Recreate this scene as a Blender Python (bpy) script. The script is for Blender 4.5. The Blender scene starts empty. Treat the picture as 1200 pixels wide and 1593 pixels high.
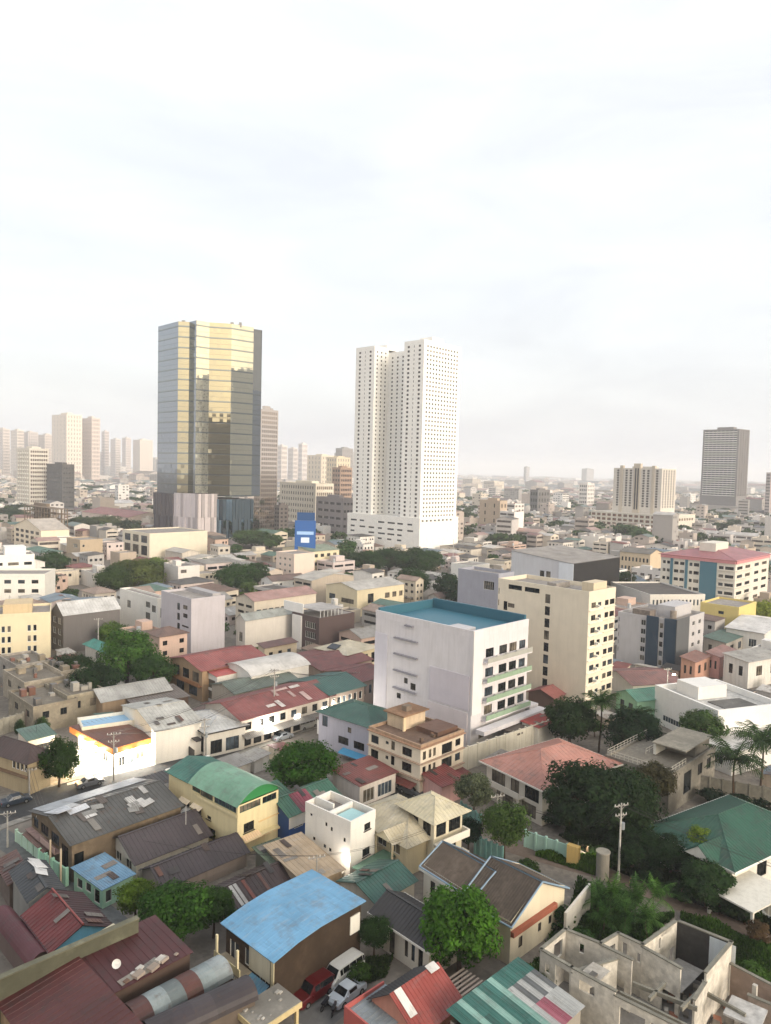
import bpy, math, random
import numpy as np
from mathutils import Matrix, Vector
rnd = random.Random(7)
SC = bpy.context.scene
COL = SC.collection
PI = math.pi
rad = math.radians

# ---------------------------------------------------------------- camera
F, CX, CY, CAMH = 1150.0, 600.0, 796.5, 54.0          # in pixels of the 1200 x 1593 photograph
PITCH, ROLL = rad(3.26), rad(1.4)
fw = np.array([0, math.cos(PITCH), -math.sin(PITCH)])
rt0 = np.array([1.0, 0, 0]); up0 = np.cross(rt0, fw)
rt = rt0*math.cos(ROLL) + up0*math.sin(ROLL)
up = -rt0*math.sin(ROLL) + up0*math.cos(ROLL)
CAM = np.array([0.0, 0.0, CAMH])
cd = bpy.data.cameras.new('camera'); co = bpy.data.objects.new('camera', cd); COL.objects.link(co)
cd.sensor_fit = 'VERTICAL'; cd.sensor_height = 36.0; cd.lens = 36.0*F/1593.0
cd.clip_start = 0.5; cd.clip_end = 40000
co.matrix_world = Matrix(((rt[0], up[0], -fw[0], 0), (rt[1], up[1], -fw[1], 0), (rt[2], up[2], -fw[2], CAMH), (0, 0, 0, 1)))
SC.camera = co

def ray(u, v): return fw + rt*((u-CX)/F) + up*((CY-v)/F)
def P(u, v, z=0.0):
    d = ray(u, v); t = (z-CAMH)/d[2]; return CAM + d*t
def D(u, v, y):
    d = ray(u, v); return CAM + d*(y/d[1])
def proj(p):
    d = np.array(p, float)-CAM; k = d@fw
    return CX+F*(d@rt)/k, CY-F*(d@up)/k
def mpp(p): return ((np.array(p, float)-CAM)@fw)/F       # metres per photo pixel there

# ---------------------------------------------------------------- world, sun, exposure
SUN_AZ, SUN_EL = -48.0, 13.0      # azimuth measured from +X towards +Y: right of and behind the viewer
w = bpy.data.worlds.new('World'); SC.world = w; w.use_nodes = True
nt = w.node_tree; nt.nodes.clear()
N_ = nt.nodes.new; Lk = nt.links.new
out = N_('ShaderNodeOutputWorld'); bg = N_('ShaderNodeBackground'); bg.inputs[1].default_value = 0.1
sky = N_('ShaderNodeTexSky'); sky.sky_type = 'NISHITA'; sky.sun_disc = False
sky.sun_elevation = rad(SUN_EL); sky.sun_rotation = rad(90-SUN_AZ); sky.air_density = 1.3; sky.dust_density = 5.0; sky.ozone_density = 1.0
tc = N_('ShaderNodeTexCoord'); mp = N_('ShaderNodeMapping'); mp.inputs['Scale'].default_value = (1.4, 1.4, 6.0)
nz = N_('ShaderNodeTexNoise'); nz.inputs['Scale'].default_value = 2.1; nz.inputs['Detail'].default_value = 7; nz.inputs['Roughness'].default_value = 0.55
nz.inputs['Distortion'].default_value = 0.5
rp = N_('ShaderNodeValToRGB')
rp.color_ramp.elements[0].position = 0.28; rp.color_ramp.elements[0].color = (4.35, 4.40, 4.68, 1)
rp.color_ramp.elements[1].position = 0.58; rp.color_ramp.elements[1].color = (5.05, 5.12, 5.30, 1)
Lk(tc.outputs['Generated'], mp.inputs[0]); Lk(mp.outputs[0], nz.inputs[0]); Lk(nz.outputs[0], rp.inputs[0])
def vmath(op, a, b=None):
    n = N_('ShaderNodeVectorMath'); n.operation = op
    for i, x in enumerate((a, b)):
        if x is None: continue
        if isinstance(x, tuple): n.inputs[i].default_value = x
        else: Lk(x, n.inputs[i])
    return n
def smath(op, a, b):
    n = N_('ShaderNodeMath'); n.operation = op
    for i, x in enumerate((a, b)):
        if isinstance(x, (int, float)): n.inputs[i].default_value = x
        else: Lk(x, n.inputs[i])
    return n.outputs[0]
def cmix(mode, fac, a, b):
    n = N_('ShaderNodeMix'); n.data_type = 'RGBA'; n.blend_type = mode
    if isinstance(fac, (int, float)): n.inputs[0].default_value = fac
    else: Lk(fac, n.inputs[0])
    for i, x in ((6, a), (7, b)):
        if isinstance(x, tuple): n.inputs[i].default_value = x
        else: Lk(x, n.inputs[i])
    return n.outputs[2]
SD = (math.cos(rad(SUN_AZ))*math.cos(rad(SUN_EL)), math.sin(rad(SUN_AZ))*math.cos(rad(SUN_EL)), math.sin(rad(SUN_EL)))
nrm = vmath('NORMALIZE', tc.outputs['Generated']).outputs[0]
# overcast sky is brighter overhead than at the horizon
sep = N_('ShaderNodeSeparateXYZ'); Lk(nrm, sep.inputs[0]); zen = smath('ADD', smath('MULTIPLY', smath('MAXIMUM', sep.outputs[2], 0.0), 0.30), 1.0)
ov = vmath('SCALE', rp.outputs[0]); Lk(zen, ov.inputs['Scale'])
# low sun shining through the cloud, right of and behind the viewer
gl = smath('POWER', smath('MAXIMUM', vmath('DOT_PRODUCT', nrm, SD).outputs['Value'], 0.0), 10.0); gls = vmath('SCALE', (21.0, 17.0, 9.5)); Lk(gl, gls.inputs['Scale'])
c1_ = cmix('ADD', 1.0, ov.outputs[0], gls.outputs[0]); c2_ = cmix('ADD', 0.35, c1_, sky.outputs[0]); Lk(c2_, bg.inputs[0]); Lk(bg.outputs[0], out.inputs[0])
sl = bpy.data.lights.new('sun', 'SUN'); sl.energy = 1.5; sl.angle = rad(22); sl.color = (1.0, 0.94, 0.90)
so = bpy.data.objects.new('sun', sl); COL.objects.link(so)
sd = Vector((math.cos(rad(SUN_AZ))*math.cos(rad(SUN_EL)), math.sin(rad(SUN_AZ))*math.cos(rad(SUN_EL)), math.sin(rad(SUN_EL))))
so.rotation_euler = sd.to_track_quat('Z', 'Y').to_euler()
SC.view_settings.view_transform = 'Standard'; SC.view_settings.look = 'None'
SC.view_settings.exposure = 0.74; SC.view_settings.gamma = 1.0
try: SC.view_settings.use_curve_mapping = False
except Exception: pass
SC.render.engine = 'CYCLES'
SC.cycles.use_denoising = True
SC.cycles.max_bounces = 8; SC.cycles.diffuse_bounces = 3; SC.cycles.glossy_bounces = 3; SC.cycles.transmission_bounces = 4; SC.cycles.transparent_max_bounces = 8
SC.cycles.volume_bounces = 5; SC.cycles.caustics_reflective = False; SC.cycles.caustics_refractive = False

# ---------------------------------------------------------------- materials
_mc = {}
def lin(hx):
    hx = hx.lstrip('#'); r = []
    for i in (0, 2, 4):
        c = int(hx[i:i+2], 16)/255; r.append(c/12.92 if c <= 0.04045 else ((c+0.055)/1.055)**2.4)
    return tuple(r)
def _base(name):
    m = bpy.data.materials.new(name); m.use_nodes = True
    return m, m.node_tree, m.node_tree.nodes['Principled BSDF']
def _vec(t, scale=(1, 1, 1)):
    tc = t.nodes.new('ShaderNodeTexCoord'); oi = t.nodes.new('ShaderNodeObjectInfo')
    mul = t.nodes.new('ShaderNodeMath'); mul.operation = 'MULTIPLY'; mul.inputs[1].default_value = 97.0
    add = t.nodes.new('ShaderNodeVectorMath'); add.operation = 'ADD'
    mp = t.nodes.new('ShaderNodeMapping'); mp.inputs['Scale'].default_value = scale
    t.links.new(oi.outputs['Random'], mul.inputs[0]); t.links.new(tc.outputs['Object'], add.inputs[0]); t.links.new(mul.outputs[0], add.inputs[1])
    t.links.new(add.outputs[0], mp.inputs[0]); return mp.outputs[0]
def _noise(t, vec, scale, detail=4, rough=0.55):
    n = t.nodes.new('ShaderNodeTexNoise'); n.inputs['Scale'].default_value = scale; n.inputs['Detail'].default_value = detail; n.inputs['Roughness'].default_value = rough
    t.links.new(vec, n.inputs[0]); return n.outputs[0]
def _ramp(t, val, p0, p1, c0=(0, 0, 0), c1=(1, 1, 1)):
    r = t.nodes.new('ShaderNodeValToRGB'); e = r.color_ramp.elements
    e[0].position = p0; e[1].position = p1; e[0].color = (*c0, 1); e[1].color = (*c1, 1)
    t.links.new(val, r.inputs[0]); return r.outputs[0]
def _mix(t, fac, a, b, mode='MIX'):
    m = t.nodes.new('ShaderNodeMix'); m.data_type = 'RGBA'; m.blend_type = mode
    if isinstance(fac, (int, float)): m.inputs[0].default_value = fac
    else: t.links.new(fac, m.inputs[0])
    for i, x in ((6, a), (7, b)):
        if isinstance(x, tuple): m.inputs[i].default_value = (*x, 1)
        else: t.links.new(x, m.inputs[i])
    return m.outputs[2]
def _bump(t, p, h, strength, dist=0.05):
    b = t.nodes.new('ShaderNodeBump'); b.inputs['Strength'].default_value = strength; b.inputs['Distance'].default_value = dist
    t.links.new(h, b.inputs['Height']); t.links.new(b.outputs[0], p.inputs['Normal'])
def sc3(c, k): return tuple(min(1, x*k) for x in c)
def paint(hx, stain=0.35, rough=0.75):
    """painted plaster: mottling, rain streaks"""
    k = ('paint', hx, stain)
    if k in _mc: return _mc[k]
    m, t, p = _base('paint_'+hx.strip('#')); c = lin(hx)
    v = _vec(t); n1 = _noise(t, v, 0.35, 5); n2 = _noise(t, _vec(t, (1.6, 1.6, 0.14)), 1.0, 5, 0.6); n3 = _noise(t, v, 3.0, 3)
    col = _mix(t, n1, sc3(c, 0.86), sc3(c, 1.08))
    dirt = (c[0]*0.42+0.02, c[1]*0.40+0.018, c[2]*0.37+0.014)
    st = _ramp(t, n2, 0.44, 0.74); f = t.nodes.new('ShaderNodeMath'); f.operation = 'MULTIPLY'; f.inputs[1].default_value = stain; t.links.new(st, f.inputs[0])
    col = _mix(t, f.outputs[0], col, dirt)
    t.links.new(col, p.inputs['Base Color']); p.inputs['Roughness'].default_value = rough; p.inputs['Specular IOR Level'].default_value = 0.25
    _bump(t, p, n3, 0.25, 0.03); _mc[k] = m; return m
def concrete(hx, mott=0.6):
    k = ('conc', hx, mott)
    if k in _mc: return _mc[k]
    m, t, p = _base('concrete_'+hx.strip('#')); c = lin(hx)
    v = _vec(t); n1 = _noise(t, v, 0.22, 8, 0.65); n2 = _noise(t, v, 1.4, 6, 0.6)
    a = _mix(t, _ramp(t, n1, 0.36, 0.66), sc3(c, 1-mott), sc3(c, 1.12))
    a = _mix(t, _ramp(t, n2, 0.35, 0.7), sc3(c, 0.6), a, 'MIX')
    t.links.new(a, p.inputs['Base Color']); p.inputs['Roughness'].default_value = 0.9; p.inputs['Specular IOR Level'].default_value = 0.2
    _bump(t, p, n2, 0.4, 0.04); _mc[k] = m; return m
def metal(hx, rust=0.25, rough=0.5, fade=0.2):
    """painted or galvanised roofing with fading and rust"""
    k = ('metal', hx, rust, rough)
    if k in _mc: return _mc[k]
    m, t, p = _base('roofing_'+hx.strip('#')); c = lin(hx)
    v = _vec(t); n1 = _noise(t, v, 0.18, 6, 0.6); n2 = _noise(t, v, 0.9, 7, 0.68); n3 = _noise(t, v, 6.0, 2)
    c = sc3(c, 0.82); g = (c[0]+c[1]+c[2])/3
    col = _mix(t, _ramp(t, n1, 0.3, 0.72), tuple(x*(1-fade)*0.80 for x in c), tuple(min(1, (x*(1-fade)+g*fade)*1.18) for x in c))
    n4 = _noise(t, _vec(t, (2.6, 0.35, 1)), 1.0, 5, 0.65); n5 = _noise(t, _vec(t, (0.35, 2.6, 1)), 1.0, 5, 0.65)
    col = _mix(t, _ramp(t, n4, 0.52, 0.74, c1=(.5, .5, .5)), col, sc3(c, 0.55)); col = _mix(t, _ramp(t, n5, 0.55, 0.76, c1=(.45, .45, .45)), col, (g*1.15+.02, g*1.1+.02, g*1.05+.02))
    n6 = _noise(t, v, 0.45, 8, 0.72); col = _mix(t, _ramp(t, n6, 0.50, 0.70, c1=(.6, .6, .6)), col, (g*.42+.012, g*.40+.011, g*.37+.010))
    rs = _ramp(t, n2, 0.66-0.3*rust, 0.74-0.1*rust); f = t.nodes.new('ShaderNodeMath'); f.operation = 'MULTIPLY'; f.inputs[1].default_value = min(1, rust*1.8); t.links.new(rs, f.inputs[0])
    col = _mix(t, f.outputs[0], col, _mix(t, n3, (0.075, 0.035, 0.02), (0.16, 0.085, 0.05)))
    t.links.new(col, p.inputs['Base Color']); p.inputs['Roughness'].default_value = rough; p.inputs['Specular IOR Level'].default_value = 0.35
    _bump(t, p, n2, 0.15, 0.02); _mc[k] = m; return m
def plain(hx, rough=0.5, metallic=0.0, spec=0.4):
    k = ('plain', hx, rough, metallic)
    if k in _mc: return _mc[k]
    m, t, p = _base('coat_'+hx.strip('#')); c = lin(hx)
    n = _noise(t, _vec(t), 2.0, 4); t.links.new(_mix(t, n, sc3(c, 0.88), sc3(c, 1.08)), p.inputs['Base Color'])
    p.inputs['Roughness'].default_value = rough; p.inputs['Metallic'].default_value = metallic; p.inputs['Specular IOR Level'].default_value = spec
    _mc[k] = m; return m
def glass(hx='#14181b', rough=0.08):
    k = ('glass', hx, rough)
    if k in _mc: return _mc[k]
    m, t, p = _base('window_glass_'+hx.strip('#')); c = lin(hx)
    n = _noise(t, _vec(t), 0.6, 3)
    t.links.new(_mix(t, _ramp(t, n, 0.4, 0.65), sc3(c, 0.6), sc3(c, 1.9)), p.inputs['Base Color'])
    p.inputs['Roughness'].default_value = rough; p.inputs['Specular IOR Level'].default_value = 0.4; _mc[k] = m; return m
def mirror_glass(hx, name):
    k = ('mirror', hx)
    if k in _mc: return _mc[k]
    m, t, p = _base(name); c = lin(hx)
    p.inputs['Base Color'].default_value = (*c, 1); p.inputs['Metallic'].default_value = 1.0; p.inputs['Roughness'].default_value = 0.04
    _mc[k] = m; return m
def leaf(hx, tr=0.35):
    k = ('leaf', hx)
    if k in _mc: return _mc[k]
    m = bpy.data.materials.new('foliage_'+hx.strip('#')); m.use_nodes = True; t = m.node_tree; t.nodes.clear(); c = lin(hx)
    o = t.nodes.new('ShaderNodeOutputMaterial'); at = t.nodes.new('ShaderNodeAttribute'); at.attribute_name = 'var'
    c = (c[0]*.68, c[1]*.66, c[2]*.72); col = _mix(t, at.outputs['Fac'], sc3(c, 0.45), tuple(min(1, x) for x in (c[0]*1.75, c[1]*1.6, c[2]*1.3)))
    d = t.nodes.new('ShaderNodeBsdfPrincipled'); d.inputs['Roughness'].default_value = 0.7; d.inputs['Specular IOR Level'].default_value = 0.1
    tr_ = t.nodes.new('ShaderNodeBsdfTranslucent'); mxs = t.nodes.new('ShaderNodeMixShader'); mxs.inputs[0].default_value = tr
    t.links.new(col, d.inputs['Base Color']); t.links.new(_mix(t, 1.0, col, (1.0, 1.15, 0.6), 'MULTIPLY'), tr_.inputs[0])
    t.links.new(d.outputs[0], mxs.inputs[1]); t.links.new(tr_.outputs[0], mxs.inputs[2]); t.links.new(mxs.outputs[0], o.inputs[0]); _mc[k] = m; return m
def glow(hx, s):
    k = ('glow', hx, s)
    if k in _mc: return _mc[k]
    m, t, p = _base('lamp_glow_'+hx.strip('#')); c = lin(hx)
    p.inputs['Emission Color'].default_value = (*c, 1); p.inputs['Emission Strength'].default_value = s; p.inputs['Base Color'].default_value = (*c, 1)
    _mc[k] = m; return m

# ---------------------------------------------------------------- mesh collector
class MB:
    def __init__(s): s.v = []; s.f = []; s.m = []
    def poly(s, pts, m=0):
        i = len(s.v); s.v.extend(tuple(float(c) for c in p) for p in pts); s.f.append(tuple(range(i, i+len(pts)))); s.m.append(m)
    def box(s, x0, x1, y0, y1, z0, z1, m=0, top=None):
        a = [(x0, y0, z0), (x1, y0, z0), (x1, y1, z0), (x0, y1, z0), (x0, y0, z1), (x1, y0, z1), (x1, y1, z1), (x0, y1, z1)]
        i = len(s.v); s.v.extend(a)
        for q, k in (((0, 3, 2, 1), m), ((4, 5, 6, 7), m if top is None else top), ((0, 1, 5, 4), m), ((1, 2, 6, 5), m), ((2, 3, 7, 6), m), ((3, 0, 4, 7), m)):
            s.f.append(tuple(i+j for j in q)); s.m.append(k)
    def obox(s, c, ex, ey, ez, m=0):       # centre and three half-vectors
        c, ex, ey, ez = (np.array(q, float) for q in (c, ex, ey, ez)); i = len(s.v)
        for a, b, d in ((-1, -1, -1), (1, -1, -1), (1, 1, -1), (-1, 1, -1), (-1, -1, 1), (1, -1, 1), (1, 1, 1), (-1, 1, 1)):
            s.v.append(tuple(c+ex*a+ey*b+ez*d))
        for q in ((0, 3, 2, 1), (4, 5, 6, 7), (0, 1, 5, 4), (1, 2, 6, 5), (2, 3, 7, 6), (3, 0, 4, 7)): s.f.append(tuple(i+j for j in q)); s.m.append(m)
    def tube(s, p0, p1, r0, r1=None, n=8, m=0, caps=True):
        r1 = r0 if r1 is None else r1; p0 = np.array(p0, float); p1 = np.array(p1, float); d = p1-p0; d = d/(np.linalg.norm(d)+1e-9)
        a = np.cross(d, (0, 0, 1.0)); a = np.array([1.0, 0, 0]) if np.linalg.norm(a) < 1e-4 else a/np.linalg.norm(a); b = np.cross(d, a); i = len(s.v)
        for p, r in ((p0, r0), (p1, r1)):
            for k in range(n):
                t = 2*PI*k/n; s.v.append(tuple(p+a*math.cos(t)*r+b*math.sin(t)*r))
        for k in range(n): s.f.append((i+k, i+(k+1) % n, i+n+(k+1) % n, i+n+k)); s.m.append(m)
        if caps: s.f.append(tuple(i+k for k in range(n))[::-1]); s.m.append(m); s.f.append(tuple(i+n+k for k in range(n))); s.m.append(m)
    def lathe(s, prof, c=(0, 0, 0), n=14, m=0):
        i = len(s.v)
        for r, z in prof:
            for k in range(n): t = 2*PI*k/n; s.v.append((c[0]+r*math.cos(t), c[1]+r*math.sin(t), c[2]+z))
        for j in range(len(prof)-1):
            for k in range(n): s.f.append((i+j*n+k, i+j*n+(k+1) % n, i+(j+1)*n+(k+1) % n, i+(j+1)*n+k)); s.m.append(m)
    def mesh(s, name, mats):
        me = bpy.data.meshes.new(name); me.from_pydata(s.v, [], s.f)
        mats = mats if isinstance(mats, (list, tuple)) else [mats]
        for q in mats: me.materials.append(q)
        if len(mats) > 1: me.polygons.foreach_set('material_index', s.m)
        me.update(); return me
    def build(s, name, mats, parent=None, smooth=False):
        me = s.mesh(name, mats)
        if smooth: me.polygons.foreach_set('use_smooth', [True]*len(me.polygons))
        return link(name, me, parent)
def link(name, me, parent=None, loc=None, rot=None):
    o = bpy.data.objects.new(name, me); COL.objects.link(o)
    if parent is not None: o.parent = parent
    if loc is not None: o.location = loc
    if rot is not None: o.rotation_euler = rot
    return o
def tag(o, label=None, cat=None, group=None, kind=None):
    if label: o['label'] = label
    if cat: o['category'] = cat
    if group: o['group'] = group
    if kind: o['kind'] = kind
    return o
def thing(name, label, cat, loc=(0, 0, 0), rz=0.0, group=None):
    o = bpy.data.objects.new(name, None); COL.objects.link(o); o.empty_display_size = 0.5
    o.location = tuple(float(c) for c in loc); o.rotation_euler = (0, 0, rz); return tag(o, label, cat, group)
def copy_tree(o, parent=None):
    c = o.copy(); COL.objects.link(c); c.parent = parent
    for ch in o.children: copy_tree(ch, c)
    return c

# ---------------------------------------------------------------- roof planes
def ribplane(mb, pts, m=0, sp=0.55, th=0.08, rib=0.045, rw=0.07):
    """flat roofing panel (first edge = eave) with standing ribs running up the slope, and a thickness"""
    p = [np.array(q, float) for q in pts]; s = p[1]-p[0]; s /= np.linalg.norm(s)
    n = np.zeros(3)
    for i in range(len(p)): n += np.cross(p[i], p[(i+1) % len(p)])
    n /= np.linalg.norm(n)
    if n[2] < 0: n = -n
    t = np.cross(n, s)
    if t@(p[2]-p[0]) < 0: t = -t
    mb.poly(p, m); lo = [q-n*th for q in p]; mb.poly(lo[::-1], m)
    for i in range(len(p)): j = (i+1) % len(p); mb.poly([p[i], lo[i], lo[j], p[j]], m)
    if sp <= 0: return
    st = [((q-p[0])@s, (q-p[0])@t) for q in p]
    a = min(x for x, _ in st)+sp*0.5; b = max(x for x, _ in st)
    while a < b:
        ys = []
        for i in range(len(st)):
            (x0, y0), (x1, y1) = st[i], st[(i+1) % len(st)]
            if (x0-a)*(x1-a) < 0: ys.append(y0+(y1-y0)*(a-x0)/(x1-x0))
        if len(ys) >= 2:
            y0, y1 = min(ys), max(ys)
            if y1-y0 > 0.3:
                A = p[0]+s*a+t*y0+n*0.004; B = p[0]+s*a+t*y1+n*0.004; h = s*rw/2; r = n*rib
                mb.poly([A-h, A+h*0.5+r, B+h*0.5+r, B-h], m); mb.poly([A+h*0.5+r, A+h, B+h, B+h*0.5+r], m)
        a += sp

# ---------------------------------------------------------------- windows (shared meshes)
_wm = {}
GLS = glass(); 
_wr = random.Random(77)
PANES = [GLS, GLS, glass('#2b2c2b', .12), glass('#5a5348', .35), glass('#39424a', .06)]
def window_mesh(wd, ht, kind, frame):
    wd = round(wd, 1) or 0.1; ht = round(ht, 1) or 0.1; vi = _wr.randrange(5) if kind != 'hole' else 0; k = (wd, ht, kind, frame.name, vi)
    if k in _wm: return _wm[k]
    b = MB(); f = 0.06; x, z = wd/2, ht/2        # lies in local xz, outside is -y
    pane = PANES[vi]
    b.poly([(-x, 0.05, -z), (x, 0.05, -z), (x, 0.05, z), (-x, 0.05, z)], 1)
    if kind != 'hole':
        b.box(-x, x, -0.02, 0.06, z-f, z); b.box(-x, x, -0.03, 0.06, -z, -z+f); b.box(-x, -x+f, -0.02, 0.06, -z+f, z-f); b.box(x-f, x, -0.02, 0.06, -z+f, z-f)
        nm = max(0, int(round(wd/0.8))-1)
        for i in range(nm): q = -x+(i+1)*wd/(nm+1); b.box(q-0.025, q+0.025, -0.01, 0.055, -z+f, z-f)
        if kind == 'sill': b.box(-x-0.12, x+0.12, -0.22, 0.0, -z-0.1, -z-0.004, 0)
        if kind == 'grille':
            n = max(2, int(wd/0.16)); 
            for i in range(n): q = -x+(i+0.5)*wd/n; b.box(q-0.012, q+0.012, -0.14, -0.115, -z, z)
            for q in (-z*0.9, 0, z*0.9): b.box(-x, x, -0.145, -0.12, q-0.015, q+0.015)
    me = b.mesh('window', [frame, pane]); _wm[k] = me; return me
WHT = plain('#d8d6cf', 0.5); DRK = plain('#2b2724', 0.5)

OCC = set()      # occupied 2 m ground cells
def occ_rect(x, y, a, W, L, mark=True, pad=0.0):
    """mark or test a rectangle whose corner is (x, y), x axis at angle a"""
    ca, sa = math.cos(a), math.sin(a); hit = False
    nx, ny = max(2, int((W+2*pad)/1.4)+1), max(2, int((L+2*pad)/1.4)+1)
    for i in range(nx+1):
        for j in range(ny+1):
            u = -pad+(W+2*pad)*i/nx; v = -pad+(L+2*pad)*j/ny
            c = (int(math.floor((x+u*ca-v*sa)/2)), int(math.floor((y+u*sa+v*ca)/2)))
            if mark: OCC.add(c)
            elif c in OCC: return True
    return hit
def occ_line(pts, half):
    for a, b in zip(pts, pts[1:]):
        d = math.hypot(b[0]-a[0], b[1]-a[1]); n = int(d/1.2)+1; ux, uy = (b[0]-a[0])/d, (b[1]-a[1])/d
        for i in range(n+1):
            q = -half
            while q <= half:
                OCC.add((int(math.floor((a[0]+ux*d*i/n-uy*q)/2)), int(math.floor((a[1]+uy*d*i/n+ux*q)/2)))); q += 1.0

# ---------------------------------------------------------------- buildings
class Bld:
    """local frame: origin at the corner nearest the viewer, x runs to the right and away, y to the left and away.
    face 'L' is x=0 (looks left), face 'R' is y=0 (looks right), 'A' is x=W, 'B' is y=L"""
    def __init__(s, name, label, cat, N, L, R, h, ang=None, group=None, world=None, occ=True):
        if world is not None: n = np.array([world[0], world[1], 0.0]); s.ang = rad(ang); s.W, s.L = R, L
        else:
            n = P(*N, h)
            if ang is None and n[1] > 190 and isinstance(R, tuple) and isinstance(L, tuple): ang = 46; R = ('u', R[0]); L = ('u', L[0])
            if ang is not None:
                for k_, e_ in (('R', (math.cos(rad(ang)), math.sin(rad(ang)), 0)), ('L', (-math.sin(rad(ang)), math.cos(rad(ang)), 0))):
                    q_ = R if k_ == 'R' else L
                    if isinstance(q_, tuple) and q_[0] == 'u':
                        lo, hi = 0.5, 90.0
                        for _ in range(40):
                            md = (lo+hi)/2; uu = proj(n+np.array(e_)*md)[0]
                            if (uu < q_[1]) == (k_ == 'R'): lo = md
                            else: hi = md
                        if k_ == 'R': R = lo
                        else: L = lo
            r = P(*R, h)-n if isinstance(R, tuple) else None; l = P(*L, h)-n if isinstance(L, tuple) else None
            if ang is None:
                x = y = 0
                if r is not None: x += r[0]; y += r[1]
                if l is not None: x += l[1]; y += -l[0]
                s.ang = math.atan2(y, x)
            else: s.ang = rad(ang)
            ex = np.array([math.cos(s.ang), math.sin(s.ang), 0]); ey = np.array([-math.sin(s.ang), math.cos(s.ang), 0])
            s.W = float(r@ex) if r is not None else R; s.L = float(l@ey) if l is not None else L
        s.n = n; s.h = h; s.o = thing(name, label, cat, (n[0], n[1], 0), s.ang, group)
        s.holes = {'L': [], 'R': [], 'A': [], 'B': []}; s.frame = WHT; s.top = {}; s.stuff = MB(); s.panes = 0; s.deep = 0.16
        if occ: occ_rect(n[0], n[1], s.ang, s.W, s.L)
    def flen(s, f): return s.L if f in 'LA' else s.W
    def pt(s, f, a, z, d=0.0):        # point on a face; d = depth inwards
        return {'L': (d, a, z), 'R': (a, d, z), 'A': (s.W-d, a, z), 'B': (a, s.L-d, z)}[f]
    def frot(s, f): return {'L': -PI/2, 'R': 0.0, 'A': PI/2, 'B': PI}[f]
    def world(s, x, y, z=0.0):
        c, q = math.cos(s.ang), math.sin(s.ang); return (s.n[0]+x*c-y*q, s.n[1]+x*q+y*c, z)
    def win(s, f, rects, kind='win', frame=None, frac=True, stuff=False, z0=0.0, hh=None):
        n = s.flen(f); hh = s.h if hh is None else hh
        for r in rects:
            a0, a1, b0, b1 = (r[0]*n, r[1]*n, z0+r[2]*(hh-z0), z0+r[3]*(hh-z0)) if frac else r
            s.holes[f].append((a0, a1, b0, b1))
            if stuff:
                s.stuff.poly([s.pt(f, a0, b0, s.deep-0.01), s.pt(f, a1, b0, s.deep-0.01), s.pt(f, a1, b1, s.deep-0.01), s.pt(f, a0, b1, s.deep-0.01)]); s.panes += 1
                a = (a0+a1)/2; w_ = 0.04
                s.stuff2 = getattr(s, 'stuff2', None) or MB()
                q0, q1 = s.pt(f, a-w_, b0, s.deep-0.03), s.pt(f, a+w_, b1, s.deep-0.03)
                s.stuff2.poly([s.pt(f, a-w_, b0, s.deep-0.03), s.pt(f, a+w_, b0, s.deep-0.03), s.pt(f, a+w_, b1, s.deep-0.03), s.pt(f, a-w_, b1, s.deep-0.03)])
            else:
                me = window_mesh(a1-a0, b1-b0, kind, frame or s.frame)
                o = link('window', me, s.o, s.pt(f, (a0+a1)/2, (b0+b1)/2, s.deep-0.065), (0, 0, s.frot(f)))
                o.scale = ((a1-a0)/max(round(a1-a0, 1), 0.1), 1, (b1-b0)/max(round(b1-b0, 1), 0.1))
        return s
    def facade(s, mb, f, h, m=0):
        n = s.flen(f); xs = {0.0, n}; zs = {0.0, h}
        H = [(max(0.02, a), min(n-0.02, b), max(0.02, c), min(h-0.02, d)) for a, b, c, d in s.holes[f]]
        for a, b, c, d in H: xs |= {a, b}; zs |= {c, d}
        xs = sorted(xs); zs = sorted(zs); dp = s.deep
        if len(H) > 0:
            arr = np.zeros((len(xs)-1, len(zs)-1), bool); xi = {x: i for i, x in enumerate(xs)}; zi = {z: i for i, z in enumerate(zs)}
            for a, b, c, d in H: arr[xi[a]:xi[b], zi[c]:zi[d]] = True
        for j in range(len(zs)-1):           # merge runs of cells along a row
            i = 0
            while i < len(xs)-1:
                if H and arr[i, j]: i += 1; continue
                k = i
                while k+1 < len(xs)-1 and not (H and arr[k+1, j]): k += 1
                mb.poly([s.pt(f, xs[i], zs[j]), s.pt(f, xs[k+1], zs[j]), s.pt(f, xs[k+1], zs[j+1]), s.pt(f, xs[i], zs[j+1])], m); i = k+1
        for a, b, c, d in H:
            e = [(a, c), (b, c), (b, d), (a, d)]
            for i in range(4): p, q = e[i], e[(i+1) % 4]; mb.poly([s.pt(f, *p), s.pt(f, *q), s.pt(f, *q, dp), s.pt(f, *p, dp)], m)
            mb.poly([s.pt(f, a, c, dp), s.pt(f, b, c, dp), s.pt(f, b, d, dp), s.pt(f, a, d, dp)], m)
    def walls(s, mat, h=None, name='wall'):
        h = s.h if h is None else h; mb = MB(); hs = s.top
        for f in 'LRAB': s.facade(mb, f, h)
        for tri in hs.get('tri', []): mb.poly(tri)
        s.wall = mb.build(name, mat, s.o)
        if s.panes:
            tag(s.stuff.build('window_panes', GLS, s.o), kind='stuff'); tag(s.stuff2.build('window_mullions', s.frame, s.o), kind='stuff')
        return s
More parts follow.
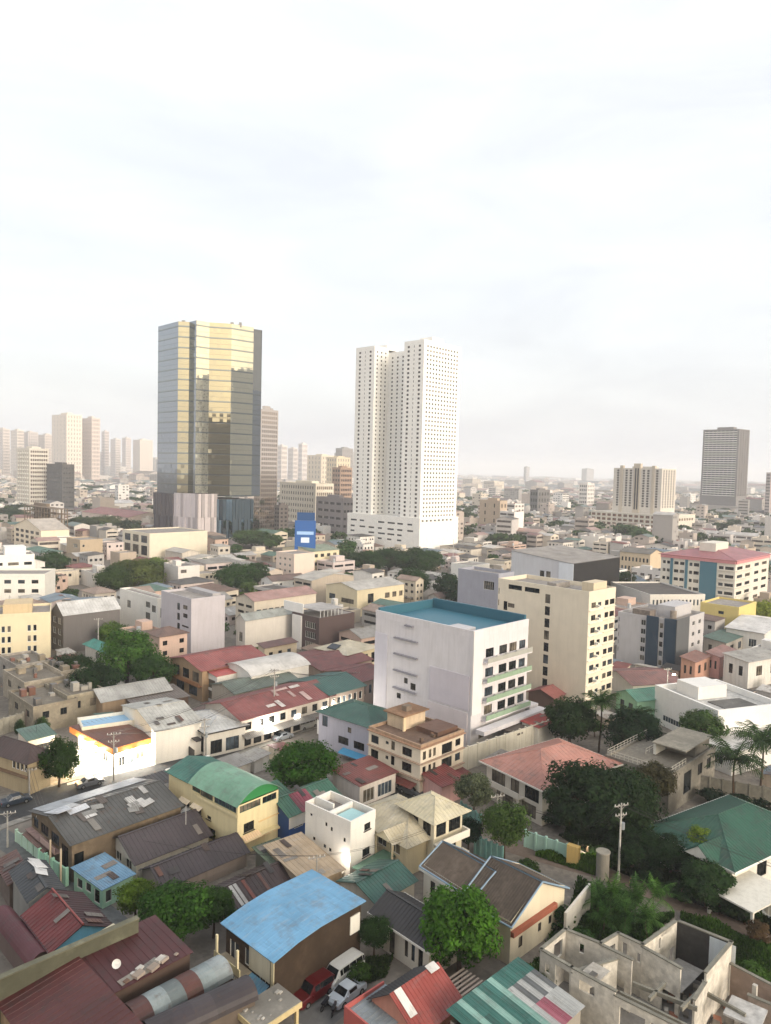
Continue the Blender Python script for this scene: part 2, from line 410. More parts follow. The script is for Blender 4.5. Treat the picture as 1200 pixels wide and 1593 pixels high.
    def flat(s, mat, ph=0.7, pt=0.22, pmat=None, coping=None):
        """flat roof with a parapet that ends at h"""
        mb = MB(); W, L, h = s.W, s.L, s.h; e = 0.003
        mb.box(pt, W-pt, pt, L-pt, h-ph-0.25, h-ph); s.roof = mb.build('roof', mat, s.o)
        m2 = MB()
        for a in ((-e-.03, W+e+.03, -e-.03, pt), (-e-.03, W+e+.03, L-pt, L+e+.03), (-e-.03, pt, pt, L-pt), (W-pt, W+e+.03, pt, L-pt)): m2.box(a[0], a[1], a[2], a[3], h-ph-0.12, h+0.05)
        m2.build('parapet', pmat or s._wm, s.o); return s
    def gable(s, ax, rise, mat, o=0.5, sp=0.55, skew=0.5, trim=None):
        W, L, h = s.W, s.L, s.h; mb = MB(); k = rise/((L if ax == 'x' else W)*0.5); dz = k*o
        if ax == 'x':
            y = L*skew; r = h+rise
            ribplane(mb, [(-o, -o, h-dz), (W+o, -o, h-dz), (W+o, y, r), (-o, y, r)], sp=sp); ribplane(mb, [(-o, L+o, h-dz), (W+o, L+o, h-dz), (W+o, y, r), (-o, y, r)], sp=sp)
            mb.box(-o, W+o, y-0.16, y+0.16, r-0.03, r+0.05)
            tri = [[(0, 0, h), (0, L, h), (0, y, r-0.1)], [(W, 0, h), (W, L, h), (W, y, r-0.1)]]
        else:
            x = W*skew; r = h+rise
            ribplane(mb, [(-o, -o, h-dz), (-o, L+o, h-dz), (x, L+o, r), (x, -o, r)], sp=sp); ribplane(mb, [(W+o, -o, h-dz), (W+o, L+o, h-dz), (x, L+o, r), (x, -o, r)], sp=sp)
            mb.box(x-0.16, x+0.16, -o, L+o, r-0.03, r+0.05)
            tri = [[(0, 0, h), (W, 0, h), (x, 0, r-0.1)], [(0, L, h), (W, L, h), (x, L, r-0.1)]]
        s.top['tri'] = tri; s.roof = mb.build('roof', mat, s.o)
        if trim: s.fascia(trim, o, dz)
        return s
    def fascia(s, mat, o, dz, t=0.25):
        W, L, h = s.W, s.L, s.h; m = MB(); a = o+0.01; z1 = h-dz+0.02; z0 = z1-t
        m.box(-a-.06, -a, -a-.06, L+a+.06, z0, z1); m.box(-a, W+a, -a-.06, -a, z0, z1); m.box(W+a, W+a+.06, -a-.06, L+a+.06, z0, z1); m.box(-a, W+a, L+a, L+a+.06, z0, z1)
        m.build('fascia', mat, s.o)
    def hip(s, rise, mat, o=0.6, sp=0.55, trim=None):
        W, L, h = s.W, s.L, s.h; mb = MB(); i = min(W, L)/2; r = h+rise; dz = rise/i*o
        A, B, C, E = (-o, -o, h-dz), (W+o, -o, h-dz), (W+o, L+o, h-dz), (-o, L+o, h-dz)
        if W >= L: p, q = (i, L/2, r), (W-i+1e-3, L/2, r); ribplane(mb, [A, B, q, p], sp=sp); ribplane(mb, [E, C, q, p], sp=sp); ribplane(mb, [A, E, p], sp=sp); ribplane(mb, [B, C, q], sp=sp)
        else: p, q = (W/2, i, r), (W/2, L-i+1e-3, r); ribplane(mb, [A, E, q, p], sp=sp); ribplane(mb, [B, C, q, p], sp=sp); ribplane(mb, [A, B, p], sp=sp); ribplane(mb, [E, C, q], sp=sp)
        for a, b in ((A, p), (B, q if W >= L else p), (C, q), (E, p if W >= L else q), (p, q)): mb.tube(a, b, 0.09, n=5)
        s.roof = mb.build('roof', mat, s.o)
        if trim: s.fascia(trim, o, dz)
        return s
    def shed(s, d, rise, mat, o=0.4, sp=0.55, trim=None):
        """mono-pitch: d = side that is high ('L','R','A','B'); eaves at h"""
        W, L, h = s.W, s.L, s.h; mb = MB()
        z = {'L': lambda x, y: h+rise*(1-x/W), 'A': lambda x, y: h+rise*x/W, 'R': lambda x, y: h+rise*(1-y/L), 'B': lambda x, y: h+rise*y/L}[d]
        q = [(-o, -o), (W+o, -o), (W+o, L+o), (-o, L+o)]; st = {'L': 1, 'A': 3, 'R': 2, 'B': 0}[d]; q = q[st:]+q[:st]
        ribplane(mb, [(x, y, z(x, y)+0.06) for x, y in q], sp=sp)
        c = [(0, 0), (W, 0), (W, L), (0, L)]; tri = []
        for i in range(4):
            a, b = c[i], c[(i+1) % 4]; za, zb = z(*a), z(*b)
            if za > h+1e-3 or zb > h+1e-3: tri.append([(*a, h), (*b, h)]+([(*b, zb)] if zb > h+1e-3 else [])+([(*a, za)] if za > h+1e-3 else []))
        s.top['tri'] = tri; s.roof = mb.build('roof', mat, s.o); return s
    def vault(s, ax, rise, mat, o=0.3, n=12, end=None):
        """barrel roof, axis x or y"""
        W, L, h = s.W, s.L, s.h; sp = (W if ax == 'y' else L)+2*o; ln = (L if ax == 'y' else W); pr = []
        for i in range(n+1): t = i/n; pr.append((-o+sp*t, h+rise*math.sin(PI*t)**0.8 if rise else h))
        def pt(a, b, z): return (a, b, z) if ax == 'y' else (b, a, z)
        mb = MB()
        for i in range(n):
            (a0, z0), (a1, z1) = pr[i], pr[i+1]
            ribplane(mb, [pt(a0, -o, z0), pt(a1, -o, z1), pt(a1, ln+o, z1), pt(a0, ln+o, z0)], sp=0, th=0.06)
        s.roof = mb.build('roof', mat, s.o); m2 = MB()
        for b in (0.02, ln-0.02):
            m2.poly([pt(min(max(a, 0), sp-2*o), b, z-0.05) for a, z in pr])
        m2.build('gable_wall', end or s._wm, s.o); return s
    def slab(s, f, z, out, th=0.15, a0=0.0, a1=1.0, mat=None, name='ledge'):
        n = s.flen(f); m = MB(); x0, x1 = a0*n, a1*n
        if f == 'L': m.box(-out, 0.004, x0, x1, z, z+th)
        elif f == 'R': m.box(x0, x1, -out, 0.004, z, z+th)
        elif f == 'A': m.box(s.W-.004, s.W+out, x0, x1, z, z+th)
        return m.build(name, mat or s._wm, s.o)
    def awning(s, f, a0, a1, z, out, drop, mat):
        n = s.flen(f); m = MB(); x0, x1 = a0*n, a1*n
        def q(a, d, zz): return s.pt(f, a, zz, -d)
        ribplane(m, [q(x0, out, z-drop), q(x1, out, z-drop), q(x1, 0.0, z), q(x0, 0.0, z)], sp=0.4, th=0.04)
        return m.build('awning', mat, s.o)
    def aircon(s, f, a, z):
        n = s.flen(f); m = MB(); m.box(-0.4, 0.4, -0.55, 0, -0.28, 0.28, 0)
        m.tube((-0.1, -0.555, 0), (-0.1, -0.565, 0), 0.22, n=10, m=1)
        me = _wm.get('ac')
        if me is None: me = m.mesh('air_conditioner', [WHT, DRK]); _wm['ac'] = me
        return link('air_conditioner', me, s.o, s.pt(f, a*n, z, 0.0), (0, 0, s.frot(f)))
def wg(a0, a1, n, fa, z0, z1, m, fz):
    """n x m grid of window rects in fractions, fa / fz = filled share"""
    r = []; da = (a1-a0)/n; dz = (z1-z0)/m
    for i in range(n):
        for j in range(m): r.append((a0+da*(i+(1-fa)/2), a0+da*(i+(1+fa)/2), z0+dz*(j+(1-fz)/2), z0+dz*(j+(1+fz)/2)))
    return r
DBG = []
def B(name, label, cat, N, L, R, h, wall, roof, wl=(), wr=(), kind='win', stuff=False, frame=None, ang=None, group=None, deep=0.16, world=None, wa=(), occ=True, trim=None):
    """one-call building; roof = (type, ...)"""
    b = Bld(name, label, cat, N, L, R, h, ang, group, world, occ); b._wm = wall; b.deep = deep
    if frame: b.frame = frame
    DBG.append('%-22s W %.1f L %.1f ang %.0f at %.0f,%.0f  %s' % (name, b.W, b.L, math.degrees(b.ang), b.n[0], b.n[1], label[:34]))
    if wl: b.win('L', wl, kind, stuff=stuff)
    if wr: b.win('R', wr, kind, stuff=stuff)
    if wa: b.win('A', wa, kind, stuff=stuff)
    t = roof[0]
    if t == 'flat': b.flat(roof[1], *(roof[2:] or ()))
    elif t == 'gable': b.gable(roof[1], roof[2], roof[3], *(roof[4:] or ()), trim=trim)
    elif t == 'hip': b.hip(roof[1], roof[2], *(roof[3:] or ()), trim=trim)
    elif t == 'shed': b.shed(roof[1], roof[2], roof[3], *(roof[4:] or ()))
    elif t == 'vault': b.vault(roof[1], roof[2], roof[3], *(roof[4:] or ()))
    b.walls(wall)
    if world is None and 'sheets' in globals() and b.n[1] < 150 and t in ('gable', 'shed'):      # repairs and loose sheets on near roofs
        zf = zgable(b, roof[1], roof[2]) if t == 'gable' else zshed(b, roof[1], roof[2])
        sheets(b, 3+int(b.W*b.L/30), ['#6d655e', '#8a8178', '#5a4a42', '#7a5446', '#4c4848', '#9b958c'], zf=zf, seed=int(abs(b.n[0]*10))+3, size=(.75, 1.7), rz=.05)
    return b
# ================================================================ THE SETTING
def strip(name, pts, width, z, mat, mark=True, kind='structure'):
    """ribbon along a polyline of ground points"""
    p = [np.array(q[:2], float) for q in pts]; l = []; r = []
    for i in range(len(p)):
        a = p[max(0, i-1)]; b = p[min(len(p)-1, i+1)]; d = (b-a)/np.linalg.norm(b-a); n = np.array([-d[1], d[0]])
        l.append(p[i]+n*width/2); r.append(p[i]-n*width/2)
    mb = MB()
    for i in range(len(p)-1): mb.poly([(*r[i], z), (*r[i+1], z), (*l[i+1], z), (*l[i], z)])
    o = mb.build(name, mat); tag(o, kind=kind)
    if mark: occ_line([tuple(q) for q in p], width/2+0.4)
    return o, l, r
def smooth(pts, n=6):
    out = []; p = [np.array(q[:2], float) for q in pts]; p = [2*p[0]-p[1]]+p+[2*p[-1]-p[-2]]
    for i in range(1, len(p)-2):
        for k in range(n):
            t = k/n; out.append(0.5*((2*p[i])+(-p[i-1]+p[i+1])*t+(2*p[i-1]-5*p[i]+4*p[i+1]-p[i+2])*t*t+(-p[i-1]+3*p[i]-3*p[i+1]+p[i+2])*t**3))
    out.append(p[-2]); return out
GROUND = concrete('#8d857b', 0.35); ASPH = concrete('#4a4b4c', 0.3); PAVE = concrete('#98948c', 0.3); DIRT = concrete('#7d6a5a', 0.4)
mb = MB(); mb.poly([(-14000, -3000, 0), (14000, -3000, 0), (14000, 16000, 0), (-14000, 16000, 0)]); tag(mb.build('ground', GROUND), kind='structure')
main_pts = smooth([P(-130, 1325), P(-20, 1272), P(110, 1233), P(260, 1190), P(370, 1155), P(450, 1128), P(520, 1098), P(575, 1066), P(640, 1020), P(700, 985)])
strip('road', main_pts, 8.0, 0.008, ASPH)
def kerb(pts, off, w, name='pavement'):
    p = [np.array(q[:2], float) for q in pts]; mb = MB(); rows = []
    for i in range(len(p)):
        a = p[max(0, i-1)]; b = p[min(len(p)-1, i+1)]; d = (b-a)/np.linalg.norm(b-a); n = np.array([-d[1], d[0]])
        s = 1 if off > 0 else -1; rows.append((p[i]+n*off, p[i]+n*(off+s*w)))
    for (a, b), (c, d) in zip(rows, rows[1:]):
        z = 0.13; mb.poly([(*a, z), (*c, z), (*d, z), (*b, z)]); mb.poly([(*a, 0), (*c, 0), (*c, z), (*a, z)]); mb.poly([(*b, 0), (*d, 0), (*d, z), (*b, z)])
    tag(mb.build(name, PAVE), kind='structure'); occ_line([tuple((a+b)/2) for a, b in rows], w/2)
kerb(main_pts, 4.02, 1.6); kerb(main_pts, -4.02, 1.4)
alley_pts = smooth([P(-20, 1288), P(45, 1332), P(100, 1377), P(150, 1415), P(205, 1462)]); strip('road', alley_pts, 3.4, 0.012, concrete('#6f7170', 0.3))
lane_pts = smooth([P(770, 1310), P(860, 1338), P(945, 1362), P(1010, 1387), P(1075, 1413), P(1150, 1443), P(1260, 1490)]); strip('path', lane_pts, 3.2, 0.012, concrete('#86766a', 0.35))
yard = [P(455, 1585), P(470, 1530), P(520, 1480), P(590, 1500), P(560, 1560), P(500, 1610)]
mb = MB(); mb.poly([(q[0], q[1], 0.016) for q in yard]); tag(mb.build('yard_pavement', concrete('#7c7b78', 0.35)), kind='structure')
st2 = smooth([P(1020, 1125), P(960, 1150), P(900, 1165)]); strip('road', smooth([P(1000, 1098), P(1060, 1118), P(1150, 1150), P(1260, 1185)]), 7.0, 0.02, ASPH)
strip('road', smooth([P(560, 1190), P(590, 1215), P(640, 1240), P(700, 1262)]), 4.0, 0.02, ASPH)

# ================================================================ TOWERS
def X(u, y):            # world x of photo column u at depth y, on the horizon
    q = D(u, 731+(u-600)*0.0245, y); return float(q[0])
def Zv(u, v, y): return float(D(u, v, y)[2])
class Plan:
    """extruded plan made of edges with recessed openings"""
    def __init__(s): s.w = MB(); s.g = MB(); s.n = 0
    def edge(s, p, q, z0, z1, holes=(), dp=0.25, flip=False):
        p = np.array(p, float); q = np.array(q, float); n = np.linalg.norm(q-p); d = (q-p)/n; nin = np.array([-d[1], d[0]])*(-1 if flip else 1)
        def pt(a, z, k=0.0): r = p+d*a+nin*k; return (r[0], r[1], z)
        xs = {0.0, n}; zs = {z0, z1}
        for a, b, c, e in holes: xs |= {a, b}; zs |= {c, e}
        xs = sorted(xs); zs = sorted(zs); xi = {x: i for i, x in enumerate(xs)}; zi = {z: i for i, z in enumerate(zs)}
        arr = np.zeros((len(xs), len(zs)), bool)
        for a, b, c, e in holes: arr[xi[a]:xi[b], zi[c]:zi[e]] = True
        for j in range(len(zs)-1):
            i = 0
            while i < len(xs)-1:
                if arr[i, j]: i += 1; continue
                k = i
                while k+1 < len(xs)-1 and not arr[k+1, j]: k += 1
                s.w.poly([pt(xs[i], zs[j]), pt(xs[k+1], zs[j]), pt(xs[k+1], zs[j+1]), pt(xs[i], zs[j+1])]); i = k+1
        for a, b, c, e in holes:
            s.w.poly([pt(a, c), pt(b, c), pt(b, c, dp), pt(a, c, dp)]); s.w.poly([pt(a, e), pt(b, e), pt(b, e, dp), pt(a, e, dp)])
            s.w.poly([pt(a, c), pt(a, e), pt(a, e, dp), pt(a, c, dp)]); s.w.poly([pt(b, c), pt(b, e), pt(b, e, dp), pt(b, c, dp)])
            s.g.poly([pt(a, c, dp-.01), pt(b, c, dp-.01), pt(b, e, dp-.01), pt(a, e, dp-.01)]); s.n += 1
def gridm(n, cols, z0, z1, rows, fh=0.5, zlow=0.28):
    """openings in metres: cols = list of (centre fraction, width m)"""
    r = []; dz = (z1-z0)/rows
    for c, w_ in cols:
        for j in range(rows): r.append((c*n-w_/2, c*n+w_/2, z0+dz*(j+zlow), z0+dz*(j+zlow+fh)))
    return r
def rot(a): return np.array([math.cos(a), math.sin(a)]), np.array([-math.sin(a), math.cos(a)])

# ---- white residential twin-wing tower
def white_tower():
    y0 = 478.0; n = np.array([X(655, y0), y0]); ex, ey = rot(rad(47))
    t = thing('residential_tower', 'tallest white residential tower with two slab wings on a white podium', 'tower', (n[0], n[1], 0), rad(47))
    mpx = y0/F; zt2 = Zv(640, 527, y0); zt1 = Zv(560, 535, y0+25); zp = Zv(632, 806, y0)
    W = 63*mpx/0.68; La, Lc, Lb = 18.0, 27.0, 17.0; cd_ = 14.0; rows = 40
    L = La+Lc+Lb
    pl = Plan(); fl = (zt2-2.5-zp)/rows
    def cols(k, w_, m=0.06): return [(m+(1-2*m)*(i+0.5)/k, w_) for i in range(k)]
    pl.edge((0, Lb), (0, 0), zp, zt2, gridm(Lb, [(0.22, 2.0), (0.5, 0.7), (0.78, 2.0)], zp, zt2-2.5, rows), flip=False)
    pl.edge((0, 0), (W, 0), zp, zt2, gridm(W, cols(11, 1.5), zp, zt2-2.5, rows, 0.42))
    pl.edge((W, 0), (W, L), zp, zt2, ())
    pl.edge((cd_, Lb), (0, Lb), zp, zt2, gridm(cd_, cols(3, 1.1), zp, zt2-2.5, rows, 0.42))
    pl.edge((cd_, Lb+Lc), (cd_, Lb), zp, zt2-3, gridm(Lc, cols(5, 1.5, .05), zp, zt2-5.5, rows, 0.46))
    pl.edge((0, Lb+Lc), (cd_, Lb+Lc), zp, zt1, gridm(cd_, cols(3, 1.3), zp, zt1-2.5, rows, 0.44))
    pl.edge((0, L), (0, Lb+Lc), zp, zt1, gridm(La, [(0.22, 2.0), (0.5, 0.7), (0.78, 2.0)], zp, zt1-2.5, rows))
    pl.edge((W, L), (0, L), zp, zt1, ())
    for (x0, x1, a, b, z) in ((0.02, W-.02, 0.02, Lb-.02, zt2-1.2), (cd_+.02, W-.02, Lb-.02, Lb+Lc+.02, zt2-3.6), (0.02, W-.02, Lb+Lc+.02, L-.02, zt1-1.2)):
        pl.w.poly([(x0, a, z), (x1, a, z), (x1, b, z), (x0, b, z)])
    wm = paint('#efece6', 0.06)
    pl.w.build('wall', wm, t); tag(pl.g.build('window_panes', glass('#3a3634', 0.12), t), kind='stuff')
    m = MB(); m.box(W*0.3, W*0.6, 3, Lb-3, zt2-1.3, zt2+3.5); m.box(W*.4, W*.7, Lb+Lc+3, L-3, zt1-1.3, zt1+3); m.build('roof_plant', wm, t)
    # podium with strip openings
    pd = Plan(); e = 1.2; xa, xb, ya, yb = -e, W+e, -e, L+4
    hl = []
    for j, z in enumerate((0.30, 0.45, 0.60, 0.78)):
        for i in range(7):
            a = ya+3+i*(yb-ya-5)/7; w_ = (yb-ya-5)/7*rnd.uniform(0.45, 0.8)
            if rnd.random() < 0.8: hl.append((a-ya, a-ya+w_, zp*z, zp*(z+0.05)))
    pd.edge((xa, yb), (xa, ya), 0, zp, hl, 0.5); pd.edge((xa, ya), (xb, ya), 0, zp, [(i*4.2+2, i*4.2+4, zp*0.90, zp*0.95) for i in range(int((xb-xa)/4.3)-1)], 0.4)
    pd.edge((xb, ya), (xb, yb), 0, zp); pd.edge((xb, yb), (xa, yb), 0, zp)
    pd.w.poly([(xa, ya, zp-.05), (xb, ya, zp-.05), (xb, yb, zp-.05), (xa, yb, zp-.05)])
    pd.w.build('podium', paint('#ebe8e2', 0.12), t); tag(pd.g.build('podium_openings', glass('#2a2a2c', 0.3), t), kind='stuff')
    m = MB(); z = zp+0.9
    occ_rect(*(n+ex*xa+ey*ya), rad(47), xb-xa, yb-ya)
white_tower()

# ---- faceted glass office tower
def glass_tower():
    y0 = 540.0; n = np.array([X(304, y0), y0]); mpx = y0/F; zt = Zv(308, 498, y0); zp = Zv(290, 771, y0+6)
    t = thing('office_tower', 'faceted mirror-glass office tower reflecting yellow sky above a pleated podium', 'tower', (n[0], n[1], 0), 0)
    aL, aR = rad(134), rad(42)
    dL = np.array([math.cos(aL), math.sin(aL)]); dR = np.array([math.cos(aR), math.sin(aR)])
    c1 = np.array([math.cos(rad(12)), math.sin(rad(12))])
    q = [np.zeros(2)]
    def run(p, d, u):            # follow d from p until photo column u
        t_ = X(u, y0)/y0; P0 = n+p; return p+d*float((t_*P0[1]-P0[0])/(d[0]-t_*d[1]))
    a = run(q[0], dL, 293); b = run(a, -c1, 276); c = run(b, dL, 245)          # towards the left
    r1 = run(q[0], dR, 324); r2 = run(r1, c1, 358); r3 = run(r2, dR, 392); r4 = r3+dL*4+dR*1.0; r5 = run(r4, dR, 405)
    far = c+dR*34; far2 = r5+dL*36
    ring = [c, b, a, q[0], r1, r2, r3, r4, r5, far2, far]
    mats = [mirror_glass('#959ba2', 'grey_reflection_tint'), plain('#4c5052', 0.4), mirror_glass('#8a908f', 'tower_spandrel_glass'), mirror_glass('#b8b096', 'gold_reflection_tint'), mirror_glass('#c6c3b2', 'cream_reflection_tint')]; facet = {0: 0, 1: 3, 2: 0, 3: 4, 4: 3, 5: 4, 6: 0}  # facet tints put the grey, gold and cream sky reflections into the colour
    zb = zt-46
    rows = 33; fl = (zt-zp)/rows; pan = MB(); mul = MB(); r_ = random.Random(3)
    for i in range(len(ring)-1):
        p, s = ring[i], ring[i+1]; ln = np.linalg.norm(s-p); d = (s-p)/ln; nn = np.array([d[1], -d[0]]); k = max(1, int(ln/2.4)); top = zt-(46 if i == 7 else 0)
        for j in range(rows):
            z0, z1 = zp+fl*j, zp+fl*(j+1)
            if z1 > top+0.1: break
            for x in range(k):
                A = p+d*ln*x/k; B_ = p+d*ln*(x+1)/k; g = 0.02
                t0, t1, t2 = (r_.gauss(0, 0.011) for _ in range(3))
                zs = z0+fl*0.26
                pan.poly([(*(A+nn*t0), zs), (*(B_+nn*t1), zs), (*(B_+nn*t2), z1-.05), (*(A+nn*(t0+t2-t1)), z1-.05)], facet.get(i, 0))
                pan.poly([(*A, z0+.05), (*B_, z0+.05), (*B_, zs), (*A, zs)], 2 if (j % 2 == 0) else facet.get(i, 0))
        for j in range(0, rows+1, 2):
            z = zp+fl*j
            if z > top: break
            m_ = (p+s)/2+nn*0.04; mul.obox((*m_, z), (*(d*ln/2), 0), (*(nn*0.10), 0), (0, 0, 0.10))
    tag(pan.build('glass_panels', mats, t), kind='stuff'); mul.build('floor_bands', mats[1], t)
    m = MB(); m.poly([(*v, zt-1.5) for v in ring]); 
    for i in range(len(ring)):       # backing just behind the panels and a roof parapet
        p, s = ring[i], ring[(i+1) % len(ring)]; d = (s-p)/np.linalg.norm(s-p); nn = np.array([-d[1], d[0]])*0.25
        m.poly([(*(p+nn), zp), (*(s+nn), zp), (*(s+nn), zt-0.2), (*(p+nn), zt-0.2)])
    m.build('core', plain('#565a5c', 0.6), t)
    m = MB()
    for k in range(14): e = ring[3]*0+np.array([-14+k*3.2, 14+rnd.uniform(-3, 6)]); m.box(e[0], e[0]+rnd.uniform(1, 3), e[1], e[1]+2, zt-1.5, zt+rnd.uniform(.6, 2.2))
    m.build('roof_plant', plain('#8e8a85', 0.6), t)
    # pleated podium: dark, pale, dark glass stretches
    pr = [c+(-dR)*1.0+dL*3, b+(-dR)*1.2-c1*1.0, q[0]-dR*0.8-dL*6.0, q[0]+dR*14-dL*7, r2-dL*4-dR*8, r3-dL*2.5]
    def pleat(name, p, s, z1, hx, step, seed, gl=None):
        rr = random.Random(seed); mb = MB(); ln = np.linalg.norm(s-p); d = (s-p)/ln; nn = np.array([d[1], -d[0]]); k = int(ln/step)
        for x in range(k):
            for (za, zb_) in ((0, z1*0.48), (z1*0.48, z1)):
                A = p+d*ln*x/k; Bq = p+d*ln*(x+1)/k; dep = rr.uniform(0.05, 0.9)
                mid = (A+Bq)/2; ma = 0 if rr.random() < 0.7 else 1
                mb.obox((*(mid+nn*(dep/2-0.3)), (za+zb_)/2), (*(d*ln/k*0.46), 0), (*(nn*(dep/2+0.3)), 0), (0, 0, (zb_-za)/2-.01), ma)
        mb.build(name, [paint(hx, 0.1), gl or paint('#%02x%02x%02x' % tuple(max(0, int(int(hx[i:i+2], 16)*0.82)) for i in (1, 3, 5)), 0.1)], t)
        bk = MB(); bk.poly([(*(p-nn*.3), 0), (*(s-nn*.3), 0), (*(s-nn*.3), z1), (*(p-nn*.3), z1)]); bk.build('podium_backing', plain('#2c2d30', 0.4), t)
    zq = zp+1.0
    pleat('podium', pr[0], pr[1], zq, '#5b5558', 2.0, 1)
    pleat('podium', pr[1], pr[2], zq+1, '#b5aeb2', 2.2, 2); pleat('podium', pr[2], pr[3], zq+1, '#bdb4b4', 2.4, 4)
    pleat('podium', pr[3], pr[4], zq-3, '#2d3a44', 2.6, 5, mirror_glass('#7f9db0', 'podium_glass'))
    pleat('podium', pr[4], pr[5], zq-3, '#33424c', 2.6, 6, mirror_glass('#8fa9ba', 'podium_glass_pale'))
    m = MB(); m.poly([(*pr[i], zq-3.2) for i in range(6)]+[(*(pr[5]+dL*40), zq-3.2), (*(pr[0]+dR*36), zq-3.2)]); m.build('podium_roof', concrete('#9b9792'), t)
    for k in range(20): occ_rect(n[0]+c[0]+k*4, n[1]-15, 0, 4, 70)
glass_tower()

# ---- lower companion tower beside it, far right towers, blocks
def slabtower(name, label, u0, un, u1, vt, y0, ang, wall, colsL, colsR, rows, vb=None, ww=1.6, wwr=None, fh=0.5, pane=None, zlow=.28, base=0.0, crown=True, balc=None, cat='tower', group=None, dp=0.25):
    """tower whose left, near and right edges stand at photo columns u0, un, u1"""
    mpx = y0/F; zt = Zv(un, vt, y0); n = np.array([X(un, y0), y0]); sA, cA = math.sin(rad(ang)), math.cos(rad(ang)); t0, t1 = X(u0, y0)/y0, X(u1, y0)/y0; L = (n[0]-t0*y0)/(sA+t0*cA); W = (t1*y0-n[0])/(cA-t1*sA)
    t = thing(name, label, cat, (n[0], n[1], 0), rad(ang), group); pl = Plan()
    def cols(k, w_): return [(0.05+0.9*(i+0.5)/k, w_) for i in range(k)] if k else []
    ww = min(ww, 0.9*L/max(colsL, 1)*0.75) if colsL else ww; wr_ = min(wwr or ww, 0.9*W/max(colsR, 1)*0.75) if colsR else ww
    pl.edge((0, L), (0, 0), 0, zt, gridm(L, cols(colsL, ww), base+2, zt-1.5, rows, fh, zlow), dp); pl.edge((0, 0), (W, 0), 0, zt, gridm(W, cols(colsR, wr_), base+2, zt-1.5, rows, fh, zlow), dp)
    pl.edge((W, 0), (W, L), 0, zt); pl.edge((W, L), (0, L), 0, zt); pl.w.poly([(0, 0, zt-.8), (W, 0, zt-.8), (W, L, zt-.8), (0, L, zt-.8)])
    pl.w.build('wall', wall, t)
    if pl.n: tag(pl.g.build('window_panes', pane or glass('#30302f', 0.15), t), kind='stuff')
    if crown:
        m = MB(); m.box(W*.3, W*.62, L*.25, L*.7, zt-.85, zt+max(1.8, zt*0.03)); m.box(W*.65, W*.8, L*.3, L*.6, zt-.85, zt+1.6); m.build('roof_plant', wall, t)
    if balc:
        m = MB(); dz = (zt-1.5-base-2)/rows
        for j in range(rows):
            z = base+2+dz*j
            for k in range(colsL):
                c = L*(0.05+0.9*(k+0.5)/colsL); m.box(-0.9, -0.004, c-ww*.62, c+ww*.62, z, z+dz*.34)
        tag(m.build('balconies', balc, t), kind='stuff')
    occ_rect(n[0], n[1], rad(ang), W, L); return t, W, L, zt
slabtower('office_tower', 'shorter pinkish glass tower standing just right of the mirror-glass one', 396, 405, 432, 636, 610, 50, mirror_glass('#d6cabf', 'rosy_glass'), 3, 8, 26, ww=2.6, wwr=2.9, fh=.62, pane=mirror_glass('#b0a397', 'rosy_glass_dark'))
# right residential tower with balconies
def right_tower():
    y0 = 1109; t, W, L, zt = slabtower('residential_tower', 'dark-striped residential tower with rows of balconies, far right of the skyline', 1091, 1147, 1163, 667, y0, 40, paint('#7d7876', .1), 8, 4, 30, ww=6.2, fh=.62, pane=glass('#1e1b1b', .3), balc=paint('#e6e2dc', .05), base=25, zlow=.3, dp=1.0)
    m = MB(); m.box(-10, W+18, -10, L+10, 0, Zv(1120, 787, y0)); m.build('podium', paint('#b4aba2', .2), t)
right_tower()
def cream_tower():
    y0 = 690; t, W, L, zt = slabtower('residential_tower', 'cream mid-rise apartment tower with dark vertical window bands on a long podium', 955, 1030, 1052, 729, y0, 42, paint('#cdc6bc', .12), 10, 5, 15, ww=2.4, fh=.72, pane=glass('#3b3330', .3), base=22)
    m = MB()
    m.box(-0.6, 3, L*.43, L*.57, 0, zt+4.5); m.box(-.5, 3, L*.14, L*.2, 0, zt+2.5); m.box(-.5, 3, L*.8, L*.86, 0, zt+2.5); m.build('stair_core', paint('#bfb3a2', .1), t)
    m = MB(); m.box(-0.75, -0.61, L*.46, L*.49, 22, zt); m.box(-.75, -.61, L*.51, L*.54, 22, zt); m.build('core_recess', glass('#2f2a28', .4), t)
    pz = Zv(1030, 800, y0); pd = Plan(); a, b = -14.0, L+16.0; hl = []
    for j in range(4):
        for i in range(14): q = (b-a)/14; hl.append((i*q+.6, i*q+q-1.0, pz*(.12+.22*j), pz*(.12+.22*j+.13)))
    pd.edge((-12, b), (-12, a), 0, pz, hl, .6); pd.edge((-12, a), (W+14, a), 0, pz, [(i*5+1, i*5+4, pz*.7, pz*.82) for i in range(int((W+24)/5))], .5); pd.edge((W+14, a), (W+14, b), 0, pz); pd.edge((W+14, b), (-12, b), 0, pz)
    pd.w.poly([(-12, a, pz-.4), (W+14, a, pz-.4), (W+14, b, pz-.4), (-12, b, pz-.4)])
    pd.w.build('podium', paint('#d2cabc', .15), t); tag(pd.g.build('podium_openings', glass('#6a4a35', .5), t), kind='stuff')
cream_tower()
slabtower('residential_tower', 'grey tower slice cut by the right edge of the view', 1192, 1199, 1215, 735, 1000, 45, paint('#a69c99', .1), 3, 4, 14, ww=2)
slabtower('apartment_building', 'white slab apartment block with stacked balconies, far left behind the gable house', 26, 46, 76, 697, 760, 50, paint('#d9d2c6', .1), 5, 8, 15, ww=2.4, wwr=3.2, fh=.5, pane=glass('#5c4f48', .3), balc=paint('#e4dfd5', .05), dp=.7)
slabtower('office_building', 'grey concrete office block beside the white slab apartments', 73, 97, 116, 722, 740, 50, concrete('#7d7a78', .3), 6, 4, 10, ww=3, fh=.35, pane=glass('#484a4c', .3))
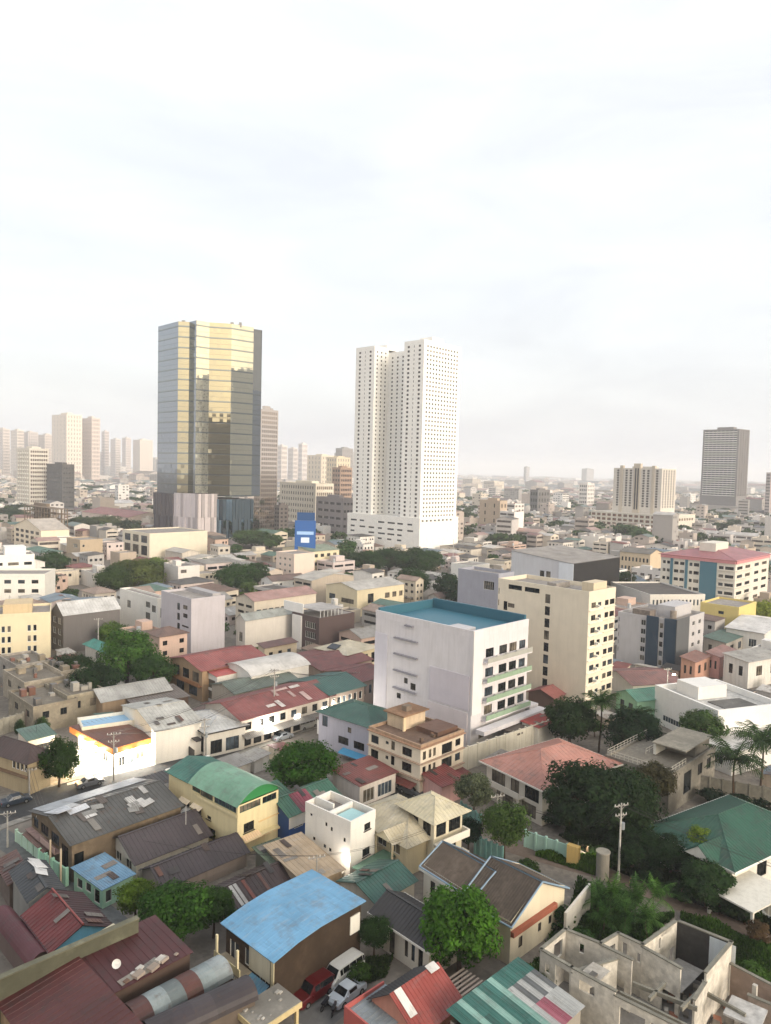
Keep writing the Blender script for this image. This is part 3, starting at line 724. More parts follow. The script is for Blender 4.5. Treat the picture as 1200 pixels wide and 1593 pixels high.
slabtower('office_building', 'brown banded office block peeking out left of the white tower', 517, 530, 548, 727, 900, 50, paint('#9c8371', .1), 3, 6, 9, ww=4, wwr=5, fh=.5, pane=glass('#3d332e', .3))
slabtower('apartment_building', 'long cream block with a grid of small windows left of the white tower', 436, 492, 520, 752, 640, 42, paint('#dcd2c0', .1), 14, 8, 7, ww=1.9, fh=.5, pane=glass('#6e6257', .3))
slabtower('office_building', 'grey terraced office block at the left foot of the white tower', 493, 535, 552, 775, 560, 40, paint('#9b9290', .1), 4, 3, 5, ww=9, fh=.34, pane=glass('#4a4747', .2))
slabtower('warehouse_block', 'tan windowless block standing among low roofs right of the white tower', 748, 780, 791, 779, 640, 42, paint('#b9a692', .2), 2, 2, 4, ww=1.5, cat='building')
slabtower('office_building', 'thin dark office block beside the trees below the mirror-glass tower', 428, 436, 450, 786, 560, 45, paint('#6e6662', .2), 2, 2, 7, ww=2.5)
slabtower('apartment_building', 'small white apartment block in the haze, right of the white tower', 902, 915, 926, 752, 1150, 45, paint('#d6d0ca', .1), 4, 4, 6, ww=2)
slabtower('office_building', 'dark glazed block on the right below the hazy sprawl', 826, 838, 857, 762, 900, 45, paint('#6d6a68', .1), 3, 4, 4, ww=5, fh=.5)
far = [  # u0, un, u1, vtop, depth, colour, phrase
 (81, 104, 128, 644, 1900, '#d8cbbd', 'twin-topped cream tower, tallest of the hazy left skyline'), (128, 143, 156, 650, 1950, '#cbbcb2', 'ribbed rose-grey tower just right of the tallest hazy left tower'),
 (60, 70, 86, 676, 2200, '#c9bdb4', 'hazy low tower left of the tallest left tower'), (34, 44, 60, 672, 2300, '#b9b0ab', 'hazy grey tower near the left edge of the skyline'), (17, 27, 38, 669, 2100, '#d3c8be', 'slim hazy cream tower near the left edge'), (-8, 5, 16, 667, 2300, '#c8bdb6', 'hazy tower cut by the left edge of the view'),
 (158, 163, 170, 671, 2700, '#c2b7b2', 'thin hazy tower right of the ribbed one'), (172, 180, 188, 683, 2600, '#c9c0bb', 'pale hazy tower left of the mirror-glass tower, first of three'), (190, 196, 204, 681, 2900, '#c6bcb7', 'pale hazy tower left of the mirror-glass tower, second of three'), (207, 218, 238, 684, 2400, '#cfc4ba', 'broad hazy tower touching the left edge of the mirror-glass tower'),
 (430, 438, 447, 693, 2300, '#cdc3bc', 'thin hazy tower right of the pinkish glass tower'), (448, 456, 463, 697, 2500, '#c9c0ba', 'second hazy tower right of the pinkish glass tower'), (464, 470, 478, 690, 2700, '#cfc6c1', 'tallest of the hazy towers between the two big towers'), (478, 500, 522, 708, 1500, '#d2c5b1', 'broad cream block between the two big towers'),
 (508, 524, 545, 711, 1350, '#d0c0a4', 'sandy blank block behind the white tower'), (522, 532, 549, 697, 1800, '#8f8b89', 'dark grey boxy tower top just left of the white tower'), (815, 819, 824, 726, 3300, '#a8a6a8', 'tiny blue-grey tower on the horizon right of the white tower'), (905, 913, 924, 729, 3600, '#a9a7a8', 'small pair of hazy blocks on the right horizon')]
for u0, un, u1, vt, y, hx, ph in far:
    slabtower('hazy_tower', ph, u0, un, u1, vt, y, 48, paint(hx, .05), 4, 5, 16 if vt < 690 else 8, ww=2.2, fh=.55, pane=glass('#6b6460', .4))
# ---- the high-rise the picture is taken from: it stands behind the viewer and shows in the mirror glass
slabtower('residential_tower', 'high-rise behind the viewer, seen only as a dark reflection in the mirror glass', 0, 0, 0, 0, 1, 90, DRK, 0, 0, 1, crown=False) if False else None
def own_tower():
    t = thing('residential_tower', 'high-rise behind the viewer, seen only as a dark reflection in mirror glass', 'tower', (-34, -5, 0), 0); pl = Plan()
    pl.edge((60, 0), (0, 0), 0, 125, gridm(60, [(0.05+.9*(i+.5)/16, 2.2) for i in range(16)], 3, 123, 38), flip=True); pl.edge((60, -22), (60, 0), 0, 125, (), flip=True); pl.edge((0, -22), (60, -22), 0, 125); pl.edge((0, 0), (0, -22), 0, 125)
    pl.w.poly([(0, 0, 124.6), (60, 0, 124.6), (60, -22, 124.6), (0, -22, 124.6)])
    pl.w.build('wall', paint('#98928a', .2), t); tag(pl.g.build('window_panes', GLS, t), kind='stuff')
own_tower()
# ================================================================ BIG BUILDINGS IN THE MIDDLE GROUND
ROOFC = concrete('#a7a099', .35); ROOFD = concrete('#6f6a66', .4)
def part(b, name, mat, *boxes):
    m = MB()
    for q in boxes: m.box(*q)
    return m.build(name, mat, b.o)
# ---- white building with the blue roof deck
def blue_roof_building():
    wall = paint('#d4d0d2', .22); b = Bld('medical_building', 'broad white building with a bright blue roof deck', 'building', (737, 982), (586, 949), (822, 963), 23.5)
    b._wm = wall; L, W, h = b.L, b.W, b.h
    b.win('L', [(.63, .67, .40, .45), (.545, .60, .36, .42), (.70, .745, .245, .295), (.655, .745, .06, .12), (.50, .58, .03, .09)], 'win', DRK)
    for i, (z0, z1) in enumerate(((.80, .87), (.60, .67), (.40, .47), (.20, .27))):
        z = z0
    # right face: recessed gallery bays with green rails
    for z in (.75, .585, .42, .265):
        b.win('R', [(.22, .36, z, z+.075), (.46, .60, z, z+.075), (.645, .78, z, z+.075), (.83, .95, z, z+.075)], 'win', DRK)
    b.win('R', [(.14, .27, .075, .125), (.31, .47, .075, .125), (.51, .62, .075, .125), (.66, .80, .075, .125), (.84, .95, .075, .125)], 'win', DRK)
    b.flat(plain('#35697b', .5), 1.3, .3); b.walls(wall)
    for z in (.72, .555, .39, .235):
        m = MB(); m.box(W*.17, W*.99, -1.3, -.003, h*z-.25, h*z); m.build('gallery_floor', wall, b.o)
        m = MB(); m.box(W*.17, W*.99, -1.34, -1.24, h*z+.004, h*z+.95); m.build('railing', paint('#8ea48c' if z != .72 else '#a8a8a0', .3), b.o)
        for k in range(3): b.aircon('R', .40+.2*k+rnd.uniform(-.02, .02), h*z+.45)
    m = MB(); m.box(-.15, W*.15, -.35, -.003, h*.30, h*1.002); m.build('corner_pier', paint('#dcd8d6', .1), b.o)
    m = MB(); m.box(-.18, -.003, L*.02, L*.40, h*.33, h*.62); m.build('wall_panel', paint('#c5bfc6', .1), b.o)
    m = MB(); m.box(-.19, -.003, L*.03, L*.41, h*.02, h*.31); m.build('wall_panel', paint('#cac2c4', .1), b.o)
    m = MB(); m.box(-.16, -.003, L*.86, L*1.0, h*.0, h*.80); m.build('wall_panel', paint('#cbc8d0', .1), b.o)
    for z in (.93, .80, .655, .505, .345): m = MB(); m.box(-.45, -.003, L*(.53 if z < .9 else .58), L*(.78 if z < .9 else .67), h*z-.32, h*z); m.build('sun_ledge', paint('#8c8a90', .2), b.o)
    # roof: blue side walls and a raised edge
    bl = plain('#316070', .5); m = MB(); m.box(.35, W-.35, L-.9, L-.34, h-1.3, h+.6); m.build('roof_upstand', bl, b.o)
    m = MB(); m.box(W-.95, W-.34, .4, L-1, h-1.3, h+.9); m.build('roof_upstand', bl, b.o)
    m = MB(); m.box(1.2, 4.5, 3.0, 7.5, h-1.3, h-.3); m.build('stair_hatch', paint('#bcb9bb', .2), b.o)
    # lower annex on the right
    a = MB(); a.box(W+.02, W+3.2, -1.0, L*.6, 0, h*.22); a.build('annex', wall, b.o)
    m = MB(); m.box(-.1, W+3, -3.4, -1.35, h*.165, h*.2); m.build('entrance_canopy', wall, b.o)
    m = MB(); m.box(W*.35, W*.75, -6.5, -2.2, h*.14, h*.155); m.build('carport_roof', metal('#6b6058', .3), b.o)
    for x in (.37, .73): m = MB(); m.box(W*x-.1, W*x+.1, -6.3, -6.1, 0, h*.14); m.build('carport_post', DRK, b.o)
blue_roof_building()
# ---- tall cream block
def cream_block():
    wall = paint('#ddd2bd', .12); b = Bld('apartment_building', 'tall cream slab block with a white strip of windows on its right side', 'building', (917, 921), (773, 900), (963, 914), 28.5)
    b._wm = wall; L, W, h = b.L, b.W, b.h; r = 9
    b.win('L', [(.72, .88, .925, .965), (.52, .69, .925, .965)], 'hole'); 
    for i in range(r):
        z = .085+i*.098
        b.win('L', [(.40, .455, z-.01, z+.062)], 'win', DRK)
        if i < 8: b.win('L', [(.80, .88, z, z+.035), (.885, .93, z-.03, z+.045)], 'win', DRK)
        b.win('L', [(.985, .995, z, z+.05)], 'win', DRK)
        b.win('R', [(.10, .26, z, z+.042), (.34, .46, z+.005, z+.036), (.60, .74, z, z+.042), (.79, .97, z, z+.042)], 'win', DRK)
        b.slab('R', h*(z-.018), .35, .12, .02, .5, paint('#efe9dd', .1)); b.slab('R', h*(z-.018), .3, .12, .56, 1.0, wall)
        b.aircon('R', .30, h*(z+.01))
    b.flat(ROOFC, .9, .25); b.walls(wall)
    m = MB(); m.box(.0, W*.52, -.14, -.004, .2, h-.2); 
    part(b, 'stair_house', paint('#cfc0a6', .2), (W*.3, W*.8, L*.04, L*.16, h-.9, h+1.5)); part(b, 'water_tank_base', ROOFC, (W*.2, W*.7, L*.4, L*.5, h-.9, h+.4))
cream_block()
# ---- long black-and-white box behind the cream block
b = B('industrial_building', 'big boxy hall with a black side wall behind the cream slab block', 'building', (893, 877), (796, 850), (964, 862), 20.5, paint('#c3c4c8', .2), ('shed', 'B', 2.5, metal('#a39a90', .1), .3, 1.2), wl=[(.35, .42, .55, .8), (.45, .52, .55, .8), (.3, .36, .2, .42), (.5, .57, .2, .45)], frame=DRK)
m = MB(); m.box(.0, b.W+.02, -.25, -.004, 0, b.h+.1); m.build('side_cladding', metal('#2c2a2b', .05), b.o)
m = MB(); m.box(-.25, -.004, 0, b.L*.22, 0, b.h-.2); m.build('front_panel', paint('#d3d8de', .1), b.o)
B('office_building', 'blue-grey block standing directly behind the cream slab block', 'building', (776, 893), (747, 880), ('u', 800), 25, paint('#9b9ca6', .15), ('flat', ROOFC, .8), wl=[(.1, .35, .8, .9)], ang=46)
B('warehouse', 'low white box left of the blue-grey block', 'warehouse', (735, 880), (702, 870), (762, 872), 11, paint('#e0ddd6', .1), ('flat', ROOFC, .5))
# ---- hotel with the red roof
def hotel():
    wall = paint('#d9d2c5', .1); b = Bld('hotel', 'long white and teal hotel block under a red roof', 'hotel', (1145, 872), (1029, 853), (1197, 861), 22.5); b._wm = wall; L, W, h = b.L, b.W, b.h
    teal = plain('#47707f', .6)
    for i in range(6):
        z = .10+i*.145
        for a0, a1 in ((.01, .03),): pass
        b.win('L', [(.02, .13, z, z+.055), (.15, .21, z, z+.055)], 'win', DRK)
        b.win('L', [(.47, .54, z, z+.06), (.56, .60, z, z+.06)], 'win', DRK); b.win('L', [(.67, .73, z, z+.055), (.75, .81, z, z+.055)], 'win', DRK); b.win('L', [(.87, .91, z, z+.055), (.93, .97, z, z+.055)], 'win', DRK)
        b.win('R', [(.05, .2, z, z+.055), (.28, .42, z, z+.055), (.55, .68, z, z+.055), (.78, .93, z, z+.055)], 'win', DRK)
        b.slab('L', h*(z-.02), .5, .15, .015, .22); b.slab('R', h*(z-.02), .5, .15, .02, .45)
    b.win('L', [(.10, .16, .945, .975), (.3, .36, .945, .975), (.5, .56, .945, .975), (.7, .76, .945, .975), (.85, .9, .945, .975)], 'win', DRK)
    b.hip(3.4, metal('#a86a6e', .05, fade=.1), .8, 0.0); b.walls(wall)
    for a0, a1 in ((.235, .455), (.62, .655), (.825, .86)): m = MB(); m.box(-.35, -.004, L*a0, L*a1, 0, h*.93); m.build('teal_cladding', teal, b.o)
    m = MB(); m.box(-.5, -.005, 0, L, h*.935, h-.01); m.build('cornice', paint('#cf8f90', .1), b.o); m = MB(); m.box(.0, W, -.5, -.005, h*.935, h-.01); m.build('cornice', paint('#cf8f90', .1), b.o)
    part(b, 'stair_house', wall, (W*.2, W*.55, L*.36, L*.58, h, h+5.2))
hotel()
B('school_building', 'long low white building with a row of small windows before the hotel', 'building', (1012, 925), (990, 905), (1092, 923), 11, paint('#d8d3ca', .15), ('flat', ROOFD, .5), wr=wg(.03, .97, 14, .5, .6, .85, 1, .8)+wg(.03, .97, 14, .5, .2, .45, 1, .8), ang=10)
# ---- grey building with dark blue fins
def fin_building():
    wall = paint('#b9b6b6', .2); b = Bld('office_building', 'grey office block with two dark blue wall panels', 'building', (1053, 966), (962, 942), (1096, 950), 14.5); b._wm = wall; L, W, h = b.L, b.W, b.h
    b.win('L', wg(.50, .60, 1, .8, .08, .95, 5, .62), 'win'); b.win('L', wg(.20, .29, 1, .7, .05, .95, 5, .6), 'win', WHT); b.win('L', [(.97, .99, .2+.15*i, .3+.15*i) for i in range(5)])
    b.win('R', wg(.5, .95, 2, .4, .1, .95, 4, .4)); b.flat(ROOFC, .7); b.walls(wall); nv = paint('#2f4050', .15)
    for a0, a1 in ((.0, .19), (.30, .49)): m = MB(); m.box(-.4, -.004, L*a0-.2, L*a1, 0, h+.3); m.build('wall_fin', nv, b.o)
    m = MB(); m.box(-.4, W*.42, -.3, -.004, 0, h+.25); m.build('wall_fin', paint('#5a5c5e', .2), b.o)
    part(b, 'stair_house', wall, (W*.35, W*.95, L*.2, L*.5, h-.7, h+2.6))
    m = MB(); m.tube((W*.3, L*.2, h-.6), (W*.3, L*.2, h+1.6), .9, n=14); m.build('water_tank', concrete('#a09488', .3), b.o)
    part(b, 'roof_shed', concrete('#8a7f76'), (W*.1, W*.3, L*.5, L*.8, h-.7, h+1.2))
fin_building()
b = B('apartment_building', 'plain yellow block below the red-roofed hotel', 'building', (1150, 945), (1090, 930), (1177, 941), 12.5, paint('#d2be7c', .1), ('flat', ROOFC, .6), wl=[(.38, .52, .76, .84), (.38, .54, .46, .64), (.38, .54, .2, .38)], frame=DRK)
B('house', 'white flat-roofed house with a pitched white roof right of the yellow block', 'house', (1190, 985), (1130, 975), (1235, 965), 8, paint('#d8d4cc', .2), ('gable', 'y', 2, metal('#dcd8d2', .05)), wl=[(.2, .4, .4, .7)])
# ---- left-hand middle ground
b = B('apartment_building', 'pale yellow building at the left edge with pairs of tall windows', 'building', (79, 952), (-22, 957), 14.0, 13.0, paint('#dccfae', .12), ('flat', ROOFC, .6), wl=[(a, a+.055, z, z+.13) for a in (.22, .31, .62, .71, .82) for z in (.18, .40, .62)], kind='sill')
part(b, 'roof_house', paint('#cdb894', .3), (b.W*.15, b.W*.8, b.L*.3, b.L*.75, b.h-.6, b.h+2.2))
b = B('apartment_building', 'white stepped building at the left edge above the pale yellow one', 'building', (70, 893), (-25, 893), 14.0, 14.0, paint('#e2ddd3', .12), ('flat', ROOFC, .6), wl=wg(.05, .95, 4, .5, .45, .92, 2, .4), frame=DRK)
b2 = B('apartment_building', 'white block with dark strip windows at the far left edge', 'building', (54, 862), (-30, 865), 14.0, 15.5, paint('#ebe7df', .08), ('flat', ROOFC, .6), wl=[(.05, .2, .72, .8), (.3, .5, .72, .8), (.6, .8, .72, .8), (.08, .24, .45, .55), (.35, .55, .45, .55), (.65, .85, .45, .55)], frame=DRK)
part(b2, 'roof_house', paint('#ebe7df', .08), (b2.W*.15, b2.W*.8, b2.L*.15, b2.L*.55, b2.h-.6, b2.h+3))
b = B('warehouse', 'dark grey windowless hall with a white gable roof edge on the left', 'warehouse', (99, 957), (80, 937), (187, 938), 11.0, paint('#6e6a68', .25), ('gable', 'x', 3.0, metal('#d7d5d1', .03), .3, .9), wl=wg(.1, .9, 2, .6, .1, .95, 3, .55), frame=WHT)
b = B('apartment_building', 'plain white cube with two tall windows on its right, left of the pale lilac block', 'building', (245, 931), (187, 920), (262, 922), 12.5, paint('#e3dfd6', .12), ('flat', ROOFC, .5), wl=[(.04, .14, .62, .8), (.18, .3, .4, .58), (.18, .3, .7, .85), (.7, .8, .55, .75)], wr=[(.3, .6, .5, .75)])
b = B('apartment_building', 'pale lilac-grey windowless block with a narrow window strip', 'building', (298, 932), (259, 918), (366, 930), 17.0, paint('#bab5b9', .22), ('flat', ROOFC, .6), wl=wg(.36, .46, 1, .9, .06, .9, 5, .7)+[(.12, .26, .8, .87), (.12, .26, .66, .73), (.08, .3, .5, .53)], frame=DRK, ang=44)
part(b, 'roof_house', paint('#a8a4a4', .3), (b.W*.72, b.W*.98, b.L*.1, b.L*.9, b.h-.6, b.h+.5))
b = B('office_building', 'dark brown building with a white sign panel and roof terrace', 'building', (497, 962), (455, 945), (552, 944), 10.5, paint('#5b4c4a', .15), ('flat', ROOFC, .1), wl=[(.12, .5, .08, .28), (.12, .5, .38, .56), (.12, .5, .66, .84)], frame=WHT)
part(b, 'white_pier', paint('#e0ddd8', .1), (-.5, -.004, b.L*.62, b.L*.95, 0, b.h-.5))
part(b, 'roof_sign', paint('#ebe9e4', .05), (.2, .5, b.L*.62, b.L*1.35, b.h+.2, b.h+3.0)); part(b, 'terrace_roof', metal('#b9b2ab', .1), (.4, b.W*.72, .3, b.L*.9, b.h+1.9, b.h+2.05))
for k in range(7): part(b, 'terrace_post', WHT, (b.W*.05+k*b.W*.1, b.W*.05+k*b.W*.1+.15, .35, .5, b.h, b.h+1.9))
b = B('warehouse', 'long white hall with a flat front left of the dark brown building', 'warehouse', (382, 965), (368, 958), (470, 935), 9.5, paint('#dad3c9', .15), ('gable', 'x', 1.6, metal('#a9ada6', .08), .3, .8), wl=[(.3, .7, .3, .6)])
b = B('apartment_building', 'cream row building with long ribbon windows and a red roof', 'building', (396, 935), (367, 905), (492, 905), 11.0, paint('#cfc4b2', .2), ('gable', 'x', 1.8, metal('#b48a80', .15), .4, .8), wl=wg(.08, .92, 2, .75, .3, .9, 3, .4), wr=wg(.02, .5, 5, .7, .3, .8, 2, .4), frame=DRK)
b = B('church_hall', 'cream gabled hall with three arched windows beside trees', 'hall', (556, 918), (508, 905), (629, 906), 10.0, paint('#d3c6a8', .15), ('gable', 'x', 1.8, metal('#c2bdb4', .08), .3, .8), wl=[(.1, .5, .45, .62), (.7, .9, .5, .7)], wr=[(.22, .34, .45, .8), (.58, .68, .55, .75), (.74, .83, .55, .75), (.89, .97, .55, .75)], frame=DRK)
b = B('school_building', 'long cream school building with big square windows, left of the mirror-glass tower', 'school', (233, 830), (191, 823), (323, 834), 15.0, paint('#dad0bc', .12), ('flat', ROOFC, .6), wl=wg(.04, .96, 3, .7, .1, .55, 1, .8)+wg(.04, .96, 3, .7, .58, .92, 1, .8), frame=DRK)
b = B('house', 'tan cube-shaped house left of the cream school', 'house', (125, 840), (104, 834), (160, 836), 13.0, paint('#b3a189', .2), ('flat', ROOFC, .5), wl=[(.2, .5, .65, .8)], wr=[(.1, .2, .7, .8), (.5, .6, .4, .5)])
b = B('hall', 'cream gabled hall with balconies at the far left', 'hall', (64, 825), (22, 812), (108, 812), 13.0, paint('#e2d3bb', .1), ('gable', 'x', 5.5, metal('#cdbfae', .1), .4, 1.), wl=wg(.04, .96, 5, .65, .2, .95, 3, .55), frame=DRK)
b = B('house', 'white annex in front of the far-left gabled hall', 'house', (75, 838), (64, 830), (122, 832), 9.0, paint('#ece5da', .1), ('flat', ROOFC, .4))
b = B('school_building', 'cream school wing under a green roof, in front of the billboard', 'school', (485, 858), (440, 852), (528, 855), 13.5, paint('#d6cbac', .12), ('gable', 'x', 1.8, metal('#8d9a80', .1), .4, .9), wr=wg(.05, .95, 4, .55, .08, .98, 3, .4), wl=wg(.1, .9, 3, .4, .1, .9, 3, .35), frame=DRK)
b = B('apartment_building', 'pale pink building adjoining the green-roofed school wing', 'building', (458, 862), (430, 850), (490, 852), 14.0, paint('#d8c6b8', .15), ('flat', ROOFC, .5), wl=wg(.1, .9, 3, .4, .1, .9, 4, .4))
b = B('mall_building', 'cream and beige mid-rise with arched windows left of the red-roofed hotel', 'building', (1012, 862), (965, 855), (1030, 855), 13.5, paint('#c8b59a', .2), ('gable', 'y', 2.0, metal('#7b7468', .2), .4, 1.), wl=wg(.03, .97, 8, .5, .2, .9, 2, .45), frame=DRK)
# unfinished concrete frame
def frame_building(N, L, R, h, lab, hx):
    b = Bld('concrete_frame', lab, 'building', N, L, R, h); m_ = concrete(hx, .4); nx, ny, nz = max(2, int(b.W/5)), max(2, int(b.L/5)), max(2, int(h/3.4))
    for k in range(1, nz+1): part(b, 'floor_slab', m_, (0, b.W, 0, b.L, h*k/nz-.3, h*k/nz))
    for i in range(nx+1):
        for j in range(ny+1):
            if i in (0, nx) or j in (0, ny): x, y = (b.W-.5)*i/nx, (b.L-.5)*j/ny; part(b, 'column', m_, (x, x+.5, y, y+.5, 0, h-.31))
    part(b, 'core_wall', m_, (b.W*.6, b.W*.9, b.L*.5, b.L*.9, 0, h+2))
frame_building((88, 792), (38, 784), (106, 786), 22, 'unfinished bare concrete frame beside a long red roof', '#93826f')
B('market_hall', 'long low hall with a dull red roof left of the mirror-glass tower', 'hall', (200, 805), (100, 795), (262, 797), 9, paint('#d3c2b4', .1), ('gable', 'y', 4, metal('#a8645a', .1), .5, 1.6))
B('warehouse', 'white gabled warehouse behind the long red-roofed hall', 'warehouse', (172, 783), (162, 778), (208, 779), 12, paint('#e6e2dd', .05), ('gable', 'x', 3, metal('#d8d4d0', .05), .5, 1.6))
# billboard
def billboard():
    b = Bld('billboard', 'blue billboard with white lettering on a steel frame', 'billboard', (459, 822), 4.0, (492, 822), 24, ang=2); W = b.W; z0, z1 = 12.0, 28.0
    part(b, 'panel', plain('#2a5a9a', .5), (0, W, 0, .5, z0, z1))
    for x in (.12, .5, .88): part(b, 'post', DRK, (W*x-.3, W*x+.3, .6, 1.1, 0, z0+2))
    part(b, 'top_sign', plain('#274a78', .4), (W*.1, W*.95, .05, .5, z1+.05, z1+4))
    part(b, 'pale_strip', plain('#9fc0e8', .4), (W*.1, W*.9, -.06, -.004, z0+9, z0+10.6)); part(b, 'pale_strip', plain('#d3def0', .4), (W*.3, W*.7, -.06, -.004, z0+5, z0+7.6))  # pale plain-coloured strips for the sign's lettering; they do not glow
    part(b, 'lettering', plain('#e8edf4', .4), (W*.34, W*.42, -.08, -.062, z0+5.5, z0+7)); 
billboard()
for d in DBG: pass
# ================================================================ NEAR HOUSES
DBROWN = metal('#4b4244', .12, fade=.08); GREEN = metal('#40695e', .1); CREAMR = metal('#d3c6a6', .10)
def sheets(b, n, hxs, W=None, L=None, zf=None, seed=1, size=(1.0, 2.4), name='roof_sheet', region=(0, 1, 0, 1), rz=0.25):
    """loose roofing sheets lying on a roof: zf(x, y) gives the roof height; every sheet is a part of its own"""
    r = random.Random(seed); W = W or b.W; L = L or b.L
    for k in range(n):
        hx = r.choice(hxs); w_, l_ = size[0]*r.uniform(.7, 1.3), size[1]*r.uniform(.6, 1.4)
        if r.random() < .5: w_, l_ = l_, w_
        x = W*(region[0]+(region[1]-region[0])*r.random()); y = L*(region[2]+(region[3]-region[2])*r.random()); x = min(max(x, w_/2), W-w_/2); y = min(max(y, l_/2), L-l_/2)
        z = zf(x, y)+.10+.012*k/ max(1, n)*10*r.random(); dx = (zf(x+.1, y)-zf(x-.1, y))/.2; dy = (zf(x, y+.1)-zf(x, y-.1))/.2
        a = r.uniform(-rz, rz); e1 = np.array([math.cos(a), math.sin(a), 0]); e2 = np.array([-math.sin(a), math.cos(a), 0])
        e1[2] = dx*e1[0]+dy*e1[1]; e2[2] = dx*e2[0]+dy*e2[1]
        m = MB(); c = np.array([x, y, z]); m.obox(c, e1*w_/2, e2*l_/2, (0, 0, .012))
        for q in range(4): s = -w_/2+w_*(q+.5)/4; m.obox(c+e1*s+np.array([0, 0, .022]), e1*.03, e2*l_/2, (0, 0, .012))
        m.build(name, metal(hx, .22), b.o)
def zshed(b, d, rise):
    h, W, L = b.h, b.W, b.L
    return {'L': lambda x, y: h+rise*(1-x/W), 'A': lambda x, y: h+rise*x/W, 'R': lambda x, y: h+rise*(1-y/L), 'B': lambda x, y: h+rise*y/L}[d]
def zgable(b, ax, rise):
    h, W, L = b.h, b.W, b.L
    return (lambda x, y: h+rise*(1-abs(y-L/2)/(L/2))) if ax == 'x' else (lambda x, y: h+rise*(1-abs(x-W/2)/(W/2)))

# ---- maroon roof at the bottom left
def maroon():
    L_, K_, R_ = P(-4, 1552, 5.5), P(240, 1437, 5.5), P(312, 1482, 5.5)
    ex = (K_-L_)[:2]; ln = np.linalg.norm(ex); a = math.atan2(ex[1], ex[0]); ey = np.array([-math.sin(a), math.cos(a)])
    dep = 15.0; n = L_[:2]-ey*dep; wall = paint('#a98e6f', .6); mr = metal('#61312f', .04, fade=.06)
    b = Bld('workshop', 'big maroon metal roof filling the bottom left corner', 'workshop', None, dep, ln*.43, 5.5, math.degrees(a), world=n); b._wm = wall
    b.win('L', [(.05, .12, .2, .6), (.18, .25, .2, .6)], 'hole'); b.shed('A', .9, mr, .35, .75); b.walls(wall)
    n2 = L_[:2]+ex*.43-ey*6.9
    b2 = Bld('workshop', 'darker maroon roof bay with a broken eave beside the barrel roofs', 'workshop', None, 6.9, ln*.57, 5.7, math.degrees(a), world=n2); b2._wm = wall = paint('#55453c', .5)
    b2.shed('B', .5, metal('#542b2c', .06, fade=.05), .25, .75); b2.walls(wall); z = zshed(b2, 'B', .5)
    r = random.Random(5)
    for k in range(9):
        m = MB(); x, y = b2.W*(.25+.7*r.random()), r.uniform(.1, 1.0); s = r.uniform(.15, .5); m.obox((x, y, z(x, y)+.12+s*.2), (s, s*.3, 0), (-s*.2, s*.7, 0), (0, .03, s*.25)); m.build('roof_debris', concrete(r.choice(['#b9a99a', '#8a6f60', '#d8d2c8'])), b2.o)
    sheets(b2, 4, ['#8f8a80', '#a39a8c'], zf=z, seed=9, size=(.8, 2.2), region=(.1, .7, -.0, .12), name='roof_sheet')
    d = thing('satellite_dish', 'white satellite dish lying on the maroon roof', 'dish', b2.world(b2.W*.28, 2.6, 0)[:2]+(z(b2.W*.28, 2.6)+.1,))
    m = MB(); m.lathe([(.02, .0), (.25, .05), (.42, .16)], n=14); m.tube((0, 0, .02), (0, -.2, .45), .02, n=5); m.tube((0, 0, -.12), (0, 0, .02), .05, n=6); q = m.build('reflector', WHT, d); q.rotation_euler = (rad(50), 0, rad(25)); q.location = (0, 0, .3)
    # barrel roofs
    for i, (p0, p1, w_, lab, cs) in enumerate((((205, 1578), (345, 1503), 3.0, 'barrel roof patched with silver and rusty sheets', ['#5f3a34', '#8f9c9c', '#7c8786', '#6d4238', '#8d9a9a', '#a9b3b3']), ((232, 1606), (386, 1535), 2.8, 'long dark barrel roof below the patched one', ['#4a4144', '#453c40', '#4d4446', '#433b3e', '#4a4245']))):
        A, C = P(*p0, 4.6), P(*p1, 4.6); v = (C-A)[:2]; l = np.linalg.norm(v); an = math.atan2(v[1], v[0]); e = np.array([-math.sin(an), math.cos(an)])
        n3 = A[:2]-e*w_/2; bb = Bld('barrel_roof_shed', lab, 'shed', None, w_, l, 4.2, math.degrees(an), world=n3); bb._wm = wall; bb.walls(concrete('#7d7064', .5))
        ns = len(cs)
        for k, hx in enumerate(cs):
            m = MB(); x0, x1 = -.2+(l+.4)*k/ns, -.2+(l+.4)*(k+1)/ns+.08
            for q in range(10):
                t0, t1 = q/10, (q+1)/10; y0, z0 = w_/2-(w_/2+.2)*math.cos(PI*t0), 4.15+1.25*math.sin(PI*t0)+.012*(k % 2); y1, z1 = w_/2-(w_/2+.2)*math.cos(PI*t1), 4.15+1.25*math.sin(PI*t1)+.012*(k % 2)
                m.poly([(x0, y0, z0), (x1, y0, z0), (x1, y1, z1), (x0, y1, z1)])
            m.build('roof_section', metal(hx, .3), bb.o)
        m = MB()
        for x in (.0, l): m.poly([(x, w_/2-(w_/2)*math.cos(PI*q/10), 4.12+1.2*math.sin(PI*q/10)) for q in range(11)])
        m.build('end_wall', concrete('#5d534c', .5), bb.o)
maroon()
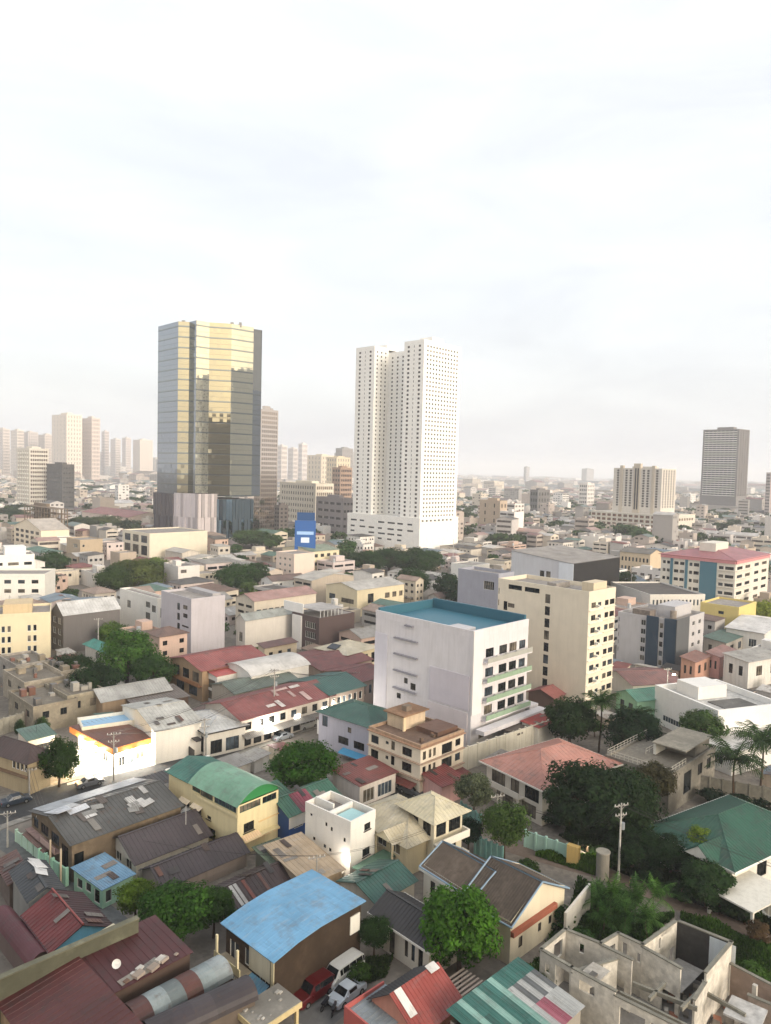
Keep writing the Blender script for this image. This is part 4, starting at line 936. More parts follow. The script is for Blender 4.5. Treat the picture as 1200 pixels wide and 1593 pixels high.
# ---- stained concrete boundary walls beside it
def wall_thing(name, label, pts, h, th, mat, zpix=None, cap=None, cat='wall', panels=0):
    """free-standing wall along photo points taken at its top"""
    q = [P(*p, h) for p in pts]; t = thing(name, label, cat, (q[0][0], q[0][1], 0))
    for i, (a, c) in enumerate(zip(q, q[1:])):
        d = (c-a)[:2]; l = np.linalg.norm(d); d = d/l; nn = np.array([-d[1], d[0]]); mid = ((a+c)/2)[:2]-q[0][:2]
        k = panels or 1
        for j in range(k):
            mm = a[:2]-q[0][:2]+d*l*(j+.5)/k; m = MB(); m.obox((*mm, h/2), (*(d*l/k/2*(.985 if k > 1 else 1)), 0), (*(nn*th/2), 0), (0, 0, h/2)); m.build('wall_panel' if k > 1 else 'wall', mat, t)
        if k > 1:
            for j in range(k+1):
                mm = a[:2]-q[0][:2]+d*l*j/k; m = MB(); m.obox((*mm, h/2+.1), (*(d*.15), 0), (*(nn*(th/2+.08)), 0), (0, 0, h/2+.1)); m.build('pier', mat, t)
        if cap: m = MB(); m.obox((*mid, h+.06), (*(d*(l/2+.05)), 0), (*(nn*(th/2+.08)), 0), (0, 0, .06)); m.build('coping', cap, t)
        occ_line([tuple(a[:2]), tuple(c[:2])], 1.0)
    return t
wall_thing('firewall', 'mossy stained concrete firewall between the maroon roof and the red house', [(-20, 1530), (214, 1428)], 7.6, .5, concrete('#74735f', .7), cap=concrete('#85836f', .6))
wall_thing('boundary_wall', 'short beige wall stub on top of the mossy firewall', [(112, 1476), (178, 1437)], 7.2, .3, paint('#cfc5a8', .2))
# ---- red and dark roofs at the left edge
b = B('house', 'dark maroon gable roof with a sky-blue end wall at the left edge', 'house', (80, 1478), (14, 1432), (166, 1432), 3.8, paint('#6fb0cf', .25), ('gable', 'y', 1.5, metal('#46292c', .1, fade=.1), .35, .6), ang=44)
m = MB(); o = .37; W, L, h = b.W, b.L, b.h; ribplane(m, [(-o, -o, h-.18), (-o, L+o, h-.18), (W*.5, L+o, h+1.58), (W*.5, -o, h+1.58)], sp=.6, th=.02); m.build('red_roof_slope', metal('#7a2b2a', .12), b.o)
m = MB(); m.tube((W*.5, -o, h+1.62), (W*.5, L+o, h+1.62), .12, n=6); m.build('ridge_cap', metal('#a2463f', .1), b.o)
b = B('house', 'weathered maroon barrel roof cut by the left edge', 'house', (48, 1502), (-60, 1450), ('u', 78), 2.6, paint('#6a5a54', .3), ('vault', 'y', 1.1, metal('#6a2a33', .2, fade=.3), .3), ang=46)
b = B('house', 'charcoal flat-pitched roof with a white sheet on it, left of the alley', 'house', (45, 1400), (-40, 1372), (96, 1378), 4.4, paint('#8e8c86', .4), ('gable', 'y', .9, metal('#45494d', .1), .3, .6), ang=40)
sheets(b, 3, ['#e9e7e3', '#dcdad6'], zf=zgable(b, 'y', .9), seed=3, size=(1.6, 2.6), region=(.4, 1, .5, 1))
b = B('shack', 'rusty low shack roof at the left edge above the charcoal roof', 'shack', (15, 1375), (-40, 1350), (35, 1352), 3.2, concrete('#7c6f66'), ('shed', 'A', .6, metal('#70504a', .5), .3, .6), ang=40)
# ---- patchwork-roofed long house
def patch_house():
    wl = concrete('#80705c', .5); b = Bld('house', 'long shabby house with a patchwork roof of grey, white and rusty sheets', 'house', (112, 1312), (26, 1268), (262, 1240), 5.2, ang=47); b._wm = wl
    b.win('L', [(.30, .50, .62, .9), (.56, .76, .62, .9), (.82, .95, .62, .9), (.08, .25, .05, .8)], 'win', DRK); b.win('R', [(.02, .10, .05, .7)], 'hole')
    b.gable('x', 1.5, metal('#5d5c58', .3, fade=.3), .4, .6); b.walls(wl); z = zgable(b, 'x', 1.5)
    # the long white strip along the far eave, made of sheets
    L, W = b.L, b.W
    for k in range(8):
        x0, x1 = W*.02+W*.96*k/8, W*.02+W*.96*(k+1)/8+.1; m = MB(); y0, y1 = L*.72, L*1.04; dz = .09+.02*(k % 2)
        ribplane(m, [(x0, y1, z(0, y1)+dz), (x1, y1, z(0, y1)+dz), (x1, y0, z(0, y0)+dz), (x0, y0, z(0, y0)+dz)], sp=.35, th=.02, rib=.02); m.build('roof_sheet', metal('#bfc3c6', .04), b.o)
    sheets(b, 15, ['#e2e1de', '#c9c7c2', '#8f897f', '#6d635b', '#75644f', '#9b9a94'], zf=z, seed=12, size=(1.1, 2.0), region=(0.0, .98, .08, .62))
    sheets(b, 4, ['#d7dade', '#e2e4e6'], zf=z, seed=15, size=(1.6, 2.4), region=(0.0, .22, .45, .7))
    b.awning('L', .45, 1.0, 2.7, 1.3, .5, metal('#7c5c50', .4)); b.slab('L', 2.75, .9, .12, .25, 1.0, concrete('#a38a84'), 'balcony')
    part(b, 'balcony_rail', paint('#b69a90', .3), (-.9, -.82, L*.25, L*.6, 2.88, 3.6)); 
    for y in (.05, .3): part(b, 'porch_post', paint('#c9b79d', .3), (-1.2, -1.0, L*y, L*y+.2, 0, 4.6))
patch_house()
wall_thing('boundary_wall', 'mint green garden wall along the alley', [(62, 1322), (104, 1352)], 2.2, .25, paint('#a7d3b8', .25), panels=4)
wall_thing('boundary_wall', 'pale green rail wall under the patchwork-roofed house', [(26, 1292), (62, 1320)], 1.6, .2, paint('#b7cfb9', .3), panels=4)
b = B('shed_house', 'shabby dark roof with loose white sheets beside the yellow house', 'house', (210, 1250), (180, 1232), (285, 1200), 4.2, concrete('#7b7064'), ('shed', 'B', .8, metal('#4f4c4a', .35), .4, .6), ang=47)
sheets(b, 8, ['#d9d7d2', '#5d4a44', '#8b857c', '#6a6460'], zf=zshed(b, 'B', .8), seed=21, size=(1.1, 2.2))
b = B('shack', 'low rusty lean-to with tilted pale sheets below the shabby dark roof', 'shack', (232, 1300), (180, 1272), (290, 1255), 3.2, concrete('#6f675c'), ('shed', 'B', .5, metal('#55594c', .4), .3, .6), ang=47)
sheets(b, 9, ['#d9dbdc', '#c5c8ca', '#7a6b5e', '#5e5a52'], zf=zshed(b, 'B', .5), seed=22, size=(.9, 2.4), rz=.5)
# ---- dark brown roofs in the middle
b = B('house', 'house with a dark purple-brown hip roof and white windows, behind the blue shack', 'house', (212, 1340), (163, 1306), (318, 1292), 2.8, paint('#d8d2c6', .3), ('gable', 'x', 1.9, DBROWN, .5, .6), wl=[(.15, .35, .35, .8), (.5, .7, .35, .8)], ang=46)
b = B('house', 'long low dark purple-brown roof with a thin white mast', 'house', (255, 1378), (212, 1355), (382, 1322), 2.2, paint('#8a7f78', .4), ('gable', 'x', 1.4, metal('#463e41', .08, fade=.06), .4, .6), ang=46)
b = B('house', 'dark brown roof with two pale skylight strips left of the sky-blue roof', 'house', (362, 1412), (318, 1386), (440, 1362), 2.3, paint('#7d6a5c', .5), ('gable', 'x', 1.2, metal('#50403f', .2), .4, .6), ang=46)
z = zgable(b, 'x', 1.2)
for x, hx in ((.12, '#c9c6c0'), (.19, '#bdbab4'), (.33, '#8b4d40'), (.6, '#6e4a40')):
    m = MB(); ribplane(m, [(b.W*x, -.35, z(0, 0)-.06), (b.W*x+.45, -.35, z(0, 0)-.06), (b.W*x+.45, b.L*.46, z(0, b.L*.46)+.05), (b.W*x, b.L*.46, z(0, b.L*.46)+.05)], sp=.2, th=.02, rib=.02); m.build('roof_sheet', metal(hx, .2), b.o)
b = B('shack', 'small shack with a pale blue corrugated roof and green fence wall', 'shack', (160, 1383), (120, 1354), (204, 1358), 2.5, paint('#a6cdb2', .4), ('shed', 'B', .5, metal('#6f9fc0', .12), .3, .35), wl=[(.1, .3, .1, .8), (.4, .6, .4, .85), (.7, .9, .3, .8)], wr=[(.1, .3, .2, .8)])
# ---- sky-blue curved roof
def sky_blue():
    wall = concrete('#4a3d31', .45); h = 6.0; b = Bld('house', 'house with a bright sky-blue folded roof and a bare dark brown side wall', 'house', (428, 1490), (338, 1441), (566, 1414), h, ang=47); W, L = b.W, b.L; b._wm = wall
    blue = metal('#6fabd3', .04, .5, .12); pr = [(-.5, h-.1), (W*.22, h+.55), (W*.48, h+.85), (W+.4, h+.75)]
    b.win('L', [(.08, .3, .3, .75), (.4, .6, .5, .8), (.72, .92, .05, .75)], 'win', WHT)
    m = MB()
    for (x0, z0), (x1, z1) in zip(pr, pr[1:]): ribplane(m, [(x0, -.4, z0), (x0, L+.4, z0), (x1, L+.4, z1), (x1, -.4, z1)], sp=.8, th=.1, rib=.03)
    m.build('roof', blue, b.o)
    t = [(0, h), (W*.22, h+.45), (W*.48, h+.7), (W, h+.62), (W, h)]
    b.top['tri'] = [[(x, 0, z) for x, z in t], [(x, L, z) for x, z in t], [(W, 0, h), (W, L, h), (W, L, h+.62), (W, 0, h+.62)]]
    b.walls(wall)
    part(b, 'front_wall', paint('#d3c6a2', .3), (-.12, -.004, 0, L*.98, 0, 2.6)) if False else None
    m = MB(); m.box(-.1, -.004, 0.05, L*.06, .0, h-.2); m.build('corner_post', paint('#cbbf9c', .2), b.o); m = MB(); m.box(-1.5, -1.3, L*.5, L*.53, 0, 5.4); m.build('porch_post', paint('#d9cda9', .2), b.o)
    m = MB(); m.box(-1.5, -1.3, L*.94, L*.97, 0, 5.4); m.build('porch_post', paint('#d9cda9', .2), b.o)
    part(b, 'porch_deck', concrete('#a89c86'), (-1.5, -.004, L*.45, L, 2.6, 2.75)); part(b, 'porch_rail', paint('#d6ca9f', .2), (-1.5, -1.42, L*.45, L, 2.76, 3.6)); part(b, 'upper_wall', paint('#c4bda6', .3), (-.06, -.004, L*.08, L*.5, 3.0, h-.3))
    b.awning('L', .1, .45, 2.7, 1.6, .7, metal('#5ba4c9', .08))
    p = part(b, 'notice_board', paint('#dcd9ce', .1), (W*.86, W*.98, -.12, -.004, 3.6, 5.6)); tag(p, 'blank white board on the dark brown wall')
sky_blue()
# ---- concrete canopy at the bottom
def canopy(N, L, R, h, lab, hx, posts=paint('#c9b78a', .3)):
    b = Bld('carport', lab, 'carport', N, L, R, h, ang=47); W, L_ = b.W, b.L
    part(b, 'roof_slab', concrete(hx, .5), (0, W, 0, L_, h-.25, h)); part(b, 'edge_beam', posts, (-.12, -.004, -.12, L_, h-.55, h-.02)); part(b, 'edge_beam', posts, (0, W, -.12, -.004, h-.55, h-.02))
    for x, y in ((.03, .03), (.9, .03), (.03, .9), (.9, .9)): part(b, 'post', posts, (W*x, W*x+.3, L_*y, L_*y+.3, 0, h-.26))
    return b
b = canopy((402, 1602), (350, 1580), (457, 1548), 3.6, 'stained concrete carport slab at the bottom edge', '#9c978d')
for k in range(10):
    m = MB(); x, y, s = rnd.uniform(.5, b.W-.5), rnd.uniform(.5, b.L-.5), rnd.uniform(.1, .28); m.obox((x, y, b.h+s*.3), (s, s*.2, 0), (-.1*s, s*.6, 0), (0, 0, s*.3)); m.build('rubble_piece', concrete('#c9c4ba'), b.o)
# ---- red roof, bottom centre
def red_house():
    wall = paint('#c98f7c', .3); b = Bld('house', 'house with a worn red gable roof and charcoal rear slope at the bottom', 'house', (650, 1606), (522, 1588), (722, 1560), 3.4, ang=44); W, L = b.W, b.L; h = b.h
    b._wm = wall; m = MB(); r = 2.0; y = L*.55; o = .4
    ribplane(m, [(-o, -o, h-.25), (W+o, -o, h-.25), (W+o, y, h+r), (-o, y, h+r)], sp=.45); m.build('roof', metal('#a5473d', .10, fade=.2), b.o)
    m = MB(); ribplane(m, [(-o, L+o, h-.25), (W+o, L+o, h-.25), (W+o, y, h+r), (-o, y, h+r)], sp=.45); m.build('rear_roof', metal('#4a4a4c', .1), b.o)
    b.top['tri'] = [[(0, 0, h), (0, L, h), (0, y, h+r-.1)], [(W, 0, h), (W, L, h), (W, y, h+r-.1)]]; b.walls(wall)
    for x0, x1 in ((.78, .99),):
        m = MB(); m.obox(((x0+x1)/2*W, y-.2, h+r+.02), ((x1-x0)/2*W, 0, 0), (0, .45, .12), (0, 0, .03)); m.build('ridge_cap', metal('#e3dfd8', .05), b.o)
    m = MB(); ribplane(m, [(W*.02, y*.30, h+r*.30+.09), (W*.02+.9, y*.30, h+r*.30+.09), (W*.02+.9, y*.98, h+r*.98+.09), (W*.02, y*.98, h+r*.98+.09)], sp=.3, th=.02, rib=.02); m.build('roof_sheet', metal('#e6e3dc', .08), b.o)
    # lean-to with grey sheets in front-left
    c = Bld('lean_to', 'lean-to with pale blue-grey sheets and a red parapet beside the parked cars', 'shed', (590, 1612), (508, 1595), (645, 1570), 2.8, ang=44); c._wm = wall
    c.shed('A', .2, metal('#97a2a8', .10), .1, .6); c.walls(wall); part(c, 'parapet', paint('#b5605a', .3), (-.3, -.11, -.2, c.L+.3, 0, 3.3)); part(c, 'parapet', paint('#b5605a', .3), (-.1, c.W, c.L+.12, c.L+.3, 0, 3.3))
red_house()
# ---- teal striped roof, bottom right
def striped():
    wall = paint('#9a948a', .4); b = Bld('warehouse', 'teal roof with pale translucent strips at the bottom right', 'warehouse', (800, 1660), (672, 1610), (960, 1600), 4.2, ang=44); b._wm = wall; W, L, h = b.W, b.L, b.h; b.walls(wall)
    n = 15; cs = [metal('#2c6a60', .12), metal('#337369', .12), metal('#86b5a8', .08), metal('#b9bbb8', .2), metal('#a85668', .12), metal('#686b6c', .3)]
    for k in range(n):
        x0, x1 = -.3+(W+.6)*k/n, -.3+(W+.6)*(k+1)/n
        segs = [(0, .33, 2 if k % 3 == 2 else k % 2), (.33, .66, 2 if k % 3 == 2 else (k+1) % 2), (.66, 1, 2 if k % 3 == 2 else k % 2)]
        if k > 8: segs = [(0, .4, 4 if k in (10, 11) else 3), (.4, .75, 3 if k % 2 else 5), (.75, 1, 1 if k % 2 else 0)]
        for a, c, mi in segs:
            y0, y1 = -.3+(L+.6)*a, -.3+(L+.6)*c+.05; z0, z1 = h+.06+.9*a, h+.06+.9*c; m = MB()
            ribplane(m, [(x0, y0, z0+.02*(k % 2)), (x1, y0, z0+.02*(k % 2)), (x1, y1, z1+.02*(k % 2)), (x0, y1, z1+.02*(k % 2))], sp=.4, th=.02, rib=.02); m.build('roof_sheet', cs[mi], b.o)
striped()
# slatted pergola between the red roof and the teal roof
b = Bld('pergola', 'weathered slatted shade roof beside the worn red roof', 'pergola', (740, 1562), (697, 1520), (765, 1538), 2.6, ang=44)
for k in range(9): part(b, 'slat', paint('#b3a294', .4), (-.2, b.W+.2, b.L*k/9+.05, b.L*k/9+b.L/9*.55, 2.6+.003*k, 2.68+.003*k))
for x, y in ((0, 0), (1, 0), (0, 1), (1, 1)): part(b, 'post', DRK, ((b.W-.12)*x, (b.W-.12)*x+.12, (b.L-.12)*y, (b.L-.12)*y+.12, 0, 2.59))
for y in (.1, .9): part(b, 'beam', DRK, (b.W*.1, b.W*.9, b.L*y-.05, b.L*y+.05, 2.45, 2.59))
# ---- tiled house in the middle
def tiled_roof(b, pts, name='roof', sp=.34, row=.42, hx='#6c6157', edge='#7e94a6'):
    """tile courses as real ridged geometry over a planar polygon; first edge is the eave"""
    m = MB(); ribplane(m, pts, sp=sp, th=.12, rib=.07, rw=.2)
    o = m.build(name, concrete(hx, .35), b.o); e = MB()
    p = [np.array(q, float) for q in pts]
    for i in range(len(p)): e.tube(p[i]+(0, 0, .06), p[(i+1) % len(p)]+(0, 0, .06), .11, n=6)
    e.build('edge_flashing', plain(edge, .5), b.o); return o
def tile_house():
    wall = paint('#d9d2c3', .25)
    b = Bld('house', 'grey-brown tiled roof edged in blue-grey, left wing of the tiled house', 'house', (735, 1392), (622, 1362), (790, 1362), 5.2, ang=40); W, L, h = b.W, b.L, b.h; b._wm = wall; r = 1.7; o = .4
    x = W*.55
    tiled_roof(b, [(-o, -o, h-.3), (-o, L+o, h-.3), (x, L+o, h+r), (x, -o, h+r)]); tiled_roof(b, [(W+o, -o, h-.3), (W+o, L+o, h-.3), (x, L+o, h+r), (x, -o, h+r)])
    b.top['tri'] = [[(0, 0, h), (W, 0, h), (x, 0, h+r-.15)], [(0, L, h), (W, L, h), (x, L, h+r-.15)]]
    b.win('L', wg(.1, .9, 4, .5, .3, .75, 1, .9), 'win', DRK); b.walls(wall); b.fascia(paint('#e2ded4', .1), o, .32, .35)
    c = Bld('house', 'tiled house wing with a white gable wall and brick band', 'house', (795, 1434), (735, 1386), (884, 1380), 5.0, ang=44); W, L, h = c.W, c.L, c.h; c._wm = wall; r = 2.6; y = L*.5
    x = W*.5
    tiled_roof(c, [(-o, -o, h-.4), (-o, L+o, h-.4), (x, L+o, h+r), (x, -o, h+r)], hx='#5f564e'); tiled_roof(c, [(W+o, -o, h-.4), (W+o, L+o, h-.4), (x, L+o, h+r), (x, -o, h+r)], hx='#5f564e')
    c.top['tri'] = [[(0, 0, h), (W, 0, h), (x, 0, h+r-.15)], [(0, L, h), (W, L, h), (x, L, h+r-.15)]]
    c.win('R', [(.15, .22, .25, .5), (.5, .56, .3, .5), (.7, .76, .3, .5)], 'win', DRK); c.walls(paint('#d8cdb4', .2))
    part(c, 'brick_band', paint('#a2614c', .3), (.02, W*.8, -.45, -.004, h*.66, h*.78))
    d = Bld('house', 'low charcoal-roofed porch wing with a white fascia behind the green shrub', 'house', (668, 1472), (586, 1414), (712, 1440), 3.8, ang=44); d._wm = wall
    d.win('L', [(.10, .18, .05, .75), (.24, .30, .25, .75), (.36, .42, .25, .75), (.6, .7, .05, .75)], 'win', DRK); d.gable('y', 1.3, metal('#403d3e', .06), .5, .5, trim=paint('#e6e2d8', .08)); d.walls(wall)
    wall_thing('boundary_wall', 'plain white-grey wall right of the tiled house gable', [(880, 1420), (918, 1374)], 3.6, .3, paint('#cfcac0', .2))
tile_house()
b = B('house', 'low house with a weathered teal-green roof below the white three-storey cube', 'house', (585, 1402), (512, 1378), (638, 1364), 3.4, paint('#bdb7aa', .3), ('gable', 'x', 1.1, metal('#38655a', .14), .4, .5), ang=46)
b = B('house', 'house with a tan sheet roof between the yellow house and the sky-blue roof', 'house', (478, 1374), (422, 1322), (532, 1352), 3.4, paint('#a3917a', .4), ('shed', 'B', .7, metal('#bda585', .10), .4, .7), ang=40)
b = B('shack', 'dull green roof patch beside the tan sheet roof', 'shack', (425, 1345), (385, 1330), (445, 1320), 3.0, concrete('#7b7a6b'), ('shed', 'B', .5, metal('#5f7259', .2), .4, .6), ang=42)
# ---- yellow house with the green vault
def yellow_house():
    wall = paint('#dccda2', .25); b = Bld('house', 'yellow three-storey house with a pale green vaulted roof', 'house', (370, 1254), (275, 1196), (424, 1224), 7.4); b._wm = wall; W, L, h = b.W, b.L, b.h
    b.win('L', [(.34, .52, .84, .99), (.52, .64, .86, .99), (.02, .32, .84, .99)], 'win', GREEN); b.win('L', [(.50, .60, .42, .58), (.68, .78, .42, .58), (.36, .42, .45, .52)], 'sill', DRK); b.win('L', [(.3, .42, .08, .3), (.56, .72, .02, .25)], 'win', DRK)
    b.win('R', [(.05, .55, .84, .97), (.6, .95, .84, .97)], 'win', GREEN); b.win('R', [(.15, .4, .42, .6)], 'sill', DRK)
    b.walls(wall); vm = metal('#78a98d', .05, .5, .15); ve = plain('#2f7d45', .6); n = 14; m = MB(); o = .5; y1 = L*.66; pr = [(-o+(W+2*o)*i/n, h+.05+1.9*math.sin(PI*i/n)**.85) for i in range(n+1)]
    for (a0, z0), (a1, z1) in zip(pr, pr[1:]): ribplane(m, [(a0, -o, z0), (a1, -o, z1), (a1, y1, z1), (a0, y1, z0)], sp=0, th=.06)
    m.build('vault_roof', vm, b.o)
    for k, yy in enumerate((.25, y1-.15)): m = MB(); m.poly([(min(max(a, -.2), W+.2), yy, z-.06) for a, z in pr]); m.build('vault_end', ve, b.o)
    m = MB(); ribplane(m, [(-o, y1+.02, h+.02), (-o, L+o, h+.02), (W*.5, L+o, h+1.3), (W*.5, y1+.02, h+1.3)], sp=.6); ribplane(m, [(W+o, y1+.02, h+.02), (W+o, L+o, h+.02), (W*.5, L+o, h+1.3), (W*.5, y1+.02, h+1.3)], sp=.6); m.build('rear_roof', metal('#3f7a6c', .06), b.o)
    part(b, 'ridge_cap', WHT, (-.4, W+.3, L+.25, L+.5, h+.1, h+.3)); b.awning('L', .66, .80, h*.62, .7, .35, paint('#cfc3ae', .2)); b.awning('L', .48, .62, h*.62, .7, .35, paint('#cfc3ae', .2)); b.aircon('L', .56, h*.38)
    part(b, 'veranda_rail', wall, (-.25, -.16, 0, L*.6, h*.78, h*.84))
    c = Bld('house', 'yellow wing with peach awnings and a dark green roof, right of the green vault', 'house', (398, 1262), 3.4, (454, 1238), 5.2, math.degrees(b.ang)); c._wm = wall
    c.win('R', [(.06, .26, .5, .68), (.4, .6, .5, .68), (.74, .94, .5, .68), (.2, .36, .08, .32), (.62, .78, .08, .32)], 'sill', DRK)
    c.shed('B', 1.0, metal('#35664f', .06), .5, .5); c.walls(wall)
    pe = paint('#e8c9a2', .15)
    for a in (.02, .36, .70): c.awning('R', a, a+.27, c.h*.5, 1.1, .8, pe)
    c.slab('R', c.h*.74, .8, .1, 0, 1, paint('#d8b98a', .2), 'ledge'); b.awning('R', .1, .5, h*.38, 1.0, .6, pe); b.slab('R', h*.3, .9, .12, .05, .95, wall, 'balcony')
yellow_house()
b = B('house', 'house with a green and raspberry-red striped roof and a blue wall', 'house', (450, 1268), (412, 1246), (520, 1232), 4.4, paint('#2f4f86', .2), ('gable', 'x', 1.4, metal('#3f715c', .1), .4, .5), wr=[(.1, .28, .45, .8)], ang=47)
m = MB(); z = zgable(b, 'x', 1.4); W, L = b.W, b.L
ribplane(m, [(W*.22, -.45, z(0, 0)-.15), (W*.55, -.45, z(0, 0)-.15), (W*.55, L*.5, z(0, L*.5)+.06), (W*.22, L*.5, z(0, L*.5)+.06)], sp=.5, th=.03); m.build('red_roof_band', metal('#9c4456', .05), b.o)
part(b, 'white_wall_band', paint('#d9d5ce', .2), (.0, W, -.06, -.004, b.h*.52, b.h*.96))
# ---- white three-storey cube
def white_cube():
    wall = paint('#e2ded6', .15); b = Bld('house', 'plain white three-storey cube with small square windows', 'house', (546, 1279), (477, 1247), (583, 1259), 8.0); b._wm = wall; W, L, h = b.W, b.L, b.h
    b.win('L', [(.84, .89, .80, .87), (.50, .55, .74, .81), (.38, .43, .70, .77), (.10, .15, .62, .69), (.76, .82, .40, .46), (.52, .58, .36, .42), (.40, .46, .34, .4), (.8, .92, .02, .1), (.6, .75, .02, .1), (.3, .5, .02, .08)], 'win', DRK)
    b.win('R', [(.55, .8, .72, .84), (.5, .8, .28, .42)], 'sill', DRK); b.flat(concrete('#9a928c', .4), 1.1, .2); b.walls(wall)
    part(b, 'dividing_wall', wall, (.25, W-.25, L*.46, L*.5, h-1.1, h-.02)); part(b, 'roof_glazing', plain('#9cc4c4', .2), (W*.2, W*.8, L*.1, L*.4, h-1.09, h-.5)); part(b, 'terrace_rail', WHT, (W*.3, W*.36, L*.55, L*.95, h-.9, h+.4))
    part(b, 'green_lean_to', metal('#6f9c84', .1), (W*.02, W+1.5, -2.6, -.3, 1.9, 2.05)); part(b, 'gallery_roof', concrete('#c8c3b8'), (-.9, -.004, L*.1, L*.95, .9, 1.0))
    lamp = thing('wall_lamp', 'lit round lamp on the white cube house', 'lamp', b.world(-.25, L*.04, 3.0)); m = MB(); m.lathe([(0, -.22), (.16, -.16), (.22, 0), (.16, .16), (0, .22)], n=10); m.build('globe', glow('#fff3df', 60), lamp); m = MB(); m.box(-.03, .25, -.03, .03, -.04, .04); m.build('bracket', DRK, lamp)
    l = bpy.data.lights.new('wall_lamp_light', 'POINT'); l.energy = 90; l.color = (1, .93, .82); l.shadow_soft_size = .25; lo = link('wall_lamp_light', l, lamp, (-.7, -.6, 0))
white_cube()
# ---- cream-roofed houses
def cream_houses():
    wall = paint('#cdbf9f', .25); b = Bld('house', 'house with a large pale cream hipped sheet roof', 'house', (634, 1312), (548, 1262), (700, 1276), 4.6, ang=42); b._wm = wall
    b.win('L', [(.12, .28, .5, .85), (.35, .5, .5, .85), (.58, .66, .1, .8), (.72, .86, .5, .85)], 'win', WHT); b.hip(2.2, CREAMR, .7, .6); b.walls(wall)
    p = MB(); ribplane(p, [(-1.8, b.L*.08, b.h-.1), (b.W*.3, b.L*.08, b.h-.1), (b.W*.3, b.L*.24, b.h+1.2), (-1.8, b.L*.24, b.h+1.2)], sp=.5); ribplane(p, [(-1.8, b.L*.40, b.h-.1), (b.W*.3, b.L*.40, b.h-.1), (b.W*.3, b.L*.24, b.h+1.2), (-1.8, b.L*.24, b.h+1.2)], sp=.5); p.build('porch_roof', CREAMR, b.o)
    p = MB(); p.poly([(-1.6, b.L*.08, b.h-.1), (-1.6, b.L*.40, b.h-.1), (-1.6, b.L*.24, b.h+1.1)]); p.build('porch_gable', paint('#e3d9bd', .1), b.o)
    for y in (.1, .38): part(b, 'porch_post', wall, (-1.6, -1.4, b.L*y, b.L*y+.2, 0, b.h-.15))
    c = Bld('house', 'cream-roofed house with rounded white balconies beside the grass lane', 'house', (676, 1273), (622, 1249), (716, 1254), 7.4, ang=40); c._wm = wall = paint('#d9cfb6', .2)
    c.win('L', [(.1, .35, .62, .88), (.5, .85, .62, .88), (.2, .5, .25, .45)], 'win', DRK); c.win('R', [(.08, .42, .62, .88), (.52, .94, .62, .88), (.4, .8, .2, .44), (.05, .25, .2, .44)], 'win', DRK); c.hip(1.3, metal('#d6caa6', .04), .9, .6); c.walls(wall)
    for z in (.52, .1):
        c.slab('R', c.h*z-.12, 1.3, .12, 0, 1.05, paint('#e6e0d2', .1), 'balcony'); m = MB(); m.box(.0, c.W*1.05, -1.3, -1.2, c.h*z+.004, c.h*z+.9); m.build('balcony_rail', paint('#e6e0d2', .1), c.o); m = MB(); m.box(c.W+.0, c.W*1.05, -1.19, 0, c.h*z+.004, c.h*z+.9); m.build('balcony_rail', paint('#e6e0d2', .1), c.o)
cream_houses()
# ---- three-storey cream building with the rusty roof deck
def rusty():
    wall = paint('#ddd1bd', .2); b = Bld('apartment_building', 'cream three-storey corner building with a rusty brown roof deck', 'building', (655, 1160), (577, 1129), (719, 1134), 8.8); b._wm = wall; W, L, h = b.W, b.L, b.h
    for z0, z1 in ((.70, .86), (.40, .57)): b.win('L', [(.80, .95, z0, z1), (.60, .66, z0+.08, z1-.02), (.48, .55, z0+.01, z1+.02), (.16, .34, z0, z1)], 'win', DRK); b.win('R', [(.05, .12, z0, z1), (.18, .24, z0, z1), (.28, .34, z0, z1), (.48, .72, z0-.04, z1), (.80, .92, z0+.02, z1)], 'win', DRK)
    b.win('L', [(.12, .36, .0, .22), (.45, .7, .02, .2)], 'hole'); b.flat(concrete('#806a5c', .45), .45, .25, paint('#a58b74', .6)); b.walls(wall)
    for z in (.635, .33): b.slab('L', h*z, .45, .16, -.02, 1, paint('#a58f7d', .3)); b.slab('R', h*z, .45, .16, 0, 1, paint('#a58f7d', .3))
    b.slab('L', h-.55, .5, .14, -.03, 1, paint('#a17f66', .5), 'cornice'); b.slab('R', h-.55, .5, .14, 0, 1, paint('#a17f66', .5), 'cornice')
    part(b, 'roof_room', paint('#cbb79c', .5), (W*.35, W*.85, L*.62, L*.66, h-.45, h+2)); part(b, 'roof_room', paint('#cbb79c', .5), (W*.35, W*.4, L*.66, L*.95, h-.45, h+2)); part(b, 'roof_room_slab', concrete('#9a7a60', .5), (W*.3, W*.9, L*.58, L*.99, h+2.01, h+2.25))
    part(b, 'roof_pier', paint('#e0c8a4', .4), (W*.31, W*.36, L*.585, L*.61, h-.45, h+2)); part(b, 'tank_stand', concrete('#9a8a7a'), (W*.5, W*.62, L*.7, L*.8, h+2.26, h+3.2)); part(b, 'roof_shed', metal('#7a5a4a', .5), (W*.5, W*.98, L*.1, L*.5, h-.45, h+.45))
    for k in range(8): part(b, 'roof_junk', paint(rnd.choice(['#e8e2d8', '#9b7a62', '#6d5a4c', '#c9b29a']), .3), *[(x, x+rnd.uniform(.3, .9), y, y+rnd.uniform(.3, .8), h-.45, h-.45+rnd.uniform(.2, .9)) for x, y in [(W*rnd.uniform(.1, .85), L*rnd.uniform(.08, .55))]])
    b.awning('L', .05, .45, h*.25, 1.6, .5, metal('#8e4b40', .3)); b.awning('R', .3, 1.0, h*.24, 2.2, .6, metal('#8e3f3a', .2))
rusty()
